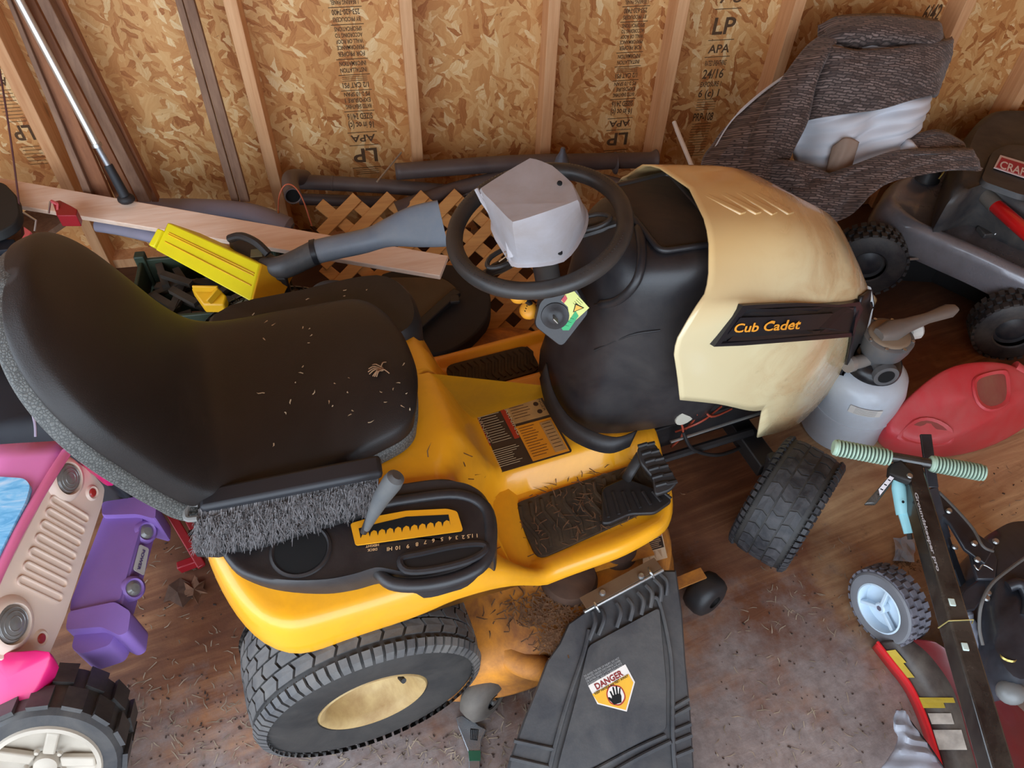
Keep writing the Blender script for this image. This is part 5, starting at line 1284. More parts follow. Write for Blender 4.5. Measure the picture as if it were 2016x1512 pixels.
sheet('upper_tail', [[(1700, 345, 1.98), (1720, 358, 1.93)], [(1750, 312, 1.98), (1760, 345, 1.92)], [(1800, 280, 1.99), (1806, 312, 1.93)], [(1850, 262, 2.02), (1860, 300, 1.95)], [(1900, 285, 2.04), (1910, 318, 2.0)]], CLOTH, amp=.008, freq=2.0, seed=11)
sheet('white_corner', [[(1775, 300, 1.965), (1772, 328, 1.94)], [(1797, 283, 1.96), (1798, 326, 1.92)], [(1824, 322, 1.96), (1826, 327, 1.93)]], LIN, nu=8, amp=.002, seed=12)

# --- push mower at the right
MGREY = mat('mower_deck_grey', srgb(136, 134, 140), .2, metal=.35, var=.08, coat=.7, dust=.55, dustcol=srgb(70, 58, 48), dscale=3.5, dth=.46)
SHR = mat('shroud_black', srgb(36, 38, 44), .45, var=.1, dust=.25, bump=.1, bscale=200)
mw = thing('push_mower', 'grey decked push mower with black engine cover and red badge at the right edge', 'push mower', W(2000, 470, z=0))
def ringpx(pix, z, k=4): return crom([W(a, b, z=z) for a, b in pix], k, True)
dpx = [(1728, 405), (1733, 380), (1750, 358), (1785, 345), (1840, 322), (1930, 300), (2060, 290), (2230, 330), (2300, 450), (2250, 600), (2120, 598), (2016, 556), (1930, 515), (1850, 480), (1775, 445)]
R0 = ringpx(dpx, .27); cR = CEN(R0)
def inset(L, s_, dz, c=None):
    c = c or CEN(L); return [c + (p - c) * s_ + Vector((0, 0, dz)) for p in L]
g = G(); g.loft([inset(R0, .99, -.10), inset(R0, 1.0, -.085), inset(R0, .985, -.07), inset(R0, .975, -.02), inset(R0, .955, .0), inset(R0, .92, .018), inset(R0, .87, .022), inset(R0, .82, .012), inset(R0, .4, .012), inset(R0, .02, .012)], cap=False)
obj('mower_deck', g, MGREY, mw, angle=50)
spx = [(1868, 395), (1880, 320), (1905, 262), (1945, 228), (1995, 222), (2100, 232), (2230, 300), (2200, 420), (2100, 440), (2016, 415), (1940, 380)]
S0 = ringpx(spx, .42); cS = CEN(S0)
g = G(); g.loft([inset(S0, .97, -.14), inset(S0, 1.0, -.12), inset(S0, 1.0, -.02), inset(S0, .97, .015), inset(S0, .88, .03), inset(S0, .84, .026), inset(S0, .5, .03), inset(S0, .02, .03)], cap=False)
sh = obj('engine_cover', g, SHR, mw, angle=60)
S1 = rpoly([W(a, b, z=.455) for a, b in ((1926, 360), (1950, 300), (1985, 286), (2100, 300), (2120, 380), (2016, 392))], .03)
obj('raised_panel', G().loft([inset(S1, 1, -.01), inset(S1, .97, .008), inset(S1, .9, .009)]), SHR, sh, angle=30)
bz = .468
bpx = [(1969, 306), (1956, 331), (2080, 372), (2096, 344)]
bq = [W(a, b, z=bz) for a, b in bpx]
obj('red_badge', G().loft([bq, inset(bq, 1, .002)]), mat('badge_white', srgb(228, 206, 206), .4), sh, smooth=False)
bq2 = [q + Vector((0, 0, .0024)) for q in [CEN(bq) + (p - CEN(bq)) * .93 for p in bq]]
bq2 = [W(a, b, z=bz + .0026) for a, b in [(1972, 310), (1961, 329), (2078, 367), (2090, 346)]]
obj('badge_field', G().loft([bq2, inset(bq2, 1, .0006)]), mat('badge_crimson', srgb(178, 36, 66), .4), sh, smooth=False)
g = G(); pix_text(g, 'CRAFTSMAN', (1967, 330), (2082, 368), 15, lambda x, y: W(x, y, z=bz + .0038), bold=.02)
obj('badge_lettering', g, mat('badge_letter_white', srgb(240, 226, 226), .4), sh, smooth=False, kind='stuff')
obj('trim_strip', G().tube(crom([W(1945, 365, z=.36), W(1975, 388, z=.36), W(2016, 410, z=.36), W(2090, 440, z=.36)], 4), .008, 8), mat('chrome_trim', srgb(190, 196, 204), .2, metal=.9), mw)
# fuel cap, dipstick, spring, handle
fc = W(1827, 345, z=.30); obj('fuel_cap', G().lathe([(0, .03), (.030, .028), (.040, .015), (.042, -.005), (.048, -.012)], fc, (0, 0, 1), 28), SHR, mw)
dk_ = obj('dipstick_cap', G().sphere(W(1868, 300, z=.40), .035, 16, (1.2, 1, .5)).sphere(W(1845, 293, z=.41), .022, 12), SHR, mw)
obj('dipstick', G().tube(crom([W(1858, 318, z=.38), W(1860, 335, z=.36), W(1848, 352, z=.33)], 4), .003, 8), mat('brass_rod', srgb(196, 170, 90), .3, metal=.8), mw)
sp0, sp1 = W(1868, 416, z=.30), W(1898, 376, z=.33); d = sp1 - sp0; u_ = d.normalized().orthogonal().normalized(); w_ = d.normalized().cross(u_)
obj('coil_spring', G().tube([sp0 + d * (k / 120) + (u_ * cos(2 * pi * 9 * k / 120) + w_ * sin(2 * pi * 9 * k / 120)) * .011 for k in range(121)], .0026, 6), mat('spring_brass', srgb(170, 150, 110), .3, metal=.8), mw)
g = G(); g.box(W(1866, 408, z=.285), (.05, .04, .02)); g.tube(crom([W(1915, 395, z=.31), W(1930, 410, z=.32), W(1950, 430, z=.31), W(1990, 455, z=.30)], 4), .014, 8); g.box(W(1955, 455, z=.29), (.10, .05, .02)); obj('carburettor', g, SHR, mw, bevel=.004, kind='stuff')
obj('choke_link', G().tube(crom([W(1972, 438, z=.33), W(1970, 450, z=.32), W(1958, 462, z=.30)], 3), .0022, 6), STEEL, mw)
hd0, hd1, hd2 = W(1893, 334, z=.42), W(1960, 405, z=.40), W(2120, 545, z=.42)
obj('grey_grip', G().tube([hd0, hd0.lerp(hd1, .1), hd0.lerp(hd1, .9), hd1], [.018, .026, .026, .025], 16), mat('grip_taupe', srgb(88, 82, 76), .7, dust=.3), mw)
obj('red_tube', G().tube([hd1 - (hd1 - hd0).normalized() * .004, hd1 + (hd2 - hd1) * .01, hd2], [.020, .0235, .0235], 18), mat('red_gloss_paint', srgb(222, 30, 30), .25, coat=.5), mw)
obj('axle_rod', G().tube([W(1770, 512, z=.18), W(1905, 502, z=.18), W(2050, 540, z=.18)], .005, 8), STEEL, mw)
def chunky(parent, c, ax, R, wd, rr, mt, mr, name='mower_wheel', blocks=28, spokes=3, lug=.010, world=True, tw=3):
    a = Vector(ax).normalized(); c = Vector(c); h = wd / 2
    prof = [(rr, h * .9), (rr * 1.08, h), (R * .9, h), (R * .97, h * .85), (R * .975, 0)]; prof += [(r, -q) for r, q in prof[-2::-1]]
    ty = obj(name, G().lathe(prof, c, a, 48), mt, parent, angle=40)
    u = a.orthogonal().normalized(); w = a.cross(u); g = G()
    for i in range(blocks):
        for j in range(tw):
            s0 = -1 + 2 * j / tw + .08; s1 = s0 + 2 / tw - .16; t0 = 2 * pi * (i + .5 * (j % 2)) / blocks; t1 = t0 + 2 * pi / blocks * .62
            P_ = lambda t, s_, r: c + (u * cos(t) + w * sin(t)) * r + a * (s_ * h)
            R1 = R * (.975 if abs(s0 + s1) < .6 else .965)
            g.loft([[P_(t0, s0, R1), P_(t0, s1, R1), P_(t1, s1, R1), P_(t1, s0, R1)], [P_(t0, s0, R1 + lug), P_(t0, s1, R1 + lug), P_(t1, s1, R1 + lug), P_(t1, s0, R1 + lug)]])
    obj('tread_blocks', g, mt, ty, smooth=False, kind='stuff')
    return ty, u, w, a, h
BT = mat('black_wheel_rubber', srgb(34, 34, 38), .55, var=.2, dust=.3)
for a, b, z in ((1706, 512, .14), (1990, 640, .12)):
    c = W(a, b, z=z); t_, *_ = chunky(mw, c, (-.35, -.9, 0.05), (.13 if a < 1800 else .12), .09, .06, BT, BT)
    obj('hub_cap', G().lathe([(0, .03), (.03, .032), (.05, .02), (.062, .022), (.062, 0)], c, (-.35, -.9, .05), 28), SHR, mw)
q = [W(a, b, z=.15) for a, b in ((1775, 500), (1860, 505), (2016, 575), (2140, 620), (2140, 470), (1900, 380), (1780, 400))]
obj('deck_shade_block', G().loft([inset(q, .92, -.13), inset(q, 1, -.11), q]), mat('deck_shade_black', srgb(16, 15, 15), .8), mw, bevel=.004)  # near-black block added to stand for the shade under the deck
g = G(); g.bar(W(1985, 600, z=.2), W(2030, 570, z=.2), .03, .012); obj('axle_bracket', g, STEEL, mw, bevel=.003)

# --- pool filter: white tank, grey multiport valve
TANK = mat('tank_milky_plastic', srgb(196, 204, 214), .35, var=.05, coat=.2, dust=.3)
VAL = mat('valve_grey_plastic', srgb(92, 94, 98), .35, var=.1, dust=.45, dustcol=srgb(150, 128, 100))
flt = thing('pool_filter', 'white pool filter tank topped by a grey valve, standing in front of the tractor nose', 'pool filter', W(1680, 860, z=0))
tc = W(1672, 798, z=.10); tc.z = 0; 
obj('tank', G().lathe([(0, .0), (.11, .0), (.122, .012), (.125, .15), (.124, .22), (.112, .262), (.085, .285), (0, .292)], tc, (0, 0, 1), 48), TANK, flt, angle=60)
obj('tank_seam', G().lathe([(.1235, -.004), (.127, -.003), (.127, .003), (.1235, .004)], tc + Vector((0, 0, .135)), (0, 0, 1), 48), TANK, flt)
vc = tc + Vector((0, 0, .285))
obj('clamp_ring', G().lathe([(0, .03), (.06, .03), (.075, .018), (.080, .0), (.080, -.018), (.07, -.024)], vc + Vector((0, 0, .01)), (0, 0, 1), 36), mat('ring_black', srgb(34, 32, 34), .3), flt, angle=50)
obj('valve_body', G().lathe([(.045, .02), (.048, .05), (.062, .075), (.068, .10), (.07, .125), (.066, .128), (0, .130)], vc, (0, 0, 1), 36), VAL, flt, angle=40)
vt = vc + Vector((0, 0, .13))
obj('valve_dial', G().lathe([(.0, .006), (.05, .006), (.056, .003), (.058, 0)], vt, (0, 0, 1), 32), mat('dial_tan', srgb(136, 114, 92), .7), flt)
for k in range(8):
    a = 2 * pi * k / 8 + .2; obj('valve_bolt', G().lathe([(0, .006), (.005, .005), (.005, 0)], vt + Vector((cos(a) * .063, sin(a) * .063, -.003)), (0, 0, 1), 8), STEEL, flt)
def to(px, py, z): return W(px, py, z=z)
pvt = vt + Vector((0, 0, .02)); le = W(1882, 606, z=vt.z + .03)
dl = (le - pvt).normalized(); dn = Vector((-dl.y, dl.x, 0)).normalized()
def lr(p, w, h): return [p + dn * (w * i) + Vector((0, 0, h * j)) for i, j in ((-1, -1), (1, -1), (1.0, .4), (.6, 1), (-.6, 1), (-1, .4))]
obj('valve_lever', G().loft([lr(pvt - dl * .045, .018, .010), lr(pvt, .03, .016), lr(pvt + dl * .05, .02, .012), lr(pvt.lerp(le, .55), .014, .010), lr(pvt.lerp(le, .9), .020, .010), lr(le, .012, .006)]), mat('lever_grey', srgb(110, 102, 98), .35, var=.1, dust=.35, dustcol=srgb(140, 116, 90)), flt, angle=60)
kn_ = W(1797, 650, z=vt.z - .03); kd_ = Vector((dl.x * .95, dl.y * .95 - .25, .12)).normalized()
obj('white_knob', G().lathe([(0, .022), (.022, .022), (.027, .016), (.027, -.012), (.02, -.016), (.012, -.02), (.012, -.06)], kn_, kd_, 14), mat('knob_white', srgb(214, 208, 200), .4), flt, angle=20)
for nm2, a, b, z, r, L_ in (('outlet_port', 1745, 742, .325, .032, .10), ('side_port', 1668, 718, .34, .022, .05)):
    e = W(a, b, z=z); s0 = vc + Vector((0, 0, .035)); d_ = (e - s0).normalized()
    obj(nm2, G().tube([s0, e - d_ * .02, e - d_ * .018, e], [r * .9, r * .9, r * 1.08, r * 1.08], 24), VAL if r > .03 else mat('clear_port', srgb(150, 140, 132), .2, coat=.5), flt, angle=40)
    if r > .03: obj('port_opening', G().lathe([(0, 0), (r * .72, 0)], e + d_ * .001, d_, 24), HOLE, flt, smooth=False)
lb4 = []
for k in range(7):
    a = radians(-134 + 7 * k); lb4.append(Vector((cos(a), sin(a), 0)))
g = G(); g.loft([[tc + v * .1262 + Vector((0, 0, .20)) for v in lb4], [tc + v * .1262 + Vector((0, 0, .235 - .006)) for v in lb4]], cap=False, closed=False); obj('tank_label', g, mat('paper_label', srgb(216, 212, 206), .5), flt)
g = G()
for k in range(5): g.loft([[tc + v * .1266 + Vector((0, 0, .204 + k * .005)) for v in lb4[1:-1]], [tc + v * .1266 + Vector((0, 0, .2052 + k * .005)) for v in lb4[1:-1]]], cap=False, closed=False)
obj('label_print', g, mat('label_grey_print', srgb(140, 136, 132), .5), flt, kind='stuff')

# --- red fuel can lying on its side
RED = mat('red_can_plastic', srgb(206, 34, 50), .42, var=.06, dust=.55, dustcol=srgb(196, 112, 108), dscale=4, dth=.44, coat=.1)
can = thing('fuel_can', 'red plastic fuel can with two hollow grips, lying by the right edge', 'fuel can', W(1860, 890, z=0))
basep = [(1712, 872), (1760, 905), (1862, 905), (1950, 880), (2030, 838), (2090, 790), (2060, 745), (1900, 760), (1760, 800)]
topp = [(1765, 830), (1800, 748), (1830, 733), (1970, 710), (1998, 720), (2060, 775), (2040, 800), (1940, 838), (1850, 850)]
Bp = crom([W(a, b, z=.0) for a, b in basep], 4, True)
bz_ = [W(a, b, z=0) for a, b in [(1720, 868), (1775, 905), (1868, 905), (1960, 880), (2040, 832), (2085, 790), (2030, 760), (1900, 790), (1780, 822)]]
tz_ = [W(a, b, z=z) for a, b, z in [(1748, 838, .15), (1800, 868, .13), (1870, 862, .15), (1945, 832, .17), (2025, 780, .19), (2048, 752, .2), (1984, 712, .24), (1880, 716, .25), (1800, 768, .22)]]
B9 = crom(bz_, 4, True); T9 = crom(tz_, 4, True); cT = CEN(T9)
mid_ = [a.lerp(b, .55) + (a - CEN(B9)) * .05 for a, b in zip(B9, T9)]
g = G(); g.loft([inset(B9, .96, .002), inset(B9, 1.0, .015), mid_, inset(T9, 1.01, -.012, cT), inset(T9, .96, 0, cT), inset(T9, .9, .006, cT), inset(T9, .45, .018, cT), inset(T9, .02, .022, cT)])
canb = obj('can_body', g, RED, can, angle=50, sub=1)
CB = BVHTree.FromPolygons([tuple(v) for v in g.v], [f for f in g.f])
def surf(px, py, off=0.0, tree=CB):
    d_ = pray(px, py).normalized(); h, n, i, ds = tree.ray_cast(Vector((0, 0, CAM_H)), d_)
    if h is None: return W(px, py, z=.15)
    if n.dot(d_) > 0: n = -n
    return h + n * off
for nm3, pix, in ((('grip_hollow'), [(1918, 752), (1938, 738), (1975, 732), (1984, 745), (1983, 790), (1950, 806), (1925, 790)]), (('grip_hollow'), [(1772, 862), (1800, 830), (1835, 826), (1870, 846), (1868, 872), (1820, 876)])):
    q = [surf(a, b, .0) for a, b in pix]; qq = crom(q, 3, True); cq = CEN(qq)
    nrm_ = Vector((0, -.3, .95)).normalized()
    g = G(); g.loft([inset(qq, 1.12, .001, cq), [p + nrm_ * .006 for p in inset(qq, 1.04, .0, cq)], [p + nrm_ * .004 for p in inset(qq, .96, 0, cq)], [p + nrm_ * .0015 for p in inset(qq, .86, 0, cq)]], cap=False); obj('grip_rim', g, RED, canb, angle=60)
    obj(nm3, G().loft([[p + nrm_ * .0012 for p in inset(qq, .9, 0, cq)], [p + nrm_ * .0016 for p in inset(qq, .6, 0, cq)], [p + nrm_ * .0016 for p in inset(qq, .05, 0, cq)]]), mat('hollow_dusty_red', srgb(138, 52, 50), .8, var=.2, dust=.7, dustcol=srgb(150, 104, 80)), canb)
obj('can_spout', G().tube([W(1996, 722, z=.22), W(2035, 745, z=.2)], [.02, .012], 12), RED, can)

# --- black post with mint grips
MINT = mat('mint_grip_rubber', srgb(166, 190, 168), .6, var=.08); TEAL = mat('pale_teal_plastic', srgb(150, 206, 214), .4)
BLKG = mat('black_gloss_paint', srgb(24, 22, 24), .2, coat=.5, dust=.2)
post = thing('handlebar_post', 'black square post with ribbed mint handlebar grips standing at the lower right', 'handlebar', W(1960, 1500, z=.1))
pz = .42
ga_, gb_ = W(1640, 880, z=pz + .02), W(1940, 932, z=pz + .02)
hb = (gb_ - ga_).normalized()
ca_, cb_ = W(1755, 902, z=pz + .02), W(1830, 912, z=pz + .02)
obj('crossbar', G().tube([ga_ + hb * .01, gb_ - hb * .01], .0125, 14), BLKG, post)
for s0, s1 in ((ga_, ca_), (cb_, gb_)):
    d_ = (s1 - s0); L = d_.length; d_ = d_ / L; pr = [(0, 0), (.016, 0), (.019, .003), (.019, .008)]
    n = 14; x = .008
    for k in range(n):
        st_ = (L - .016) / n; pr += [(.0205, x + st_ * .08), (.0205, x + st_ * .5), (.0165, x + st_ * .56), (.0165, x + st_ * .99)]; x += st_
    pr += [(.019, L - .004), (0, L)]
    gp_ = obj('grip', G().lathe(pr, s0, d_, 20), MINT, post, angle=30)
    g = G(); x = .008
    for k in range(n): g.lathe([(.0172, x + st_ * .54), (.0172, x + st_ * 1.04)], s0, d_, 20); x += st_
    obj('grip_grooves', g, mat('groove_green_black', srgb(60, 74, 62), .7), gp_, kind='stuff')
p_t = W(1790, 925, z=pz); p_b = W(1975, 1560, z=.40)
obj('square_post', G().bar(p_t + (p_t - p_b).normalized() * .015, p_b, .044, .05), BLKG, post, bevel=.005)
pd = (p_b - p_t).normalized(); pr_ = pd.cross(Vector((0, 0, 1))).normalized(); pu = pr_.cross(pd).normalized()
def onp(t_, s_, h=.0255): return p_t.lerp(p_b, t_) + pr_ * s_ + pu * h
g = G(); t = text_g(g, 'Groundskeeper pro', p_t + (p_b - p_t) * .115 + pr_ * .019 + pu * .0262, pd, -pr_ * -1 if False else pr_ * -1, .010, width=(p_b - p_t).length * .28, bold=.03)
obj('post_lettering', g, mat('silver_lettering', srgb(190, 188, 190), .4), post, smooth=False, kind='stuff')
for py_ in (1240, 1326):
    t_ = (py_ - 925) / (1560 - 925) * .995; c = onp(t_, .006, .0258)
    obj('white_bolt', G().box(c, (.013, .017, .004), Matrix((pr_, pd, pu)).transposed()), mat('bolt_white', srgb(206, 222, 212), .5), post, bevel=.003)
obj('wire_tie', G().tube([onp(.545, -.032, .01), onp(.545, -.026, .028), onp(.555, .026, .028), onp(.556, .03, -.01)], .0014, 6), mat('tie_brass', srgb(190, 176, 110), .4, metal=.5), post)
cl = G(); cp_ = [W(1752, 912, z=pz + .01), W(1775, 905, z=pz + .03), W(1800, 930, z=pz + .04), W(1795, 948, z=pz + .035), W(1750, 932, z=pz + .01)]
cl.loft([[p - Vector((0, 0, .02)) for p in cp_], cp_]); obj('lever_clamp', cl, BLK2, post, bevel=.004)
obj('clamp_rivet', G().lathe([(0, .005), (.006, .003), (.007, 0)], W(1791, 937, z=pz + .042), (0, 0, 1), 12), STEEL, post)
bl = [W(1757, 930, z=pz), W(1765, 940, z=pz), W(1722, 996, z=pz - .05), W(1699, 996, z=pz - .05)]
obj('brake_lever', G().loft([bl, [p + Vector((0, 0, .01)) for p in bl]]), BLKG, post, bevel=.003)
bl2 = [W(1752, 937, z=pz + .0106), W(1760, 941, z=pz + .0106), W(1724, 986, z=pz - .039), W(1714, 982, z=pz - .039)]
obj('lever_sticker', G().loft([bl2, [p + Vector((0, 0, .0006)) for p in bl2]]), mat('lever_sticker_white', srgb(196, 186, 186), .4), post, smooth=False)
g = G()
for k in range(4):
    a = bl2[0].lerp(bl2[3], .15 + .2 * k); b = bl2[1].lerp(bl2[2], .15 + .2 * k); g.bar(a.lerp(b, .2) + Vector((0, 0, .0014)), a.lerp(b, .8) + Vector((0, 0, .0014)), .004, .0005)
obj('sticker_marks', g, HOLE, post, smooth=False, kind='stuff')
t0_, t1_, t2_, t3_ = W(1763, 940, z=pz), W(1770, 960, z=pz - .01), W(1780, 1010, z=pz - .04), W(1790, 1050, z=pz - .06)
obj('teal_sleeve', G().tube([t0_, t0_.lerp(t1_, .3), t1_, t2_, t2_.lerp(t3_, .05)], [.008, .011, .017, .0185, .0185], 16), TEAL, post)
obj('teal_insert', G().tube([t2_, t3_], [.014, .012], 8), TEAL, post, angle=20)
obj('insert_tip', G().tube([t3_, W(1792, 1062, z=pz - .066)], .006, 8), BLK2, post)
obj('sleeve_hole', G().lathe([(0, 0), (.0035, 0)], W(1778, 988, z=pz - .006), (-.1, -.5, .86), 10), HOLE, post, smooth=False)

# --- knobbly wheel with white hub
WR = mat('wheel_rubber_dusty', srgb(92, 90, 98), .8, var=.3, vscale=30, dust=.5, dustcol=srgb(130, 124, 130), dscale=16); HUBW = mat('hub_pale_blue_white', srgb(196, 214, 228), .45, dust=.2)
kw = thing('knobbly_wheel', 'small knobbly wheel with white three-spoked hub standing left of the black post', 'wheel', W(1740, 1245, z=0))
kc_ = W(1748, 1190, z=.10); ka = Vector((-.95, -.25, .12)).normalized()
ty_, u, w, a, h = chunky(kw, kc_, ka, .098, .062, .064, WR, HUBW, name='tyre', blocks=26, lug=.006)
obj('sidewall', G().lathe([(.062, h * 1.0), (.066, h * 1.08), (.088, h * 1.08), (.093, h * .95)], kc_, a, 40), mat('sidewall_grey', srgb(112, 112, 116), .6), kw)
obj('hub_rim', G().lathe([(.066, h * 1.1), (.062, h * 1.14), (.059, h * .9), (.057, h * .3), (0, h * .3)], kc_, a, 40), HUBW, kw, angle=50)
for k in range(3):
    t = 2 * pi * k / 3 + .5; d_ = u * cos(t) + w * sin(t); g = G(); g.bar(kc_ + d_ * .012 + a * (h * .75), kc_ + d_ * .059 + a * (h * .8), .010, .012, up=a); obj('spoke', g, HUBW, kw, bevel=.002)
obj('hub_boss', G().lathe([(0, h * 1.0), (.012, h * 1.0), (.015, h * .9), (.016, h * .2)], kc_, a, 24), HUBW, kw)
obj('axle_hole', G().lathe([(0, 0), (.0075, 0)], kc_ + a * (h * 1.01), a, 6), mat('axle_grey', srgb(96, 90, 104), .6), kw, smooth=False)

# --- red snow thrower shell below the post
REDM = mat('dark_red_metal', srgb(96, 22, 24), .35, var=.15, coat=.3, dust=.35, dustcol=srgb(60, 50, 48)); BRM2 = mat('shell_black_brown', srgb(52, 42, 40), .4, dust=.4)
snow = thing('auger_housing', 'dark red metal machine housing with black top and yellow striped edge, lower right corner', 'machine housing', W(1880, 1420, z=.0))
edge = [(1727, 1264), (1755, 1300), (1790, 1345), (1815, 1395), (1835, 1450), (1856, 1520), (1875, 1580)]
e1 = crom([W(a, b, z=.05) for a, b in edge], 5); e0_ = [p + Vector((.006, .003, -.048)) for p in e1]
e2 = crom([W(a, b, z=.10) for a, b in [(1790, 1256), (1830, 1290), (1870, 1345), (1890, 1395), (1905, 1450), (1925, 1520), (1940, 1580)]], 5)
e3 = crom([W(a, b, z=.13) for a, b in [(1838, 1262), (1895, 1300), (1950, 1345), (2010, 1395), (2060, 1450), (2090, 1520), (2110, 1580)]], 5)
obj('top_shell', G().grid([e1, e2]), BRM2, snow, solid=.004, angle=70)
obj('side_shell', G().grid([e2, e3, [p + Vector((.02, .02, -.12)) for p in e3]]), REDM, snow, solid=.004, angle=50)
obj('front_wall', G().grid([e0_, e1]), mat('bright_red_edge', srgb(206, 34, 40), .3, coat=.4), snow, solid=.003)
obj('rolled_edge', G().tube([p + Vector((0, 0, .002)) for p in e1], .004, 8), mat('bright_red_paint', srgb(212, 36, 42), .3, coat=.4), snow)
YS = mat('yellow_stripe', srgb(190, 160, 36), .5, dust=.6, dustcol=srgb(90, 70, 30))
def shell_q(u0, v0, u1, v1, lift=.004):
    n = len(e1) - 1
    P_ = lambda u_, v_: e1[int(u_ * n)].lerp(e2[int(u_ * n)], v_) + Vector((0, 0, lift)); return [P_(u0, v0), P_(u1, v0), P_(u1, v1), P_(u0, v1)]
for q in ((.12, .0, .2, .28), (.2, .0, .3, .2), (.44, .02, .48, .9), (.48, .02, .52, .6)):
    a_ = shell_q(*q); obj('yellow_flash', G().loft([a_, inset(a_, 1, .0006)]), YS, snow, smooth=False)
for q in ((.54, .08, .62, .7), (.64, .06, .74, .85)):
    a_ = shell_q(*q); obj('pale_sticker', G().loft([a_, inset(a_, 1, .0006)]), mat('sticker_worn', srgb(170, 158, 146), .5, var=.3, vscale=30), snow, smooth=False)
# --- black folded frame, engine at the right edge
BM = mat('frame_black_paint', srgb(26, 28, 34), .35, coat=.3, dust=.3, dustcol=srgb(96, 96, 104))
fr_ = thing('folding_frame', 'black folding metal frame with brackets standing right of the mint gripped post', 'frame', W(1900, 1150, z=0))
for pl, wv in (([(1822, 855, .40), (1836, 960, .34)], .028), ([(1836, 960, .34), (1862, 1060, .26)], .026), ([(1846, 1010, .30), (1872, 1125, .18)], .022), ([(1862, 1060, .24), (1894, 1150, .14)], .024)):
    g = G(); g.bar(W(*pl[0][:2], z=pl[0][2]), W(*pl[1][:2], z=pl[1][2]), wv, .008); obj('flat_bar', g, BM, fr_, bevel=.002)
for pix, z in (([(1836, 980), (1850, 968), (1870, 990), (1925, 1050), (1960, 1075), (1940, 1110), (1900, 1080), (1870, 1030), (1840, 1000)], .30), ([(1876, 1195), (1900, 1160), (1935, 1135), (1950, 1160), (1920, 1200), (1890, 1206)], .24), ([(1905, 1060), (1945, 1060), (1965, 1100), (1960, 1140), (1925, 1140), (1915, 1110)], .26)):
    q = [W(a, b, z=z) for a, b in pix]; obj('bracket_plate', G().loft([inset(q, 1, -.012), q]), BM, fr_, bevel=.003)
for a, b, z in ((1868, 1006, .302), (1838, 946, .345), (1880, 1077, .23), (1918, 1070, .302), (1924, 1102, .302), (1960, 1066, .32), (1942, 1178, .25), (1945, 1168, .25)):
    obj('bolt_head', G().lathe([(0, .006), (.006, .005), (.008, 0)], W(a, b, z=z), (0, 0, 1), 10), STEEL, fr_)
obj('control_cable', G().tube(crom([W(1848, 968, z=.33), W(1880, 1000, z=.33), W(1915, 1040, z=.33), W(1935, 1075, z=.33), W(1955, 1085, z=.32)], 5), .0035, 8), mat('cable_grey', srgb(92, 88, 84), .5), fr_)
obj('control_cable', G().tube(crom([W(2030, 1090, z=.34), W(1990, 1118, z=.33), W(1952, 1150, z=.32), W(1932, 1190, z=.30), W(1928, 1235, z=.26), W(1935, 1270, z=.24)], 5), .004, 8), mat('cable_grey2', srgb(92, 88, 84), .5), fr_)
obj('wire_spring', G().tube(crom([W(1918, 1112, z=.31), W(1926, 1122, z=.31), W(1936, 1112, z=.31), W(1955, 1122, z=.31)], 4), .0016, 6), STEEL, fr_)
eng = thing('engine_block', 'black round engine housing at the right edge below the red fuel can', 'engine', W(2010, 1250, z=0))
q = crom([W(a, b, z=.22) for a, b in [(1935, 1075), (1965, 1040), (2010, 1030), (2090, 1040), (2110, 1150), (2070, 1300), (2000, 1350), (1950, 1290), (1930, 1190)]], 4, True)
obj('housing', G().loft([inset(q, 1.0, -.16), inset(q, 1.02, -.02), inset(q, .97, .02), inset(q, .7, .04), inset(q, .02, .045)]), BM, eng, angle=50)
obj('air_hose', G().tube(crom([W(1898, 1205, z=.20), W(1915, 1250, z=.18), W(1940, 1300, z=.17), (W(1975, 1340, z=.17))], 5), [.016 + .003 * (k % 2) for k in range(16)], 14), mat('clear_hose', srgb(120, 126, 140), .25, coat=.5, dust=.3), eng)
obj('primer_bulb', G().sphere(W(1990, 1362, z=.20), .032, 16, (1, .9, .8)), mat('bulb_grey', srgb(118, 118, 116), .4), eng)
obj('hose_clamp', G().lathe([(.019, -.004), (.021, 0), (.019, .004)], W(1985, 1290, z=.24), (0, .4, 1), 16), mat('clamp_brass', srgb(180, 160, 90), .3, metal=.8), eng)
obj('elbow_pipe', G().tube(crom([W(1985, 1155, z=.27), W(2010, 1150, z=.28), W(2025, 1180, z=.27), W(2020, 1215, z=.26)], 4), .014, 12), BM, eng)
# clear plastic bag
BAG = mat('clear_bag', srgb(200, 204, 214), .3, var=.1, vscale=20, bump=.8, bscale=25, trans=.55)
bagp = thing('plastic_bag', 'crumpled clear plastic bag on the floor at the bottom right edge', 'bag', W(1800, 1500, z=0))
rw = []
rnd = random.Random(3)
for i, row in enumerate([[(1762, 1398), (1775, 1396), (1785, 1402)], [(1758, 1425), (1780, 1430), (1805, 1440)], [(1768, 1455), (1795, 1460), (1830, 1470)], [(1750, 1490), (1800, 1492), (1850, 1500)], [(1720, 1530), (1800, 1535), (1870, 1540)]]):
    rw.append(crom([W(a, b, z=.07 + .02 * rnd.random()) for a, b in row], 8))
rw2 = [crom([r[j] for r in rw], 6) for j in range(len(rw[0]))]
obj('bag_film', G().grid([[p + Vector((0, 0, .004 * sin(j * .7 + i * .4) + .003 * sin(i * 1.3))) for i, p in enumerate(r)] for j, r in enumerate(rw2)]), BAG, bagp, solid=.001)
obj('bag_rim', G().tube(crom([W(1775, 1396, z=.06), W(1800, 1430, z=.07), W(1830, 1470, z=.08), W(1858, 1512, z=.08)], 4), .0022, 6), mat('rim_black', srgb(30, 28, 30), .3), bagp)
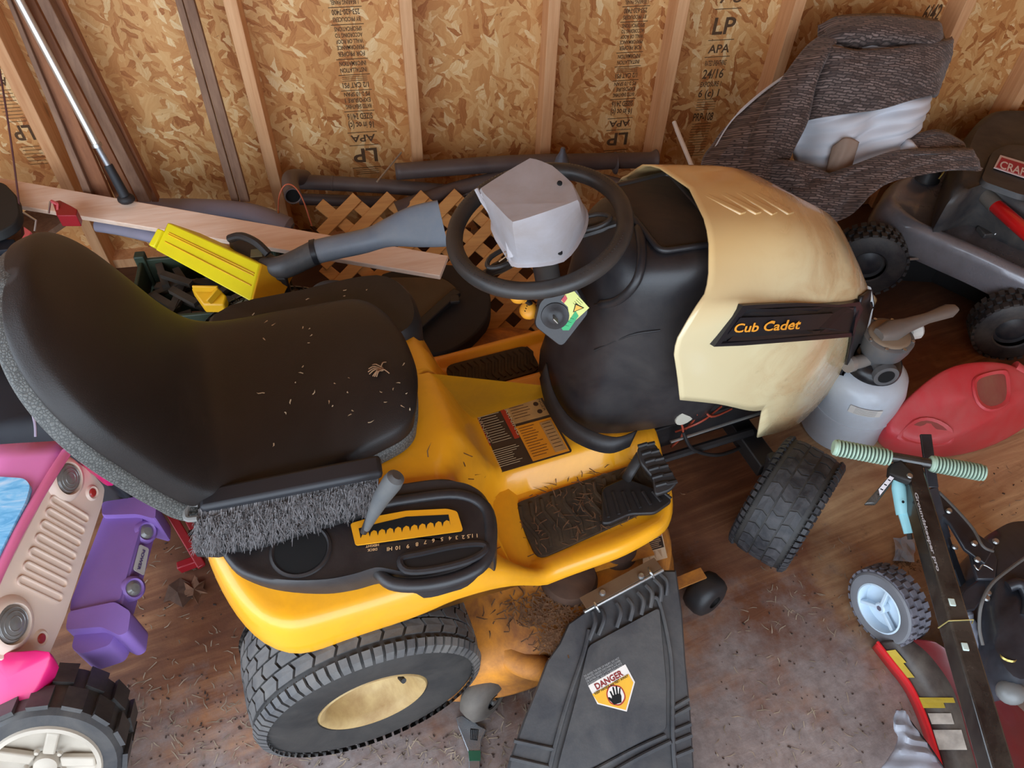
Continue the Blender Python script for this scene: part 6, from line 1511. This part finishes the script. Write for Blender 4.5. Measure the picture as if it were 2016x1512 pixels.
wrp = thing('cellophane_scrap', 'small crumpled cellophane scrap on the floor left of the black post', 'scrap', W(1780, 1080, z=0))
g = G(); g.grid([[W(1760 + 8 * j + rnd.uniform(-3, 3), 1058 + 12 * i + rnd.uniform(-3, 3), z=.004 + .012 * rnd.random()) for j in range(6)] for i in range(5)]); obj('film', g, BAG, wrp, solid=.0008, smooth=False)
obj('dirt_clump', litter(60, lambda: W(random.gauss(1785, 14), random.gauss(1110, 8), z=.002), .004, .018, .001), DIRT, wrp, smooth=False, kind='stuff')

# --- adjustable wrench
CHR = mat('wrench_chrome', srgb(178, 184, 192), .22, metal=.85, dust=.2)
wre = thing('adjustable_wrench', 'chrome adjustable wrench with green band on the floor at the bottom centre', 'wrench', W(930, 1440, z=0))
wz = .018
hp_ = [(898, 1412), (902, 1430), (912, 1455), (922, 1480), (924, 1530), (944, 1530), (946, 1478), (948, 1455), (958, 1436), (942, 1428), (936, 1422), (925, 1418), (910, 1408)]
q = rpoly([W(a, b, z=wz) for a, b in hp_], .003, 3); obj('wrench_body', G().loft([[p - Vector((0, 0, .010)) for p in q], q]), CHR, wre, bevel=.0015)
q = [W(a, b, z=wz + .0005) for a, b in ((922, 1478), (946, 1478), (946, 1498), (924, 1498))]; obj('green_band', G().loft([q, inset(q, 1, .0008)]), mat('band_green', srgb(34, 84, 60), .5), wre, smooth=False)
q = [W(a, b, z=wz + .0004) for a, b in ((926, 1434), (942, 1436), (940, 1458), (926, 1456))]; obj('knurl_window', G().loft([q, inset(q, 1, .0006)]), HOLE, wre, smooth=False)
for k in range(4):
    g = G(); g.tube([W(929 + 3.4 * k, 1437, z=wz + .002), W(928 + 3.4 * k, 1455, z=wz + .002)], .0011, 6); obj('knurl', g, CHR, wre)

# ================================================================ left side: ride-on toy car
PINK = mat('toy_pink_plastic', srgb(232, 130, 190), .35, coat=.25, var=.04); MAG = mat('toy_magenta_plastic', srgb(222, 30, 112), .4, var=.05, coat=.15); CRM = mat('toy_cream_plastic', srgb(232, 208, 190), .4, var=.04)
PUR = mat('toy_purple_plastic', srgb(142, 108, 184), .42, var=.06, dust=.2, dustcol=srgb(110, 96, 120)); PUR2 = mat('toy_lilac_tab', srgb(140, 130, 220), .4)
toy = thing('toy_jeep', 'pink and purple ride-on toy jeep with cream grille at the left edge', 'toy car', W(60, 1200, z=0))
j0, j1, j2 = W(128, 893, z=.44), W(-60, 1262, z=.44), W(98, 1294, z=.25)
jn = (j1 - j0).cross(j2 - j0).normalized(); jn = jn if jn.dot(Vector((0, 0, CAM_H)) - j0) > 0 else -jn
def J(px, py, off=0.0):
    d_ = pray(px, py); o_2 = Vector((0, 0, CAM_H)); q = j0 + jn * off; return o_2 + d_ * ((q - o_2).dot(jn) / d_.dot(jn))
fp = rpoly([J(a, b) for a, b in [(130, 893), (178, 924), (208, 958), (203, 990), (128, 1218), (94, 1297), (40, 1300), (-60, 1300), (-60, 1262)]], .012)
obj('grille_panel', G().loft([[p - jn * .03 for p in fp], [p - jn * .004 for p in fp], [CEN(fp) + (p - CEN(fp)) * .985 for p in fp]]), CRM, toy, angle=40)
slots = [((104, 985), (166, 1022)), ((95, 1010), (158, 1046)), ((85, 1034), (150, 1070)), ((75, 1060), (141, 1096)), ((63, 1087), (132, 1122)), ((52, 1115), (123, 1150)), ((40, 1143), (114, 1178))]
SLM = mat('slot_shadow_cream', srgb(158, 130, 118), .6)
for a, b in slots:
    A_, B_3 = J(*a, .0), J(*b, .0); d_ = (B_3 - A_).normalized(); s_ = d_.cross(jn); r = .0105
    cap = [A_ + (-d_ * cos(t) + s_ * sin(t)) * r for t in [(-pi / 2 + pi * k / 6) for k in range(7)]] + [B_3 + (d_ * cos(t) - s_ * sin(t)) * r for t in [(-pi / 2 + pi * k / 6) for k in range(7)]]
    g = G(); c_ = CEN(cap); g.loft([[p + jn * .0005 for p in cap], [p + jn * .0055 + s_ * 0 for p in cap], [p.lerp(A_.lerp(B_3, max(0, min(1, (p - A_).dot(d_) / (B_3 - A_).length))), .28) + jn * .0055 for p in cap], [p.lerp(A_.lerp(B_3, max(0, min(1, (p - A_).dot(d_) / (B_3 - A_).length))), .42) + jn * .001 for p in cap]]); obj('grille_slot', g, CRM, toy, angle=50)
LENS = mat('toy_headlight_lens', srgb(120, 116, 112), .25, var=.15, vscale=30, coat=.5)
for a, b, r in ((128, 943, .036), (18, 1229, .040)):
    c = J(a, b); hl_ = obj('headlight_bezel', G().lathe([(r * .95, .002), (r * 1.05, .014), (r * 1.25, .012), (r * 1.5, .0)], c + (j0 - c) * 0, jn, 36), CRM, toy, angle=60)
    obj('headlight_lens', G().lathe([(0, .017), (r * .5, .0155), (r * .85, .012), (r * .98, .006)], c, jn, 32), LENS, toy)
    for q in (.35, .6, .8): obj('lens_ring', G().lathe([(r * q, .018 - q * .006), (r * q + .001, .0192 - q * .006), (r * q + .002, .018 - q * .006)], c, jn, 32), LENS, toy)
for a, b in ((181, 970), (80, 1257)):
    c = J(a, b); obj('marker_bezel', G().lathe([(.011, .003), (.015, .005), (.02, .0)], c, jn, 24), CRM, toy); obj('marker_lamp', G().lathe([(0, .006), (.008, .0055), (.012, .002)], c, jn, 20), mat('marker_red', srgb(176, 50, 44), .35, coat=.4), toy)
# hood: pink top sheet rising from the grille edge
hA = [W(131, 890, z=.455), W(112, 868, z=.46), W(40, 872, z=.47), W(-80, 880, z=.48)]; hB = [W(-60, 1262, z=.455), W(-70, 1262, z=.457), W(-90, 1262, z=.46), W(-110, 1262, z=.465)]
hC = [a.lerp(b, t) for t in (0,) for a, b in zip(hA, hB)]
rowsH = [[a.lerp(b, t) + Vector((0, 0, .02 * sin(pi * min(1, t * 1.0)))) for a, b in zip(hA, hB)] for t in [k / 10 for k in range(11)]]
obj('hood_sheet', G().grid(rowsH), PINK, toy, solid=.006, angle=60)
obj('hood_edge', G().tube([r[0] for r in rowsH], .011, 12), mat('toy_rose_plastic', srgb(220, 110, 150), .35, coat=.2), toy)
ICE = NT('sky_blue_swirl_print')
def _ice(s):
    n = s.noise(s.mapping(s.tc.outputs['Object'], (6, 18, 6), (0, 0, .5)), 1.5, 6, .6, 2.5)
    s.l(s.ramp(n, [(.3, srgb(70, 150, 200)), (.5, srgb(130, 190, 226)), (.7, srgb(196, 214, 232))]), s.b.inputs['Base Color']); s.b.inputs['Roughness'].default_value = .3
_ice(ICE)
def hz(px, py, dz=0.0): 
    p = W(px, py, z=.475)
    return W(px, py, z=.476 + dz)
q = rpoly([hz(a, b, .012) for a, b in [(-60, 935), (48, 942), (60, 955), (52, 985), (0, 1088), (-60, 1190)]], .012)
obj('hood_print', G().loft([inset(q, 1, -.012), inset(q, 1, .001)]), ICE.m, toy, smooth=False)
q = crom([W(a, b, z=z) for a, b, z in [(138, 885, .44), (152, 862, .45), (180, 858, .45), (214, 872, .43), (222, 890, .42), (216, 918, .40), (190, 928, .40), (160, 905, .42)]], 3, True)
obj('front_fender', G().loft([inset(q, .9, -.07), inset(q, 1.0, -.03), inset(q, 1.0, -.006), inset(q, .9, .0), inset(q, .02, .004)]), MAG, toy, angle=60)
q = crom([W(a, b, z=z) for a, b, z in [(95, 1282, .36), (84, 1330, .33), (52, 1386, .30), (0, 1398, .30), (-60, 1398, .30), (-60, 1284, .36), (0, 1283, .36)]], 3, True)
obj('front_fender', G().loft([inset(q, .95, -.05), inset(q, 1.0, -.02), inset(q, 1.0, -.004), inset(q, .93, .0), inset(q, .02, .004)]), MAG, toy, angle=60)
for a, b in ((124, 866), (138, 862)):
    g = G(); g.box(W(a, b, z=.475), (.016, .02, .02)); obj('latch_tab', g, PUR2, toy, bevel=.003)
# purple bumper
def pb_(pix, z0, z1, nm, m_=PUR, r=.01):
    q = rpoly([W(a, b, z=z1) for a, b in pix], r, 3); return obj(nm, G().loft([inset(q, 1.02, z0 - z1), inset(q, 1.02, -.008), inset(q, .99, 0)]), m_, toy, angle=30)
pb_([(205, 1012), (268, 1006), (282, 1020), (236, 1182), (136, 1206), (140, 1180)], .16, .245, 'bumper_beam')
pb_([(200, 988), (286, 975), (308, 990), (306, 1022), (270, 1012), (200, 1014)], .15, .262, 'bumper_block')
pb_([(236, 962), (268, 960), (282, 972), (236, 980)], .16, .25, 'bumper_nub')
pb_([(134, 1204), (226, 1184), (258, 1204), (252, 1244), (236, 1252), (200, 1234), (128, 1240)], .14, .255, 'bumper_block')
pb_([(148, 1244), (180, 1234), (228, 1246), (216, 1270), (160, 1288), (140, 1276)], .13, .225, 'bumper_nub')
g = G(); g.loft([[W(270, 1012, z=.24), W(284, 1018, z=.24), W(240, 1190, z=.24), W(226, 1184, z=.24)], [W(288, 1020, z=.20), W(304, 1024, z=.19), W(258, 1206, z=.19), W(240, 1196, z=.20)]]); obj('bumper_face', g, PUR, toy, bevel=.004)
fn = Vector((.72, -.25, .62)).normalized()
for a, b in ((287, 1047), (262, 1158)):
    c = W(a, b, z=.225); obj('fog_lamp_bezel', G().lathe([(.018, .004), (.022, .008), (.028, .004), (.03, -.01)], c, fn, 28), PUR, toy, angle=60); obj('fog_lamp', G().lathe([(0, .012), (.01, .011), (.018, .004)], c, fn, 24), LENS, toy)
pl_ = rpoly([W(274, 1071, z=.232), W(293, 1080, z=.215), W(283, 1134, z=.212), W(261, 1122, z=.232)], .006); obj('number_plate', G().loft([pl_, [p + fn * .003 for p in pl_]]), mat('plate_silver', srgb(190, 186, 184), .4), toy, bevel=.001)
g = G(); o_2, e_2 = W(280, 1082, z=.2285) + fn * .003, W(269, 1122, z=.2275) + fn * .003; text_g(g, 'POWER', o_2, e_2 - o_2, fn.cross(e_2 - o_2), .010, width=(e_2 - o_2).length, bold=.03); obj('plate_text', g, mat('plate_purple', srgb(70, 50, 110), .5), toy, smooth=False, kind='stuff')
# toy wheel
TWM = mat('toy_wheel_black', srgb(40, 40, 44), .42, var=.1, dust=.25)
twc = W(105, 1462, z=.165); twa = Vector((.12, -.86, .46)).normalized()
ty_, u, w, a, h = chunky(toy, twc, twa, .150, .14, .10, TWM, TWM, name='wheel_tyre', blocks=15, lug=.010, tw=2)
HUBC = mat('toy_hub_cream', srgb(180, 168, 152), .5, dust=.3)
obj('wheel_hub', G().lathe([(.110, h * .95), (.106, h * 1.08), (.098, h * 1.1), (.092, h * .8), (.05, h * .62), (.03, h * .66), (0, h * .7)], twc, a, 48), HUBC, toy, angle=50)
for k in range(5):
    t = 2 * pi * k / 5 + .9; d_ = u * cos(t) + w * sin(t); g = G(); g.bar(twc + d_ * .028 + a * (h * .76), twc + d_ * .096 + a * (h * .98), .024, .016, up=a); obj('hub_spoke', g, HUBC, toy, bevel=.004)
obj('hub_cap', G().lathe([(0, h * 1.0), (.012, h), (.022, h * .93), (.026, h * .7)], twc, a, 28), HUBC, toy)
for k in range(5):
    t = 2 * pi * k / 5 + .3; d_ = u * cos(t) + w * sin(t); obj('hub_nut', G().lathe([(0, .008), (.004, .007), (.006, 0)], twc + d_ * .036 + a * (h * .8), a, 10), HUBC, toy)
twc2 = W(225, 905, z=.14); chunky(toy, twc2 + Vector((-.04, .06, 0)), (0, 1, 0), .13, .12, .08, TWM, TWM, name='wheel_tyre', blocks=15, lug=.010, tw=2)

# --- dark things behind the seat
DK = mat('black_sack_cloth', srgb(26, 28, 36), .7, var=.3, vscale=4, bump=.5, bscale=14)
sack = thing('black_sack', 'black fabric sack slumped behind the seat above the toy jeep', 'sack', W(40, 800, z=0))
q = crom([W(a, b, z=.32) for a, b in [(-90, 705), (20, 700), (90, 760), (150, 850), (240, 900), (230, 960), (120, 880), (0, 880), (-90, 880)]], 4, True)
obj('sack_body', G().loft([inset(q, .95, -.30), inset(q, 1.05, -.15), inset(q, 1.0, -.02), inset(q, .8, .04), inset(q, .4, .055), inset(q, .02, .05)]), DK, sack, angle=80, sub=1)
obj('pale_strap', G().tube(crom([W(24, 706, z=.42), W(34, 745, z=.41), W(55, 790, z=.40), W(68, 830, z=.39), W(70, 860, z=.37)], 5), .0032, 8, flat=.5), mat('strap_lilac', srgb(176, 164, 186), .5), sack)
flap = thing('black_cover_plate', 'dull black rounded plate at the left edge on the pine board', 'plate', W(0, 420, z=.3))
q = rpoly([W(a, b, z=.50) for a, b in [(-60, 350), (8, 358), (34, 385), (40, 420), (30, 440), (0, 458), (-60, 470)]], .02); obj('panel_face', G().loft([inset(q, 1, -.03), inset(q, .98, 0)]), mat('panel_black', srgb(40, 42, 42), .7), flap, bevel=.004)
q = [W(a, b, z=.46) for a, b in [(-60, 470), (28, 470), (40, 488), (-60, 500)]]; obj('panel_ledge', G().loft([inset(q, 1, -.02), q]), DK, flap, bevel=.003)
rail = thing('metal_rail', 'blue-grey aluminium rail at the left edge, beside the top of the seat back', 'rail', W(0, 530, z=.3))
q = [W(a, b, z=.44) for a, b in [(-60, 500), (40, 488), (24, 532), (-60, 545)]]; obj('rail_channel', G().loft([inset(q, 1, -.03), q]), mat('rail_blue_grey', srgb(140, 152, 172), .3, metal=.5), rail, bevel=.003)
obj('rail_lip', G().tube([W(-60, 520, z=.445), W(34, 508, z=.445)], .004, 8), STEEL, rail)
obj('rail_foot', G().loft([[W(-60, 690, z=.40), W(30, 688, z=.40), W(40, 708, z=.40), W(-60, 706, z=.40)], [W(-60, 690, z=.41), W(30, 688, z=.41), W(40, 708, z=.41), W(-60, 706, z=.41)]]), mat('rail_pale', srgb(200, 196, 194), .4), rail)
RC = mat('red_clamp_paint', srgb(150, 24, 34), .4); RP = mat('clamp_pink_face', srgb(214, 96, 104), .4)
clampA = thing('red_bracket', 'dark red metal bracket standing on the pine board above the seat back', 'bracket', W(125, 430, z=.4))
q = [W(a, b, z=.52) for a, b in [(102, 396), (118, 394), (140, 405), (152, 412), (150, 424), (112, 424)]]; obj('bracket_body', G().loft([inset(q, 1, -.04), q]), RC, clampA, bevel=.002)
g = G(); g.bar(W(101, 396, z=.525), W(114, 402, z=.525), .006, .008); g.bar(W(114, 402, z=.525), W(114, 424, z=.51), .006, .008); obj('bracket_face', g, RP, clampA)
g = G(); g.bar(W(99, 396, z=.527), W(96, 420, z=.50), .004, .004); obj('bracket_wire', g, STEEL, clampA)
clampB = thing('pink_red_bracket', 'pinkish red metal bracket with bent wire at the left of the seat back top', 'bracket', W(52, 470, z=.4))
q = [W(a, b, z=.50) for a, b in [(46, 445), (62, 456), (58, 462), (48, 480), (38, 476), (48, 460)]]; obj('bracket_body', G().loft([inset(q, 1, -.02), q]), RP, clampB, bevel=.002)
obj('bracket_wire', G().tube([W(46, 418, z=.52), W(71, 434, z=.52), W(68, 455, z=.50)], .003, 6), STEEL, clampB)
chipb = thing('board_offcut', 'short brown board offcut between the black panel and the seat back', 'offcut', W(50, 450, z=.3))
q = [W(a, b, z=.40) for a, b in [(-60, 470), (60, 410), (150, 418), (60, 480), (0, 500), (-60, 500)]]; obj('offcut_face', G().loft([inset(q, 1, -.02), q]), OLDW, chipb)
# red jack frame under the seat
jk = thing('red_steel_frame', 'dark red steel frame on the floor between the purple bumper and the tractor fender', 'frame', W(360, 1060, z=0))
for pl in (((288, 930, .16), (398, 1116, .03)), ((320, 925, .16), (400, 1075, .05)), ((352, 1118, .02), (400, 1100, .03))):
    g = G(); g.bar(W(*pl[0][:2], z=pl[0][2]), W(*pl[1][:2], z=pl[1][2]), .022, .03); obj('red_bar', g, RC, jk, bevel=.003)
for a, b in ((310, 965), (350, 1010), (372, 1050)):
    g = G(); g.bar(W(a, b, z=.12), W(a + 22, b - 6, z=.12), .012, .01); obj('cross_rung', g, BLK2, jk)
obj('white_tab', G().loft([[W(282, 928, z=.12), W(290, 925, z=.12), W(296, 945, z=.12), W(288, 948, z=.12)], [W(282, 928, z=.125), W(290, 925, z=.125), W(296, 945, z=.125), W(288, 948, z=.125)]]), mat('tab_white', srgb(206, 196, 190), .5), jk, smooth=False)
obj('frame_bolt', G().sphere(W(346, 1011, z=.13), .006, 10), STEEL, jk)
# dead oak leaf on the floor
lf = [(352, 1180), (366, 1160), (362, 1146), (376, 1150), (384, 1132), (392, 1148), (404, 1142), (400, 1158), (410, 1168), (394, 1168), (390, 1190), (380, 1172), (364, 1176)]
c_ = W(382, 1160, z=.012); q = [W(a, b, z=.004 + .012 * ((k % 3) / 2)) for k, (a, b) in enumerate(lf)]
lg = G(); n = len(q); lg.add(q + [c_], [(k, (k + 1) % n, n) for k in range(n)]); tag(obj('oak_leaf', lg, mat('leaf_brown', srgb(112, 76, 54), .85, var=.25, vscale=60), solid=.0008, smooth=False), 'dry brown oak leaf on the floor just left of the yellow fender', 'leaf', 'dead leaves by the rear fender')
lf2 = [(a - 30, b + 6) for a, b in lf[::2]]; q = [W(a, b, z=.003 + .006 * (k % 2)) for k, (a, b) in enumerate(lf2)]; n = len(q); lg = G(); lg.add(q + [CEN(q) + Vector((0, 0, .006))], [(k, (k + 1) % n, n) for k in range(n)])
tag(obj('oak_leaf', lg, mat('leaf_dark', srgb(84, 58, 44), .85, var=.25, vscale=60), solid=.0008, smooth=False), 'darker crumpled leaf on the floor, left of the oak leaf', 'leaf', 'dead leaves by the rear fender')

# --- straw, grit and crumbs on the floor
STRAW = mat('floor_straw', srgb(150, 132, 112), .9, var=.4, vscale=30); CRUMB = mat('floor_crumbs', srgb(66, 50, 42), .95, var=.4, vscale=40)
def fpos(reg):
    x0, y0, x1, y1 = reg; return W(random.uniform(x0, x1), random.uniform(y0, y1), z=.001)
regs = [(230, 1330, 560, 1512, 170), (560, 1440, 1000, 1512, 120), (930, 1300, 1060, 1512, 60), (1400, 1180, 1700, 1512, 60), (1500, 1050, 1700, 1250, 40), (250, 1050, 470, 1330, 70), (1850, 900, 2016, 1100, 30), (1400, 1300, 1800, 1512, 40)]
g = G(); g2 = G()
for x0, y0, x1, y1, n in regs:
    a = litter(n, lambda: fpos((x0, y0, x1, y1)), .008, .034, .0011); g.add(a.v, a.f)
    for k in range(n * 2 // 3):
        p = fpos((x0, y0, x1, y1)); r = random.uniform(.001, .0034); g2.box(p + Vector((0, 0, r * .3)), (r * random.uniform(1, 2.5), r, r * .7), Matrix.Rotation(random.uniform(0, pi), 3, 'Z'))
tag(obj('straw_litter', g, STRAW, smooth=False, kind='stuff'), 'dry straw and grass bits scattered on the floor', 'litter')
tag(obj('dirt_crumbs', g2, CRUMB, smooth=False, kind='stuff'), 'dark crumbs of dirt scattered on the floor', 'dirt')
